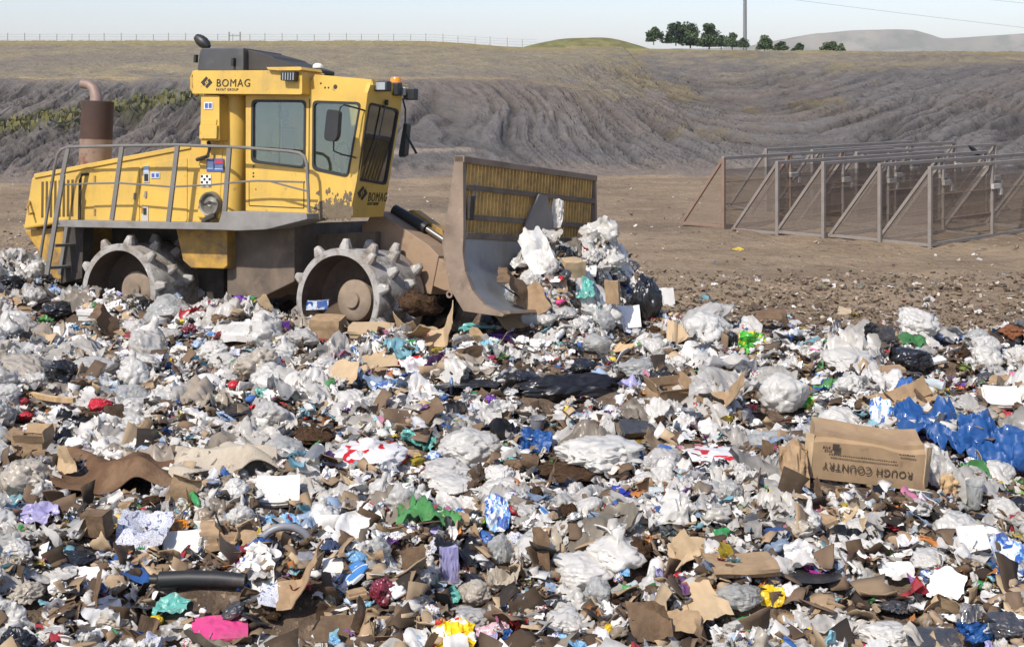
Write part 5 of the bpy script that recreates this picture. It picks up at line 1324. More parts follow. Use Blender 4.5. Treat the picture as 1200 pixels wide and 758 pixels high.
H = [
 # ---- left, behind and under the rear drum
 (71, 358, 44, 27, 'bag', 0, 'black', BAG, 'bag', 'crumpled black bag heaped below the ladder beside the rear drum', 'black bag below the ladder'),
 (14, 330, 34, 26, 'bag', 3, 'black', BAG, 'bag', 'glossy black bag at the far left edge, level with the rear bumper', None),
 (40, 343, 30, 24, 'bag', 5, 'grey', BAG, 'bag', 'dusty grey bag between two black bags near the ladder foot', None),
 (108, 367, 31, 16, 'box', 1, 'foamw', 'foam_box', 'box', 'white foam box lying in front of the rear drum', 'white foam box by the rear drum'),
 (165, 361, 36, 17, 'film', 2, 'clean', SHEET_, 'plastic sheet', 'bright white plastic crumpled against the rear drum rim', None),
 (52, 372, 22, 16, 'sheet', 1, 'green', 'wrapper', 'wrapper', 'green wrapper showing among white bags at the far left', None),
 (71, 396, 17, 30, 'foam', 0, 'foamw', 'foam_board', 'board', 'narrow white foam board standing tilted among the bags at left', 'tilted white foam board', dict(tilt=50, yaw=18)),
 (111, 424, 56, 30, 'smoothbag', 0, 'grey', BAG, 'bag', 'flattened smooth greyish bag, widest of the left part of the heap', 'flattened greyish bag'),
 (72, 432, 40, 38, 'bag', 1, 'black', BAG, 'bag', 'round crinkled black bag left of the flattened greyish bag', 'round crinkled black bag'),
 (124, 383, 26, 22, 'card', 1, 'carddark', 'cardboard_sheet', 'cardboard', 'small brown cardboard piece left of centre below the rear drum', None, dict(tilt=30)),
 (118, 470, 30, 20, 'bag', 7, 'red', BAG, 'bag', 'bright red plastic bag in the left part of the heap', 'bright red bag'),
 (30, 486, 18, 14, 'bag', 8, 'red', BAG, 'bag', 'small faded red wrapper near the left edge under the long stick', None),
 (58, 470, 86, 11, 'stick', 0, 'wood', 'wooden_stick', 'stick', 'long pale wooden slat lying slantwise in the left part of the heap', 'long pale slat', dict(yaw=-28, sink=-.6)),
 (241, 443, 46, 27, 'dome', 0, 'foamw', 'foam_dome', 'lid', 'white round foam dome, smooth and clean, left of the red ball', 'white foam dome'),
 (274, 450, 15, 15, 'ball', 0, 'red', 'toy_ball', 'ball', 'shiny red ball beside the white foam dome', 'red ball'),
 (253, 475, 82, 24, 'bag', 2, 'black', BAG, 'bag', 'long low black bag in front of the white foam dome', 'low black bag'),
 (280, 388, 32, 27, 'box', 3, 'foamw', 'foam_box', 'box', 'square dirty white foam box between the two drums', 'square foam box'),
 (255, 372, 24, 18, 'bag', 4, 'carddark', 'paper_bag', 'bag', 'crumpled brown paper bag left of the square foam box', None),
 (197, 428, 13, 13, 'bag', 6, 'blue', BAG, 'bag', 'small bright blue ball of plastic left of the white foam dome', None),
 (204, 414, 24, 20, 'film', 5, 'yellow', 'wrapper', 'wrapper', 'yellow wrapper just behind the small blue ball of plastic', None),
 (293, 460, 16, 14, 'paper', 3, 'printblue', 'wrapper', 'wrapper', 'small blue and white printed wrapper right of the red ball', None),
 (222, 384, 20, 14, 'paper', 1, 'maroon', 'rag', 'rag', 'dark red rag behind the white bags below the rear drum', None),
 (42, 512, 52, 42, 'openbox', 0, 'card', BOXN, 'box', 'open torn cardboard box behind the brown carpet at left', 'open box behind the carpet'),
 (80, 540, 26, 34, 'card', 4, 'cardlight', 'cardboard_sheet', 'cardboard', 'upright torn flap of cardboard at the left end of the brown carpet', None, dict(tilt=60, yaw=10)),
 (140, 544, 172, 66, 'carpet', 0, 'brown', 'carpet', 'carpet', 'big folded dark brown carpet at the left of the heap', 'brown carpet', dict(depth=1.15, sink=-.30, yaw=-8)),
 (264, 530, 126, 56, 'carpet', 1, 'rug', 'rug', 'rug', 'pale grey rug with dark spots draped right of the brown carpet', 'spotted grey rug', dict(depth=1.15, sink=-.30, yaw=10)),
 (222, 494, 100, 34, 'film', 8, 'clean', SHEET_, 'plastic sheet', 'broad white plastic sheet behind the folded brown carpet', None),
 (334, 524, 52, 40, 'smoothbag', 1, 'clear', BAG, 'bag', 'half transparent round bag right of the spotted grey rug', 'half transparent bag'),
 (366, 502, 56, 30, 'tuft', 0, 'soil', 'soil_clump', 'soil', 'dark fibrous soil clump behind the half transparent bag', 'fibrous soil clump'),
 # ---- front of the front drum
 (387, 380, 40, 30, 'box', 0, 'card', BOXN, 'box', 'upright cardboard box against the front drum rim', 'box at the drum rim'),
 (438, 384, 56, 18, 'box', 1, 'cardlight', BOXN, 'box', 'long low cardboard box in front of the front drum', 'long low box', dict(yaw=-8)),
 (372, 355, 26, 15, 'foam', 1, 'printblue', 'drink_carton', 'carton', 'blue and white carton inside the hollow of the front drum', None, dict(Y=19.0)),
 (338, 358, 26, 30, 'lump', 1, 'soil', 'soil_clump', 'soil', 'brown clod leaning on the left of the front drum', None),
 (334, 381, 12, 12, 'box', 2, 'purple', 'small_box', 'box', 'small square purple box left of the front drum', None),
 (408, 366, 34, 14, 'film', 4, 'clean', SHEET_, 'plastic sheet', 'white plastic scrap caught under the hub of the front drum', None),
 (524, 377, 32, 25, 'bag', 9, 'cardlight', 'paper_bag', 'bag', 'round tan paper sack in front of the blade corner', 'tan paper sack'),
 (561, 378, 48, 16, 'film', 6, 'teal', SHEET_, 'plastic sheet', 'sea green plastic film trailing under the blade', 'green film under the blade'),
 (588, 392, 34, 14, 'box', 3, 'purple', 'food_packet', 'packet', 'blue violet packet below the blade tip', None),
 (516, 395, 44, 26, 'card', 3, 'cardlight', 'cardboard_sheet', 'cardboard', 'tan folded cardboard behind the red bag', None, dict(tilt=22)),
 (448, 416, 54, 24, 'card', 6, 'cardlight', 'cardboard_sheet', 'cardboard', 'wide pale cardboard sheet left of the red bag', 'wide pale cardboard', dict(tilt=16)),
 (489, 421, 44, 24, 'film', 1, 'printred', 'red_carrier_bag', 'bag', 'red carrier bag with white marks left of the lime tray', 'red and white carrier bag'),
 (587, 416, 24, 9, 'plate', 0, 'lime', 'plastic_tray', 'tray', 'shallow bright green tray right of the red bag', 'bright green tray'),
 (574, 419, 18, 7, 'stick', 1, 'pink', 'plastic_strip', 'strip', 'thin pink plastic strip under the bright green tray', None),
 (403, 436, 42, 28, 'card', 0, 'cardlight', 'cardboard_sheet', 'cardboard', 'tilted tan cardboard sheet in front of the round white bag', None, dict(tilt=40, yaw=-25)),
 (382, 424, 36, 29, 'smoothbag', 2, 'white', BAG, 'bag', 'round full white bag behind the tilted cardboard sheet', 'round full white bag'),
 (347, 438, 26, 18, 'bag', 10, 'charcoal', BAG, 'bag', 'small dark bag left of the tilted cardboard sheet', None),
 (548, 441, 92, 22, 'film', 3, 'black', SHEET_, 'plastic sheet', 'flat black plastic sheet in the middle of the heap', 'flat black sheet'),
 (530, 452, 12, 22, 'bottle', 0, 'petblue', 'plastic_bottle', 'bottle', 'water bottle with blue label lying on the flat black sheet', None, dict(yaw=80)),
 (480, 467, 36, 20, 'bag', 11, 'charcoal', 'shoe', 'shoe', 'dark grey shoe shaped lump left of the flat black sheet', 'dark shoe shaped lump'),
 (358, 460, 50, 26, 'film', 7, 'white', BAG, 'bag', 'wide loose white bag left of the dark shoe', None),
 (484, 488, 72, 15, 'card', 8, 'carddark', 'wooden_board', 'panel', 'dark wavy brown panel lying behind the knotted white bag', 'wavy brown panel', dict(tilt=8, yaw=10)),
 (430, 523, 96, 52, 'tied', 0, 'printred', BAG, 'bag', 'large white bag with a red patch of print on its left side', 'white bag with red print'),
 (492, 508, 46, 28, 'film', 9, 'teal', BAG, 'bag', 'pale turquoise bag between the two largest white bags', 'turquoise bag'),
 (552, 514, 82, 56, 'smoothbag', 3, 'white', BAG, 'bag', 'largest smooth rounded white bag in the middle of the heap', 'big rounded white bag'),
 (524, 548, 64, 36, 'bag', 1, 'white', BAG, 'bag', 'white bag lying just in front of the largest rounded one', None),
 (513, 531, 30, 18, 'paper', 6, 'printblue', 'wrapper', 'wrapper', 'blue printed wrapper squeezed between two big white bags', None),
 # ---- centre and right of centre
 (666, 453, 142, 46, 'longbag', 0, 'black', 'refuse_sack', 'bag', 'biggest shiny black refuse sack, long and stretched out, at the centre', 'long black sack', dict(yaw=12, depth=.6)),
 (612, 438, 44, 22, 'bag', 5, 'black', BAG, 'bag', 'black bag left of and behind the long black sack', None),
 (684, 424, 34, 18, 'bag', 8, 'black', BAG, 'bag', 'small black bag just behind the long black sack', None),
 (642, 416, 26, 12, 'film', 2, 'printred', 'wrapper', 'wrapper', 'red and white wrapper behind the long black sack', None),
 (783, 454, 50, 46, 'openbox', 2, 'card', BOXN, 'box', 'open cardboard box with a greenish rim right of the black sack', 'open cardboard box', dict(yaw=20)),
 (740, 444, 34, 26, 'sheet', 2, 'lilac', 'paper_sheet', 'paper', 'white and lilac sheet between the black sack and open box', None),
 (853, 467, 40, 28, 'card', 9, 'card', 'cardboard_sheet', 'cardboard', 'rounded tan cardboard scrap right of the open box', 'rounded cardboard scrap', dict(tilt=48)),
 (808, 428, 34, 14, 'film', 0, 'red', BAG, 'bag', 'red bag draped behind the open cardboard box', 'draped red bag'),
 (881, 402, 34, 26, 'film', 5, 'printgreen', 'snack_bag', 'bag', 'bright green and yellow snack bag on the back edge of the heap', 'green and yellow snack bag', dict(tilt=55)),
 (858, 398, 16, 28, 'bag', 2, 'black', BAG, 'bag', 'narrow black bag standing left of the green and yellow snack bag', None),
 (906, 383, 44, 16, 'card', 11, 'carddark', 'cardboard_sheet', 'cardboard', 'dark brown cardboard on the back edge behind the snack bag', None, dict(tilt=15)),
 (698, 398, 42, 30, 'bag', 6, 'clear', BAG, 'bag', 'crinkled cloudy bag below the load of the blade', 'crinkled cloudy bag'),
 (733, 404, 26, 18, 'stick', 2, 'wood', 'wooden_stick', 'slat', 'short pale wooden slat right of the crinkled cloudy bag', None, dict(yaw=-60, tilt=30)),
 (748, 427, 48, 28, 'bag', 3, 'clear', BAG, 'bag', 'cloudy bag with dark contents right of the small black bag', None),
 (795, 391, 28, 28, 'card', 5, 'cardlight', 'cardboard_sheet', 'cardboard', 'folded tan cardboard leaning at the right foot of the blade load', None, dict(tilt=50)),
 (703, 519, 112, 56, 'bag', 4, 'clean', BAG, 'bag', 'broad bright white bag in front of the long black sack', 'broad bright white bag', dict(yaw=-12)),
 (628, 516, 40, 30, 'film', 4, 'blue', BAG, 'bag', 'bright blue bag left of the broad bright white one', 'bright blue bag', dict(tilt=25)),
 (748, 502, 44, 18, 'foam', 2, 'charcoal', 'plastic_tray', 'tray', 'dark flat tray right of the broad bright white bag', 'dark flat tray', dict(tilt=24, yaw=12)),
 (752, 514, 38, 10, 'film', 1, 'gold', 'foil_wrapper', 'wrapper', 'gold foil wrapper in front of the dark flat tray', None),
 (664, 543, 80, 32, 'tuft', 1, 'soil', 'soil_clump', 'soil', 'dark brown furry clump in front of the broad bright white bag', 'dark furry clump'),
 (836, 524, 84, 34, 'bag', 7, 'printred', BAG, 'bag', 'white bag with red print and red tie left of the lettered carton', 'red printed white bag', dict(yaw=14)),
 (868, 524, 16, 18, 'film', 6, 'red', 'plastic_tie', 'tie', 'knotted red plastic tie on the red printed white bag', None, dict(Y=13.2)),
 (807, 541, 12, 26, 'bottle', 1, 'plasticb', 'plastic_bottle', 'bottle', 'black bottle standing in front of the red printed white bag', None, dict(tilt=70, yaw=90)),
 (831, 507, 18, 10, 'film', 7, 'magenta', 'wrapper', 'wrapper', 'small magenta wrapper behind the red printed white bag', None),
 (760, 470, 36, 20, 'bag', 0, 'white', BAG, 'bag', 'small white bag in front of the open cardboard box', None),
 (630, 494, 20, 18, 'tub', 0, 'plasticg', 'plastic_tub', 'tub', 'round grey tub between the black sack and the blue bag', None),
 # ---- right part
 (995, 416, 66, 42, 'smoothbag', 1, 'white', BAG, 'bag', 'big bulging white bag near the back edge at right', 'bulging white bag'),
 (921, 456, 62, 58, 'smoothbag', 0, 'white', BAG, 'bag', 'tall pale bag to the left of the cardboard strips at right', 'tall pale bag', dict(yaw=30)),
 (998, 447, 44, 34, 'bag', 10, 'white', BAG, 'bag', 'white bag in front of the big bulging white one', None),
 (922, 417, 40, 30, 'film', 3, 'white', BAG, 'bag', 'white bag with a dark strip left of the bulging bag', None),
 (1068, 417, 54, 38, 'bag', 11, 'black', BAG, 'bag', 'shiny black bag right of the big bulging white bag', 'shiny black bag at right'),
 (1029, 396, 38, 30, 'cloth', 2, 'clothdark', 'dark_cloth', 'cloth', 'dark grey cloth propped on the back edge of the heap', 'dark grey cloth', dict(tilt=55)),
 (958, 383, 26, 18, 'film', 8, 'printblue', 'wrapper', 'wrapper', 'blue and pink wrapper on the back edge left of the dark cloth', None),
 (978, 386, 16, 28, 'card', 2, 'charcoal', 'rubber_mat', 'mat', 'black mat standing upright on the back edge of the heap', None, dict(tilt=65)),
 (1186, 386, 34, 28, 'lump', 2, 'rustbrown', 'hide_bundle', 'hide', 'rust brown bundle on the back edge at the right border', 'rust brown bundle'),
 (1040, 432, 40, 20, 'box', 4, 'card', BOXN, 'box', 'small tan box between the bulging white and shiny black bags', 'small tan box'),
 (1023, 434, 10, 10, 'bag', 4, 'yellow', 'yellow_disc', 'lid', 'small yellow lid on the left of the small tan box', None),
 (1110, 392, 36, 18, 'film', 2, 'printblue', BAG, 'bag', 'white bag with blue print behind the shiny black bag at right', None),
 (1115, 412, 12, 9, 'film', 9, 'printred', 'wrapper', 'wrapper', 'red striped wrapper right of the shiny black bag', None),
 (1130, 428, 22, 12, 'tuft', 2, 'tarpgreen', 'leaf_clump', 'leaves', 'green leafy clump at right between white bags', None),
 (1124, 444, 36, 14, 'cloth', 3, 'clothpurple', 'purple_cloth', 'cloth', 'purple cloth in front of the green leafy clump', 'purple cloth'),
 (1182, 449, 44, 20, 'card', 7, 'card', 'cardboard_sheet', 'cardboard', 'long brown cardboard flap at the right border', None, dict(tilt=28, yaw=-22)),
 (1172, 466, 42, 23, 'foam', 0, 'foamw', 'foam_board', 'board', 'clean white foam board above the blue tarpaulin at right', 'clean white foam board', dict(tilt=35, yaw=-8)),
 (1150, 480, 36, 22, 'bag', 9, 'dirty', 'stuffed_sack', 'bag', 'dirty brown sack left of the clean white foam board', None),
 (1181, 485, 16, 14, 'film', 0, 'red', 'ribbon', 'ribbon', 'red ribbon right of the dirty brown sack', None),
 (1068, 452, 30, 16, 'film', 5, 'blue', BAG, 'bag', 'small blue bag left of the purple cloth', None),
 (1052, 473, 90, 22, 'card', 10, 'card', 'cardboard_sheet', 'cardboard', 'broad tan cardboard behind the blue and white milk carton', 'broad tan cardboard', dict(tilt=18)),
 (1032, 481, 26, 34, 'sheet', 3, 'printblue', 'paper_carton', 'carton', 'upright light blue and white carton behind the lettered box', 'blue and white carton', dict(tilt=62)),
 (1104, 500, 90, 50, 'tarp', 0, 'blue', 'tarpaulin', 'tarpaulin', 'crumpled blue tarpaulin right behind the lettered carton', 'blue tarpaulin', dict(yaw=10, tilt=9)),
 (1166, 512, 80, 48, 'tarp', 1, 'blue', 'tarpaulin', 'tarpaulin', 'second fold of blue tarpaulin reaching the right border', None, dict(tilt=9)),
 (1120, 468, 24, 12, 'bag', 3, 'royal', 'wrapper', 'wrapper', 'deep blue wrapper behind the crumpled blue tarpaulin', None),
 (945, 470, 18, 16, 'sheet', 0, 'printgreen', 'food_packet', 'packet', 'small green printed packet right of the tall pale bag', None, dict(tilt=40)),
 (930, 545, 34, 56, 'film', 7, 'card', 'torn_cardboard', 'cardboard', 'torn cardboard flap hanging at the left end of the lettered carton', None, dict(tilt=55)),
 (1098, 545, 40, 44, 'film', 1, 'grey', BAG, 'bag', 'greyish film stuffed against the right end of the lettered carton', None, dict(tilt=40)),
 (1112, 563, 26, 34, 'lump', 0, 'wood', 'log', 'log', 'short rotten log right of the lettered carton', None),
 (915, 566, 44, 22, 'film', 4, 'green', BAG, 'bag', 'green plastic left of and below the lettered carton', 'green plastic by the carton'),
 (1187, 570, 26, 14, 'film', 9, 'lime', 'foil_wrapper', 'wrapper', 'bright green foil near the right border', None),
 (1142, 578, 22, 36, 'tub', 1, 'clear', 'plastic_cup', 'cup', 'clear plastic cup standing below the blue tarpaulin', 'clear plastic cup'),
 # ---- lower left
 (144, 609, 48, 22, 'longbag', 1, 'breadtan', 'foam_strip', 'foam', 'yellow curved foam strip below the brown carpet', 'yellow foam strip', dict(yaw=28)),
 (170, 620, 64, 42, 'sheet', 4, 'news', 'newspaper', 'newspaper', 'crumpled printed newspaper right of the yellow foam strip', 'crumpled newspaper', dict(tilt=22)),
 (203, 612, 40, 20, 'bag', 2, 'orangepeel', 'food_waste', 'food', 'orange brown food scraps right of the crumpled newspaper', 'orange food scraps'),
 (160, 634, 26, 12, 'bag', 6, 'orangepeel', 'food_waste', 'food', 'small orange food scrap in front of the crumpled newspaper', None),
 (115, 611, 32, 34, 'box', 2, 'carddark', BOXN, 'box', 'dark squashed box left of the yellow foam strip', None),
 (45, 601, 46, 28, 'sheet', 5, 'lilac', 'paper_sheet', 'paper', 'pale lilac folded papers at the left below the carpet', 'lilac papers', dict(tilt=25)),
 (66, 618, 36, 28, 'film', 6, 'grey', SHEET_, 'plastic sheet', 'greyish crumpled plastic in front of the lilac papers', None),
 (93, 650, 52, 32, 'bag', 7, 'black', BAG, 'bag', 'black bag near the lower left corner', 'black bag at lower left'),
 (218, 640, 54, 26, 'foam', 1, 'foamw', 'foam_tray', 'tray', 'white tray with worn blue inside, left of the brown carton', 'white tray', dict(tilt=30, yaw=12)),
 (259, 633, 38, 24, 'box', 3, 'card', BOXN, 'box', 'small plain brown carton right of the white tray', 'plain brown carton'),
 (258, 655, 50, 22, 'card', 1, 'card', 'cardboard_sheet', 'cardboard', 'bent brown cardboard in front of the plain brown carton', None, dict(tilt=25)),
 (232, 676, 112, 24, 'pipe', 0, 'plasticb', 'rubber_pipe', 'pipe', 'thick black pipe with a pale tip at lower left', 'thick black pipe', dict(yaw=2)),
 (186, 692, 70, 28, 'cloth', 2, 'charcoal', 'rubber_mat', 'mat', 'dark grey rubber mat in front of the thick black pipe', 'dark rubber mat'),
 (201, 709, 42, 18, 'sheet', 1, 'teal', 'plastic_scrap', 'plastic', 'sea green plastic scrap in front of the dark rubber mat', 'sea green scrap', dict(tilt=22)),
 (256, 741, 66, 22, 'foam', 2, 'pink', 'plastic_slab', 'lid', 'bright pink plastic lid at the bottom edge', 'bright pink lid', dict(tilt=14, yaw=14)),
 (184, 725, 16, 14, 'bag', 8, 'yellow', 'wrapper', 'wrapper', 'small yellow wrapper left of the bright pink lid', None),
 (212, 728, 52, 28, 'film', 0, 'grey', SHEET_, 'plastic sheet', 'dirty white sheet between the yellow wrapper and pink lid', None),
 (137, 720, 44, 30, 'bag', 9, 'dirty', BAG, 'bag', 'dirty brownish bag near the bottom left corner', None),
 (60, 742, 44, 28, 'bag', 4, 'white', BAG, 'bag', 'white bag touching the bottom edge at far left', None),
 (105, 700, 52, 24, 'card', 3, 'carddark', 'cardboard_sheet', 'cardboard', 'soggy brown cardboard left of the dark rubber mat', None, dict(tilt=22)),
 (30, 690, 44, 32, 'bag', 10, 'dirty', 'paper_sack', 'bag', 'earthy brown sack at the left edge near the bottom', None),
 (58, 665, 70, 22, 'film', 2, 'white', SHEET_, 'plastic sheet', 'long white plastic strip left of the thick black pipe', None),
 # ---- lower middle
 (324, 576, 54, 30, 'foam', 0, 'foamw', 'printed_box', 'box', 'white flat box lying below the spotted grey rug', 'flat white box', dict(tilt=30, yaw=6)),
 (330, 606, 48, 26, 'film', 8, 'lightblue', BAG, 'bag', 'light blue clear bag below the flat white box', 'light blue bag'),
 (381, 593, 38, 42, 'tied', 2, 'clean', BAG, 'bag', 'upright white bag standing right of the flat white box', 'upright white bag'),
 (413, 620, 42, 34, 'sheet', 0, 'paper', 'paper_sheet', 'paper', 'curled off white flyer right of the upright white bag', 'curled flyer', dict(tilt=42)),
 (334, 632, 62, 30, 'arch', 0, 'plasticg', 'rubber_strip', 'rubber', 'grey rubber strip bent into an arch below the light blue bag', 'grey rubber arch', dict(yaw=14)),
 (388, 638, 26, 18, 'bag', 5, 'bluecloth', 'dark_ball', 'cloth', 'dark navy bundle right of the grey rubber arch', 'navy bundle'),
 (370, 615, 24, 16, 'film', 3, 'maroon', 'wrapper', 'wrapper', 'dark red wrapper under the upright white bag', None),
 (360, 653, 44, 24, 'bag', 0, 'plasticg', 'plastic_scrap', 'plastic', 'grey plastic shell in front of the grey rubber arch', None),
 (415, 675, 30, 30, 'bottle', 2, 'petblue', 'plastic_bottle', 'bottle', 'bottle with blue label tilted in the lower middle', 'blue labelled bottle', dict(yaw=-55, tilt=30)),
 (390, 664, 24, 16, 'foam', 1, 'foamw', 'foam_block', 'foam', 'white foam block left of the blue labelled bottle', None, dict(tilt=30)),
 (448, 688, 32, 36, 'bag', 1, 'maroon', BAG, 'bag', 'dark maroon netted bag right of the blue labelled bottle', 'maroon bag'),
 (352, 690, 56, 36, 'card', 9, 'card', 'cardboard_sheet', 'cardboard', 'crumpled brown cardboard left of the blue labelled bottle', 'crumpled cardboard', dict(tilt=35)),
 (325, 697, 48, 22, 'sheet', 2, 'news', 'newspaper', 'newspaper', 'torn newsprint left of the crumpled brown cardboard', None, dict(tilt=20)),
 (528, 662, 22, 48, 'box', 2, 'lilac', 'drink_carton', 'carton', 'tall pale violet carton standing in the lower middle', 'tall violet carton', dict(yaw=20)),
 (545, 665, 22, 26, 'film', 5, 'maroon', 'red_netting', 'netting', 'dark red netting right of the tall violet carton', None),
 (538, 690, 30, 22, 'film', 6, 'teal', 'plastic_ribbon', 'ribbon', 'green ribbon of plastic below the tall violet carton', None),
 (530, 560, 60, 28, 'bag', 7, 'clean', BAG, 'bag', 'bright white bag below the largest rounded white bag', None),
 (536, 582, 54, 24, 'film', 9, 'clean', BAG, 'bag', 'thin white bag above the green and blue packaging', None),
 (583, 600, 30, 38, 'film', 1, 'printblue', 'bottle_wrap', 'packaging', 'blue and green packaging film right of the thin white bag', 'green and blue packaging', dict(tilt=40)),
 (575, 608, 22, 18, 'film', 2, 'lime', 'wrapper', 'wrapper', 'lime green wrapper at the foot of the blue packaging', None),
 (586, 640, 30, 40, 'bag', 3, 'clear', BAG, 'bag', 'cloudy bag hanging below the lime green wrapper', None),
 (492, 617, 46, 18, 'film', 4, 'lilac', BAG, 'bag', 'greyish lilac film right of the curled flyer', None),
 (458, 612, 16, 8, 'film', 7, 'pink', 'wrapper', 'wrapper', 'tiny pink wrapper right of the curled flyer', None),
 (558, 688, 40, 36, 'smoothbag', 2, 'dirty', BAG, 'bag', 'cream coloured sack right of the tall violet carton', 'cream sack'),
 (547, 718, 62, 36, 'smoothbag', 3, 'grey', BAG, 'bag', 'pale sack above the yellow bag at the bottom edge', 'pale sack'),
 (590, 670, 40, 46, 'cloth', 3, 'rug', 'cloth', 'cloth', 'crumpled cream cloth right of the cream sack', None),
 (532, 744, 52, 28, 'film', 8, 'printyellow', 'yellow_bag', 'bag', 'yellow and white bag at the bottom edge', 'yellow bag', dict(tilt=30)),
 (577, 732, 44, 22, 'film', 0, 'palepink', BAG, 'bag', 'pale pink bag right of the yellow bag', None),
 (466, 738, 58, 38, 'openbox', 1, 'card', BOXN, 'box', 'torn open brown box at the bottom edge of the heap', 'torn open box'),
 (400, 738, 60, 32, 'card', 7, 'carddark', 'cardboard_sheet', 'cardboard', 'broken brown board left of the torn open box', None, dict(tilt=30)),
 (336, 748, 84, 24, 'bag', 11, 'white', BAG, 'bag', 'wide white bag on the bottom edge right of the pink lid', None),
 (424, 712, 30, 8, 'stick', 3, 'yellow', 'plastic_strip', 'strip', 'short yellow plastic strip below the maroon bag', None),
 # ---- lower right of centre
 (722, 634, 74, 62, 'tied', 4, 'clean', BAG, 'bag', 'brightest white bag with a raised point in the lower middle', 'brightest white bag', dict(yaw=25)),
 (686, 660, 74, 46, 'bag', 8, 'clean', BAG, 'bag', 'soft white bag at the left foot of the brightest white bag', None),
 (660, 690, 70, 34, 'film', 3, 'white', BAG, 'bag', 'slumped white bag left below the brightest white bag', None),
 (784, 603, 58, 32, 'film', 7, 'clean', SHEET_, 'plastic sheet', 'white pointed plastic sheet behind the brightest white bag', 'pointed white sheet', dict(tilt=35)),
 (677, 630, 22, 13, 'foam', 0, 'red', 'plastic_piece', 'plastic', 'small flat red piece left of the brightest white bag', 'flat red piece', dict(tilt=30, yaw=-25)),
 (640, 602, 14, 18, 'bottle', 0, 'petblue', 'plastic_bottle', 'bottle', 'small pale blue bottle above the flat red piece', None, dict(yaw=70, tilt=40)),
 (731, 576, 26, 16, 'box', 0, 'royal', 'small_box', 'box', 'royal blue box behind the brightest white bag', 'royal blue box'),
 (847, 625, 26, 18, 'bottle', 1, 'petgreen', 'plastic_bottle', 'bottle', 'green bottle left of the black cloth', 'green bottle', dict(yaw=20)),
 (864, 594, 28, 13, 'bag', 6, 'green', BAG, 'bag', 'small green bag behind the black cloth', None),
 (815, 612, 24, 14, 'film', 2, 'tarpgreen', 'wrapper', 'wrapper', 'olive green wrapper left of the green bottle', None),
 (888, 607, 66, 24, 'cloth', 2, 'clothdark', 'black_cloth', 'cloth', 'faded black cloth right of the green bottle', 'faded black cloth'),
 (811, 640, 44, 24, 'box', 1, 'cardlight', BOXN, 'box', 'tan squashed box right of the brightest white bag', 'tan squashed box'),
 (802, 656, 40, 20, 'card', 4, 'cardlight', 'cardboard_sheet', 'cardboard', 'pale cardboard flap in front of the tan squashed box', None, dict(tilt=24)),
 (868, 655, 86, 30, 'box', 4, 'card', BOXN, 'box', 'long flattened carton in front of the green bottle', 'long flattened carton', dict(yaw=6)),
 (817, 713, 58, 42, 'card', 2, 'cardlight', 'cardboard_sheet', 'cardboard', 'flat tan cardboard facing up in the lower middle', 'flat tan cardboard', dict(tilt=20, yaw=20)),
 (805, 738, 48, 26, 'card', 11, 'card', 'cardboard_sheet', 'cardboard', 'brown cardboard in front of the flat tan one', None, dict(tilt=26)),
 (760, 725, 50, 44, 'card', 10, 'carddark', 'cardboard_sheet', 'cardboard', 'dark upright cardboard left of the flat tan one', None, dict(tilt=50)),
 (866, 692, 58, 38, 'bag', 2, 'clear', BAG, 'bag', 'cloudy grey bag right of the flat tan cardboard', 'cloudy grey bag'),
 (905, 697, 30, 24, 'sheet', 3, 'yellow', 'yellow_packet', 'packet', 'bright yellow packet right of the cloudy grey bag', 'bright yellow packet', dict(tilt=50)),
 (713, 738, 14, 20, 'bag', 4, 'yellow', 'yellow_glove', 'glove', 'small bright yellow lump near the bottom edge', 'small yellow lump'),
 (662, 720, 50, 34, 'bag', 9, 'white', BAG, 'bag', 'white bag left of the small yellow lump', None),
 (672, 748, 40, 24, 'film', 9, 'lightblue', BAG, 'bag', 'pale bluish bag on the bottom edge left of the yellow lump', None),
 (608, 724, 24, 26, 'film', 4, 'red', 'wrapper', 'wrapper', 'dark red wrapper right of the pale pink bag', None),
 (745, 640, 40, 40, 'soil' if False else 'lump', 3, 'soil', 'soil_clump', 'soil', 'dark clod standing for the shadow beside the brightest white bag', None),  # shadow right of the bag drawn as a dark lump
 # ---- lower right
 (963, 663, 40, 18, 'cloth', 3, 'magenta', 'magenta_cloth', 'cloth', 'magenta cloth below the carton at lower right', 'magenta cloth'),
 (936, 648, 36, 30, 'sheet', 5, 'paper', 'paper_sheet', 'paper', 'white folded paper left of the magenta cloth', None, dict(tilt=48)),
 (950, 672, 74, 14, 'plate', 0, 'plasticb', 'dish', 'dish', 'wide dark dish under the magenta cloth', 'wide dark dish'),
 (1092, 650, 52, 30, 'bag', 0, 'white', BAG, 'bag', 'plump white bag at lower right between dark gaps', 'plump white bag'),
 (1120, 612, 62, 46, 'bag', 5, 'white', BAG, 'bag', 'white lumpy bag below the clear cup at lower right', 'white lumpy bag', dict(yaw=-20)),
 (1048, 615, 16, 10, 'bag', 3, 'red', 'red_wrapper', 'wrapper', 'small scarlet wrapper left of the white lumpy bag', 'small scarlet wrapper'),
 (1021, 640, 30, 12, 'film', 5, 'green', BAG, 'bag', 'green plastic strip right of the magenta cloth', 'green plastic strip'),
 (1056, 647, 18, 10, 'film', 6, 'magenta', 'wrapper', 'wrapper', 'pink purple wrapper left of the plump white bag', None),
 (1075, 590, 36, 20, 'bag', 1, 'white', 'paper_ball', 'paper', 'white crumpled ball below the right end of the lettered carton', None),
 (1014, 672, 56, 40, 'film', 8, 'clear', BAG, 'bag', 'creased clear film right of the magenta cloth', 'creased clear film'),
 (1050, 668, 44, 20, 'sheet', 4, 'paper', 'paper_sheet', 'paper', 'white curled paper in front of the plump white bag', None, dict(tilt=25)),
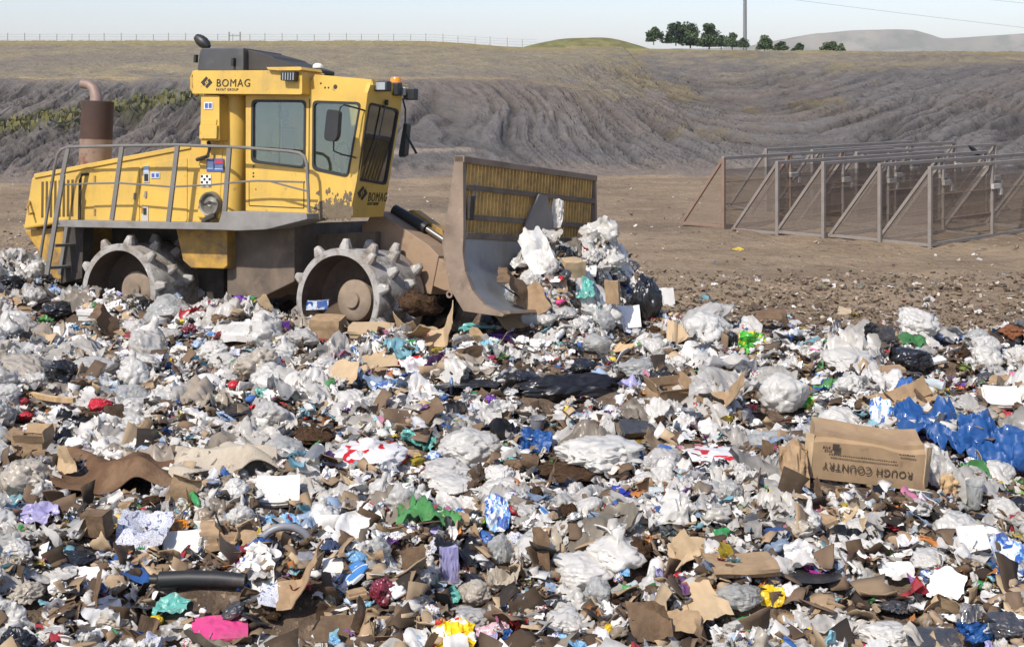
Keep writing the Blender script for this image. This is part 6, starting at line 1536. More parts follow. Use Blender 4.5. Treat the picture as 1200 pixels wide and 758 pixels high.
 (1110, 684, 44, 34, 'sheet', 1, 'plasticw', 'plastic_shell', 'plastic', 'folded white plastic shell below the plump white bag', None, dict(tilt=40, yaw=-35)),
 (1147, 684, 14, 13, 'ball', 0, 'petgreen', 'green_cap', 'cap', 'small glossy green cap at lower right', 'small green cap'),  # a glossy cap, shaped with the ball mesh
 (1178, 650, 46, 40, 'sheet', 0, 'printblue', 'magazine', 'magazine', 'curled printed magazine near the right border', 'curled magazine', dict(tilt=35)),
 (1140, 634, 34, 32, 'foam', 1, 'paper', 'card_packet', 'packet', 'white and pale blue packet right of the white lumpy bag', None, dict(tilt=50)),
 (1174, 676, 26, 18, 'tub', 0, 'blue', 'plastic_tub', 'tub', 'blue plastic tub below the curled magazine', None),
 (1180, 700, 60, 14, 'plate', 0, 'foamw', 'foam_plate', 'plate', 'white plate with dark shadowed rim at the right border', 'white plate'),
 (1078, 704, 14, 38, 'stick', 0, 'plasticb', 'rubber_strip', 'strip', 'upright black strip in the lower right part', 'upright black strip', dict(tilt=60, yaw=80)),
 (1048, 706, 42, 22, 'bag', 10, 'charcoal', 'black_rag', 'rag', 'dark rag left of the upright black strip', None),
 (1040, 736, 74, 40, 'bag', 4, 'clean', BAG, 'bag', 'broad crumpled white bag at the bottom edge at right', 'broad bottom bag'),
 (968, 716, 76, 34, 'film', 1, 'grey', BAG, 'bag', 'translucent greyish bag right of the bright yellow packet', 'translucent greyish bag', dict(yaw=-25)),
 (946, 738, 36, 24, 'film', 2, 'printyellow', 'wrapper', 'wrapper', 'yellow and white wrapper below the translucent greyish bag', None),
 (925, 720, 30, 26, 'tuft', 1, 'card', 'straw_clump', 'straw', 'brown fibrous clump below the bright yellow packet', None),
 (1092, 752, 60, 18, 'foam', 2, 'charcoal', 'rubber_mat', 'mat', 'dark grey mat on the bottom edge at right', None, dict(tilt=16)),
 (1140, 742, 50, 24, 'film', 4, 'blue', 'blue_sheet', 'plastic sheet', 'blue rimmed plastic sheet at the bottom right', 'blue rimmed sheet', dict(tilt=30, yaw=25)),
 (1184, 728, 50, 34, 'bag', 8, 'charcoal', BAG, 'bag', 'dark grey bag in the bottom right corner', 'dark corner bag'),
 (1137, 720, 24, 26, 'card', 0, 'charcoal', 'slate_tile', 'tile', 'flat dark square leaning above the blue rimmed sheet', None, dict(tilt=55)),
]
LOADH = [   # pushed up by the blade: (.., Y) is how far off each one lies
 (601, 338, 34, 22, 'card', 1, 'carddark', 'cardboard_sheet', 'cardboard', 'brown cardboard standing at the left foot of the blade load', None, dict(Y=17.9, tilt=50)),
 (602, 371, 46, 34, 'card', 3, 'card', 'cardboard_sheet', 'cardboard', 'brown cardboard flap sliding down below the blade load', None, dict(tilt=38, yaw=40)),
 (628, 292, 36, 58, 'sheet', 2, 'foamw', 'foam_board', 'board', 'bent white board leaning at the top of the blade load', 'leaning bent board', dict(Y=18.95, tilt=66, yaw=12, roll=-24)),
 (641, 298, 30, 48, 'tied', 1, 'clean', BAG, 'bag', 'upright white bag on top of the blade load beside the foam board', 'top white bag', dict(Y=18.85)),
 (624, 322, 30, 30, 'bag', 2, 'white', BAG, 'bag', 'white bag with blue print low on the blade load', None, dict(Y=18.6)),
 (640, 318, 44, 18, 'film', 5, 'printred', 'wrapper', 'wrapper', 'red edged wrapper across the middle of the blade load', None, dict(Y=18.55)),
 (670, 311, 30, 30, 'box', 0, 'cardlight', BOXN, 'box', 'pale cardboard box high on the blade load', 'pale box on the load', dict(Y=18.9, yaw=25)),
 (690, 317, 18, 12, 'foam', 1, 'foamw', 'foam_block', 'foam', 'white foam block right of the pale box on the blade load', None, dict(Y=18.9, tilt=25)),
 (662, 296, 20, 30, 'bag', 7, 'black', BAG, 'bag', 'black bag wedged behind the pale box on the blade load', None, dict(Y=19.2)),
 (693, 296, 28, 24, 'bag', 10, 'white', BAG, 'bag', 'white bag at the top right of the blade load', None, dict(Y=19.4)),
 (720, 297, 34, 30, 'tied', 3, 'white', BAG, 'bag', 'white carrier bag with handles at the right of the blade load', 'carrier bag on the load', dict(Y=19.5)),
 (633, 346, 24, 24, 'bag', 4, 'royal', BAG, 'bag', 'deep blue bag in the middle of the blade load', 'deep blue bag', dict(Y=18.3)),
 (592, 350, 22, 20, 'film', 6, 'teal', BAG, 'bag', 'green bag against the moldboard at the left of the blade load', None, dict(Y=18.5)),
 (680, 336, 34, 26, 'film', 8, 'teal', BAG, 'bag', 'turquoise bag low in the middle of the blade load', 'turquoise bag on the load', dict(Y=18.8, tilt=35)),
 (718, 339, 18, 32, 'box', 2, 'card', BOXN, 'box', 'narrow upright carton at the right of the blade load', 'narrow upright carton', dict(Y=18.5)),
 (726, 340, 6, 26, 'stick', 0, 'printyellow', 'carton_strip', 'strip', 'yellow printed strip on the side of the narrow carton', None, dict(Y=18.6, tilt=70, yaw=90)),
 (757, 340, 40, 62, 'bag', 5, 'black', BAG, 'bag', 'tall black bag slumped at the right end of the blade load', 'tall slumped black bag', dict(Y=19.0)),
 (781, 352, 18, 30, 'foam', 2, 'foamw', 'foam_board', 'board', 'white board standing at the right end of the blade load', None, dict(tilt=70, yaw=10)),
 (705, 325, 18, 26, 'bag', 8, 'charcoal', BAG, 'bag', 'dark grey bag in the middle right of the blade load', None, dict(Y=18.95)),
 (652, 334, 26, 18, 'card', 0, 'card', 'cardboard_sheet', 'cardboard', 'small cardboard scrap below the pale box on the load', None, dict(Y=18.4, tilt=45)),
 (611, 340, 22, 16, 'paper', 2, 'lilac', 'paper_ball', 'paper', 'bluish white paper at the left of the blade load', None, dict(Y=18.2)),
 (626, 372, 30, 20, 'bottle', 1, 'pet', 'plastic_jug', 'jug', 'clear jug lying below the blade load', None, dict(yaw=-20)),
 (690, 365, 40, 28, 'bag', 1, 'white', BAG, 'bag', 'white bag with purple handle at the foot of the blade load', None),
 (736, 372, 28, 28, 'foam', 0, 'plasticw', 'plastic_board', 'panel', 'white panel leaning at the right foot of the blade load', None, dict(tilt=55)),
 (660, 362, 32, 20, 'bag', 9, 'grey', BAG, 'bag', 'grey bag at the middle foot of the blade load', None),
 (655, 350, 20, 14, 'bag', 6, 'pink', 'wrapper', 'wrapper', 'pink wrapper beside the deep blue bag on the load', None, dict(Y=18.5)),
 (490, 340, 50, 52, 'tuft', 1, 'soil', 'soil_clump', 'soil', 'matted brown clump packed between the front drum and the blade', 'clump by the drum', dict(Y=18.2)),
]
for h in H + LOADH:
    kw = h[11] if len(h) > 11 else {}
    hero(*h[:11], **kw)
# strip of film caught in the rack
ur_, wt_ = SF(543, 184, VB0)
best = min((abs(600 + F * p.x / p.y - 653), v) for v in np.arange(0, 3.5, .02) for p in [MF @ Vector((ur_ + .07, v, 2.2))])[1]
P_ = MF @ Vector((ur_ + .07, best, 2.2)); k_ = P_.y / F
o = place(PRO['film'][3], C['clean'], 'plastic_bag', Matrix.Translation(at(653, 250, P_.y - .05)) @ Matrix.Rotation(math.radians(8), 4, 'Y') @ Matrix.Rotation(math.radians(78), 4, 'X') @ Matrix.Diagonal((15 * k_, 50 * k_, 16 * k_, 1)))
setp(o, 'white plastic bag caught flapping in the bars of the blade rack', 'bag')
P_ = MF @ Vector((ur_ + .05, .15, 2.4)); k_ = P_.y / F
o = place(PRO['film'][2], C['white'], 'plastic_strip', Matrix.Translation(at(557, 222, P_.y)) @ Matrix.Rotation(math.radians(80), 4, 'X') @ Matrix.Diagonal((6 * k_, 24 * k_, 5 * k_, 1)))
setp(o, 'thin white plastic strip hanging at the left end of the blade rack', 'strip')

# the lettered carton: crushed long box with its print upside down
def carton():
    Y = 1600 * 3.25 / 468; k = Y / F
    X, Yw, Z = ground_at(1018, 566)
    k = Yw / F
    Lx, Hz, Dy = 128 * k, 55 * k, 56 * k
    rz = math.radians(-7); M = Matrix.Translation((X, Yw + Dy * .45, Z + .02)) @ Matrix.Rotation(rz, 4, 'Z') @ Matrix.Rotation(math.radians(5), 4, 'Y') @ Matrix.Rotation(math.radians(7), 4, 'X')
    root = empty('lettered_carton', M); setp(root, 'long crushed cardboard carton with upside down lettering, lying at right', 'box')
    V, Fc, ce = box_shell(9); V = V * np.array((Lx, Dy, Hz))
    V[:, 2] += Hz / 2
    q = V.copy()
    top = V[:, 2] / Hz
    V[:, 2] += .09 * Hz * noise3(q * 3.5, 3) * (top > .6) - .10 * Hz * np.exp(-((q[:, 0] - .05) / .25) ** 2 - (q[:, 1] / .3) ** 2) * (top > .9)
    V[:, 1] += .012 * noise3(q * 4, 4) + .05 * Dy * (top > .9) * (q[:, 1] < 0)
    V[:, 0] += .02 * noise3(q * 3, 5) - .06 * Lx * (top - .5) * (q[:, 0] > .3 * Lx)
    body = mesh_obj('body', V, Fc, C['card'], root, smooth=True)
    try: body.data.set_sharp_from_angle(angle=math.radians(25))
    except Exception: pass
    for sg, th in ((-1, .5), (1, .35)):
        x, y, F2 = P_grid(6, 5); a = x * Hz * .9; bb = (y + .5) * Dy * .35
        P = np.stack([sg * (Lx / 2 + bb * math.sin(th)), -Dy * .48 + bb * math.cos(th) * .4 + .02 * noise2(a * 8, bb * 8, 3), Hz / 2 + a], 1)
        P, F3_ = thicken(P, F2, .01); mesh_obj('end_flap', P, F3_, C['cardlight'], root, smooth=False)
    ink = mk('carton_ink', lin('#3f362d'), .8, var=.15, vscale=20)
    yb = -Dy / 2 - .016
    def up(body_, x, z, wd, hgt, bold):
        o = text('lettering', body_, 1.0, ink, Matrix.Identity(4), root, bold=bold, extrude=.001)
        bpy.context.view_layer.update()
        Mx = Matrix.Translation((x, yb - .06 * Dy * max(z / Hz - .5, 0), z)) @ Matrix(((-1, 0, 0, 0), (0, 0, -1, 0), (0, -1, 0, 0), (0, 0, 0, 1)))
        o.matrix_local = Mx @ Matrix.Diagonal((wd / o.dimensions.x, hgt / .72, 1, 1)); return o
    up('ROUGH COUNTRY', Lx * .40, Hz * .40, Lx * .80, Hz * .17, 0.0)
    rk = random.Random(5); dm = MB()
    for x0, x1, z0, hh in ((-.36, .24, .575, .028), (.26, .40, .75, .03), (-.42, -.36, .70, .05)):   # small print too fine to read
        x = x0
        while x < x1:
            wd = rk.uniform(.008, .016); dm.box((Lx * x, yb - .012, Hz * z0), (Lx * (x + wd), yb - .008, Hz * (z0 + hh * rk.uniform(.7, 1.2)))); x += wd + .007
    dm.build('small_print', ink, root)
    MB().box((-Lx * .335, yb - .012, Hz * .68), (-Lx * .275, yb - .008, Hz * .83)).build('print_mark', ink, root)
    BOXES.append((945, 494, 1092, 577, Yw)); LAND.append(('lettered carton', X, Yw))
carton()
# ------------------------------------------------------------------ repeats: the rest of the heap
LAND += [('rear drum', -6.0, 20.6), ('front drum', -2.5, 18.4), ('blade tip', .0, 18.2)]
LX = np.array([l[1] for l in LAND]); LY = np.array([l[2] for l in LAND])
used_lab = {}
ORDW = ['next to', 'second', 'third', 'fourth', 'fifth', 'sixth', 'seventh', 'eighth', 'ninth', 'tenth', 'eleventh', 'twelfth']
pend = []
BX = np.array([(b[0], b[1], b[2], b[3]) for b in BOXES]); BYY = np.array([b[4] for b in BOXES])
def covers(px, py, Y, pad=0):
    return bool(np.any((px > BX[:, 0] - pad) & (px < BX[:, 2] + pad) & (py > BX[:, 1] - pad) & (py < BX[:, 3] + pad) & (Y < BYY + 1.6)))
def blocked(X, Y):
    u = (X + 2.48) * .899 - (Y - 18.8) * .438; v = (X + 2.48) * .438 + (Y - 18.8) * .899
    uF = (X + 2.48) * .866 - (Y - 18.8) * .5; vF = (X + 2.48) * .5 + (Y - 18.8) * .866
    return ((-6.4 < u < 1.9) and (-.12 < v < 3.4)) or (uF < 2.3 and -.35 < vF < 3.7 and uF > 0)
KINDS = [  # kind, how many, protos, size range, [(colour, words, weight)], category, flat?
 ('plastic_bag', 295, ('bag', 'smoothbag', 'bag', 'tied', 'smoothbag'), (.22, .56), [('white', 'white plastic bag', 5), ('clean', 'clean white bag', 4), ('grey', 'greyish bag', 1.6), ('dirty', 'dirty tan bag', .7), ('clear', 'cloudy bag', 1.6)], 'bag', 'bags lying about the heap'),
 ('plastic_film', 280, ('film',), (.22, .55), [('white', 'white film', 5), ('clean', 'clean white film', 3), ('grey', 'greyish film', 2), ('clear', 'cloudy film', 2), ('dirty', 'dirty tan film', 1)], 'plastic film', 'sheets of film lying about the heap'),
 ('dark_bag', 55, ('bag',), (.18, .46), [('black', 'black bag', 3), ('charcoal', 'dark grey bag', 2)], 'bag', 'dark bags lying about the heap'),
 ('cardboard_piece', 160, ('card', 'card', 'card', 'box'), (.15, .38), [('card', 'brown cardboard', 3), ('cardlight', 'pale cardboard', 2), ('carddark', 'wet dark cardboard', 2.2)], 'cardboard', 'cardboard pieces lying about the heap'),
 ('paper_ball', 190, ('paper',), (.12, .26), [('paper', 'white paper ball', 4), ('news', 'newsprint ball', 1.2), ('printed', 'printed paper ball', 1)], 'paper', 'crumpled papers lying about the heap'),
 ('paper_leaf', 120, ('sheet',), (.14, .32), [('paper', 'white paper', 3), ('news', 'newsprint page', 1.5), ('printblue', 'blue printed paper', 1), ('lilac', 'lilac paper', .7)], 'paper', 'papers lying about the heap'),
 ('wrapper', 175, ('film', 'bag', 'sheet'), (.09, .24), [('printed', 'multicoloured wrapper', 3), ('printblue', 'blue and white wrapper', 2), ('printred', 'red and white wrapper', 1.2), ('blue', 'blue wrapper', 1.3), ('red', 'red wrapper', 1), ('green', 'green wrapper', .9), ('teal', 'turquoise wrapper', .9), ('yellow', 'yellow wrapper', .8), ('purple', 'purple wrapper', .5), ('pink', 'pink wrapper', .5), ('orange', 'orange wrapper', .6), ('lightblue', 'light blue wrapper', 1)], 'wrapper', 'coloured wrappers lying about the heap'),
 ('plastic_bottle', 60, ('bottle',), (.2, .30), [('pet', 'clear bottle', 3), ('petgreen', 'green bottle', .7), ('petblue', 'blue labelled bottle', 1.2), ('plasticw', 'white bottle', 1.5)], 'bottle', 'bottles lying about the heap'),
 ('food_tub', 45, ('tub', 'plate', 'can'), (.11, .22), [('plasticw', 'white tub', 3), ('foamw', 'foam dish', 2), ('plasticg', 'grey tub', .7), ('redcan', 'red can', .6), ('metal', 'metal can', 1)], 'tub', 'tubs and cans lying about the heap'),
 ('soil_clod', 75, ('lump', 'tuft'), (.14, .34), [('soil', 'dark soil clod', 3), ('carddark', 'matted brown clod', 1)], 'clod', 'clods lying about the heap'),
 ('stick', 40, ('stick',), (.25, .60), [('wood', 'pale stick', 2), ('bark', 'dark stick', 2)], 'stick', 'sticks lying about the heap'),
 ('foam_piece', 40, ('foam',), (.12, .30), [('foamw', 'white foam piece', 1)], 'foam', 'foam pieces lying about the heap'),
]
rp = random.Random(21)
PLACED = []
def drop(kind, protos, sz, col, Xw, Yw):
    pk = rp.choice(protos); me = PRO[pk][rp.randrange(len(PRO[pk]))]
    if me.name not in EXT: EXT[me.name] = ext(me)
    e = EXT[me.name]; s = sz
    tx, ty = rp.gauss(0, 14), rp.gauss(0, 14)
    if pk in ('card', 'sheet', 'foam'): tx, ty = rp.gauss(12, 22), rp.gauss(0, 22)
    sy = s * rp.uniform(.75, 1.15); szz = s * rp.uniform(.8, 1.25)
    h = e[2] * szz
    z = float(T_(Xw, Yw)) - .14 * h + rp.uniform(0, .05)
    if pk in ('card', 'sheet', 'foam', 'film'): z += .03 + abs(math.sin(math.radians(tx))) * sy * .22
    M = Matrix.Translation((Xw, Yw, z)) @ Euler((math.radians(tx), math.radians(ty), rp.uniform(0, 6.28))).to_matrix().to_4x4() @ Matrix.Diagonal((s, sy, szz, 1))
    return place(me, C[col], kind, M), z, h
for kind, n, protos, (lo, hi), cols, cat, grp in KINDS:
    made = tries = 0
    while made < n and tries < n * 40:
        tries += 1
        Y = 7.35 + (22.5 - 7.35) * rp.random() ** .85; hw = Y * .385 + .25
        X = rp.uniform(-hw, hw)
        if Y > float(edge_y(X)) - .15 or blocked(X, Y): continue
        big = 1.0 + (.55 * min(1, max(0, (Y - 10) / 4)) if kind in ('plastic_bag', 'plastic_film') else 0)
        sz = big * min(hi, max(lo, rp.lognormvariate(math.log((lo + hi) * .42), .35))) * (.78 + .42 * min(1, max(0, (Y - 8) / 7)))
        u_ = (X + 2.48) * .899 - (Y - 18.8) * .438; v_q = (X + 2.48) * .438 + (Y - 18.8) * .899
        if -5.2 < u_ < 1.2 and -1.0 < v_q < 0 and sz > .24: continue
        # far part is mostly pale film, near part browner
        c, words, _ = rp.choices(cols, [w * (1.8 if (Y < 12 and k[0] in ('dirty', 'carddark', 'soil', 'grey')) else 1.0) for k, w in [((q[0],), q[2]) for q in cols]])[0]
        if kind in ('plastic_bag', 'plastic_film') and Y < 11 and rp.random() < .5: continue
        if kind in ('cardboard_piece', 'soil_clod') and Y > 13 and rp.random() < .55: continue
        z = float(T_(X, Y)); px = 600 + F * X / Y; py = 100 + F * (EYE - z - sz * .2) / Y
        half = sz * .5 * F / Y
        if covers(px, py - half * .25, Y, half * .75): continue
        if any((X - a) ** 2 + (Y - b) ** 2 < (.42 * (sz + s2)) ** 2 * .55 for a, b, s2 in PLACED[-2000:]): continue
        o, z, h = drop(kind, protos, sz, c, X, Y)
        PLACED.append((X, Y, sz))
        size = 'small' if sz < lo + (hi - lo) * .28 else ('large' if sz > lo + (hi - lo) * .6 else '')
        d2 = (LX - X) ** 2 + 1.3 * (LY - Y) ** 2; li = int(np.argmin(d2))
        dx, dy = X - LX[li], Y - LY[li]
        side = ('right of' if dx > 0 else 'left of') if abs(dx) > abs(dy) else ('behind' if dy > 0 else 'in front of')
        pend.append((o, kind, cat, grp, (size + ' ' + words).strip(), li, side, d2[li]))
        made += 1
# the blade's load: loose pieces pressed together on the mound
for k in range(130):
    uF, vF = rp.uniform(2.2, 3.5), rp.uniform(.35, 4.6)
    X = -2.48 + uF * .866 + vF * .5; Y = 18.8 - uF * .5 + vF * .866
    kind, n, protos, (lo, hi), cols, cat, grp = rp.choices(KINDS, [5, 5, 3, 3, 2, 1, 3, 1, .5, .5, 0, 1])[0]
    sz = rp.uniform(lo, (lo + hi) * .52) * 1.1
    z = float(T_(X, Y)); px = 600 + F * X / Y; py = 100 + F * (EYE - z - sz * .2) / Y
    if covers(px, py, Y, -3) or any((X - a) ** 2 + (Y - b) ** 2 < (.3 * (sz + s2)) ** 2 for a, b, s2 in PLACED[-130:]): continue
    c, words, _ = rp.choices(cols, [q[2] for q in cols])[0]
    o, z, h = drop(kind, protos, sz, c, X, Y); PLACED.append((X, Y, sz))
    d2 = (LX - X) ** 2 + 1.3 * (LY - Y) ** 2; li = int(np.argmin(d2)); dx, dy = X - LX[li], Y - LY[li]
    side = ('right of' if dx > 0 else 'left of') if abs(dx) > abs(dy) else ('behind' if dy > 0 else 'in front of')
    pend.append((o, kind, cat, grp, words, li, side, d2[li]))
pend.sort(key=lambda t: t[-1])
cnt = {}
for o, kind, cat, grp, wds, li, side, d in pend:
    key = (wds, li, side); k = cnt.get(key, 0); cnt[key] = k + 1
    lab = f"{wds} {side} the {LAND[li][0]}" if k == 0 else f"{ORDW[min(k, 11)]} {wds} {side} the {LAND[li][0]}"
    setp(o, lab, cat, grp)

# small loose stuff between: too much and too small to count, one mesh per sort
def small_proto(pk, k):
    if pk == 'bag': return P_bag(700 + k, 3, flat=.6, crease=1.5, facets=40)
    if pk == 'film': V, Fc = P_film(720 + k, 9, amp=.25, crease=.8); return V, np.concatenate([Fc[:, [0, 1, 2]], Fc[:, [0, 2, 3]]])
    if pk == 'paper': return P_bag(740 + k, 3 if k % 2 else 2, flat=.55, crease=1.7, facets=30)
    if pk == 'card':
        V, Fc = P_card(760 + k, 5, 4, 1, .6, .1, .03, .10); return V, np.concatenate([Fc[:, [0, 1, 2]], Fc[:, [0, 2, 3]]])
    if pk == 'lump': return P_lump(780 + k, 2, .6)
    if pk == 'strip': 
        V, Fc = P_film(800 + k, 7, amp=.25, crease=.6, asp=.22); return V, np.concatenate([Fc[:, [0, 1, 2]], Fc[:, [0, 2, 3]]])
def scatter(name, pk, n, size, palette, seed, rough, smooth, region='heap', near_pow=.9, lift=0.0, transl=.12, ylim=(7.2, 24.5), zmul=1.0, conform=False, grid=9):
    r = np.random.default_rng(seed)
    X = []; 
    Y = ylim[0] + (ylim[1] - ylim[0]) * r.random(n * 3) ** near_pow
    X = r.uniform(-1, 1, n * 3) * (Y * .40 + .9)
    if region == 'heap': ok = Y < edge_y(X) + r.normal(-.1, .35, len(Y))
    else: ok = (Y > edge_y(X) - .3) & (r.random(len(Y)) < np.clip(1.1 - (Y - edge_y(X)) / 9.0, .06, 1))
    u = (X + 2.48) * .899 - (Y - 18.8) * .438; v = (X + 2.48) * .438 + (Y - 18.8) * .899
    uF = (X + 2.48) * .866 - (Y - 18.8) * .5; vF = (X + 2.48) * .5 + (Y - 18.8) * .866
    ok &= ~((((u > -6.2) & (u < 1.9) & (v > -.05) & (v < 3.4)) | ((uF < 2.2) & (uF > 0) & (vF > -.3) & (vF < 3.7))) & (r.random(len(Y)) < .9))
    if region == 'heap':
        ppx = 600 + F * X / Y; ppy = 100 + F * (EYE - .45 - lift) / Y
        pad = size[0] * (.42 if conform else .1) * F / Y
        for b in BOXES: ok &= ~((ppx > b[0] - pad) & (ppx < b[2] + pad) & (ppy > b[1] - pad * .3) & (ppy < b[3] + pad) & (Y < b[4] + .05))
    X, Y = X[ok][:n], Y[ok][:n]; m = len(X)
    S_ = np.exp(r.normal(math.log(size[0]), size[1], m)); S_ = np.clip(S_, size[0] * .4, size[2])
    base = T_(X, Y) if region == 'heap' else floor_z(X, Y)
    protos = [small_proto(pk, k) for k in range(6)] if not conform else [(lambda q: (q[0], np.concatenate([q[1][:, [0, 1, 2]], q[1][:, [0, 2, 3]]])))(P_film(820 + k, grid, amp=.16, crease=1.0, asp=.6 + .1 * (k % 3))) for k in range(6)]
    w_ = np.array([p[1] for p in palette]); w_ = w_ / w_.sum(); ci = r.choice(len(palette), m, p=w_)
    pal = np.array([lin(p[0]) for p in palette])
    VV, FF, CC = [], [], []; nv = 0
    which = r.integers(0, 6, m)
    for k, (V, Fc) in enumerate(protos):
        id_ = np.nonzero(which == k)[0]
        if not len(id_): continue
        q = len(id_); yaw = r.uniform(0, 6.283, q); tx = r.normal(.1, .45, q) * (.25 if conform else 1); ty = r.normal(0, .45, q) * (.25 if conform else 1)
        cz, sz_ = np.cos(yaw), np.sin(yaw); cx, sx = np.cos(tx), np.sin(tx); cy_, sy = np.cos(ty), np.sin(ty)
        Rm = np.empty((q, 3, 3))
        Rz = np.zeros((q, 3, 3)); Rz[:, 0, 0] = cz; Rz[:, 0, 1] = -sz_; Rz[:, 1, 0] = sz_; Rz[:, 1, 1] = cz; Rz[:, 2, 2] = 1
        Rx = np.zeros((q, 3, 3)); Rx[:, 0, 0] = 1; Rx[:, 1, 1] = cx; Rx[:, 1, 2] = -sx; Rx[:, 2, 1] = sx; Rx[:, 2, 2] = cx
        Ry = np.zeros((q, 3, 3)); Ry[:, 1, 1] = 1; Ry[:, 0, 0] = cy_; Ry[:, 0, 2] = sy; Ry[:, 2, 0] = -sy; Ry[:, 2, 2] = cy_
        Rm = Rz @ Rx @ Ry
        sc = S_[id_][:, None] * r.uniform(.7, 1.25, (q, 3)); sc[:, 2] *= zmul
        P = np.einsum('qij,qvj->qvi', Rm, V[None] * sc[:, None, :])
        P += np.stack([X[id_], Y[id_], base[id_] - .02 + lift + r.uniform(-.03, .05, q)], 1)[:, None]
        if conform:
            P[:, :, 2] += T_(P[:, :, 0], P[:, :, 1]) - base[id_][:, None]
        VV.append(P.reshape(-1, 3)); FF.append((Fc[None] + (np.arange(q) * len(V))[:, None, None] + nv).reshape(-1, 3)); nv += q * len(V)
        col = pal[ci[id_]] * r.uniform(.55, 1.1, (q, 1)) ; CC.append(np.repeat(col, len(V), 0))
    V = np.concatenate(VV); Fc = np.concatenate(FF); Cc = np.clip(np.concatenate(CC), .005, .9)
    me = bpy.data.meshes.new(name); me.vertices.add(len(V)); me.vertices.foreach_set('co', V.ravel())
    me.loops.add(Fc.size); me.loops.foreach_set('vertex_index', Fc.ravel().astype(np.int32))
    me.polygons.add(len(Fc)); me.polygons.foreach_set('loop_start', np.arange(0, Fc.size, 3, dtype=np.int32)); me.update()
    if smooth: me.polygons.foreach_set('use_smooth', [True] * len(me.polygons))
    a = me.color_attributes.new('Col', 'FLOAT_COLOR', 'POINT'); a.data.foreach_set('color', np.concatenate([Cc, np.ones((len(Cc), 1))], 1).ravel().astype(np.float32))
    me.materials.append(mk('loose_' + name, (0, 0, 0), rough, attr='Col', var=.10, vscale=12, dirt=[(lin('#86725b'), 7, .55, .75, .5)], transl=transl, spec=.45, coat=.2 if transl > .1 else 0.0))
    o = bpy.data.objects.new(name, me); COL.objects.link(o); setp(o, kind='stuff'); return o
W = '#e3dfd8'
MATB = [('#3a66a8', .12), ('#86b8c4', .2), ('#a8bcd4', .4), ('#5a9a5a', .06), ('#b03a40', .06), ('#d2b83a', .06)]
BRIGHT = [(c_, w_ * 1.7) for c_, w_ in [('#3a66a8', .20), ('#b03a40', .18), ('#5a9a5a', .12), ('#d2b83a', .12), ('#86b8c4', .22), ('#7c5288', .07), ('#cc8444', .12), ('#c87898', .08), ('#a8bcd4', .4)]]
scatter('matted_film', 'film', 2400, (.34, .35, .75), [(W, 4.5), ('#ebe7df', 3.5), ('#c9c4bb', 2.6), ('#a79b8b', 1.2), ('#2a2a2c', .7)] + MATB, 40, .35, True, transl=.3, conform=True, grid=17, zmul=1.1, ylim=(9.6, 24.5))
scatter('trodden_film', 'film', 650, (.26, .35, .55), [(W, 4), ('#c9c5bd', 3), ('#a39885', 3), ('#7d6c58', 1.5), ('#2a2a2c', .6)] + MATB, 41, .4, True, transl=.25, conform=True, grid=15, zmul=.8, ylim=(7.2, 11))
scatter('plastic_litter', 'bag', 3600, (.105, .42, .20), [(W, 5), ('#f0efec', 3), ('#bdb8ae', 2.2), ('#a3937d', 1.2), ('#232325', 1.0), ('#4a4b4f', .6)] + BRIGHT, 31, .4, True, near_pow=.75)
scatter('film_litter', 'film', 5200, (.12, .42, .24), [(W, 5), ('#f0efec', 3), ('#c4bfb6', 2.2), ('#9c8d78', 1.2), ('#2a2a2c', .7)] + BRIGHT, 32, .4, True, transl=.25, lift=.02)
scatter('paper_litter', 'paper', 3600, (.075, .45, .15), [(W, 5), ('#cfccc4', 3), ('#b3a58e', 1.5)] + BRIGHT, 33, .75, False)
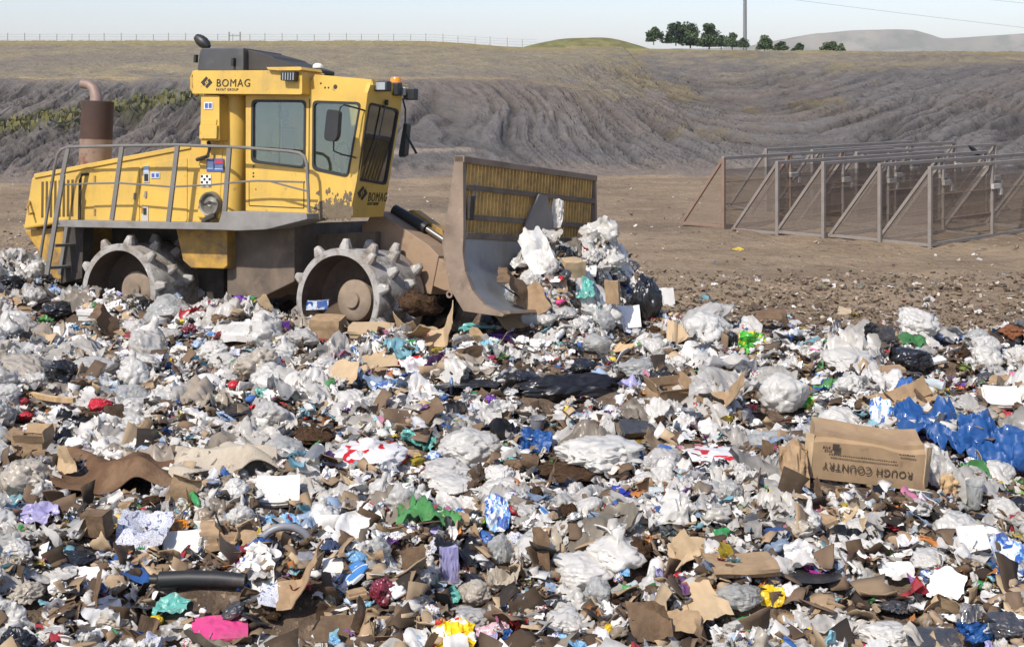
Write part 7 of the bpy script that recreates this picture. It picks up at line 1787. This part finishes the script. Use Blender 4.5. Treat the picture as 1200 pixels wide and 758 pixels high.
scatter('cardboard_litter', 'card', 7600, (.11, .45, .24), [('#a1886a', 3), ('#b59e7e', 2), ('#705c48', 3.5), ('#54422f', 2.5), ('#2c241d', 1), ('#e2dfd8', 1.6)], 34, .85, False, near_pow=1.75, lift=.02, transl=.02)
scatter('soil_crumbs', 'lump', 9500, (.055, .55, .14), [('#5c4836', 3), ('#7d6750', 3), ('#3d3026', 2), ('#a08a70', 1.6)], 35, .95, True, near_pow=1.6, transl=0)
scatter('shred_litter', 'strip', 4800, (.13, .45, .30), [(W, 4), ('#b9b4aa', 2), ('#6f5a45', 2), ('#2a2a2b', 1.4), ('#a58a66', 1.5)] + BRIGHT, 36, .55, True, lift=.03, near_pow=1.1)
scatter('fine_scraps', 'film', 13000, (.06, .40, .12), [(W, 4), ('#cfcac0', 3), ('#8f7b64', 3), ('#5a4736', 2), ('#2c2a29', .8)] + BRIGHT, 39, .6, False, lift=.035, near_pow=1.25, ylim=(7.2, 19))
# windblown scraps and clods over the dirt beyond the heap
scatter('windblown_scraps', 'film', 6500, (.075, .5, .24), [(W, 5), ('#cfc9be', 4), ('#a8977f', 3), ('#6a5a4a', 2)] + BRIGHT[:5], 37, .6, True, region='floor', ylim=(17.5, 52), near_pow=1.6, zmul=.6)
scatter('churned_soil', 'lump', 15000, (.05, .45, .13), [('#6e5d4b', 3), ('#7d6b57', 3), ('#55473a', 2), ('#8f7d68', 1.5)], 42, .95, True, region='floor', ylim=(17.3, 27), near_pow=1.4, transl=0, zmul=.55)
scatter('dirt_clods', 'lump', 12000, (.05, .45, .13), [('#9a8874', 3), ('#7d6c5c', 4), ('#b3a18c', 2), ('#574a40', 1.5)], 38, .95, True, region='floor', ylim=(17.5, 46), near_pow=1.5, transl=0, zmul=.7)

# lettering as plain meshes
bpy.context.view_layer.update()
_dg = bpy.context.evaluated_depsgraph_get()
for o in [o for o in SC.objects if o.type == 'FONT']:
    me = bpy.data.meshes.new_from_object(o.evaluated_get(_dg)); ml = o.matrix_local.copy(); par = o.parent
    bpy.data.objects.remove(o)
    n = bpy.data.objects.new('lettering', me); COL.objects.link(n); n.parent = par; n.matrix_local = ml
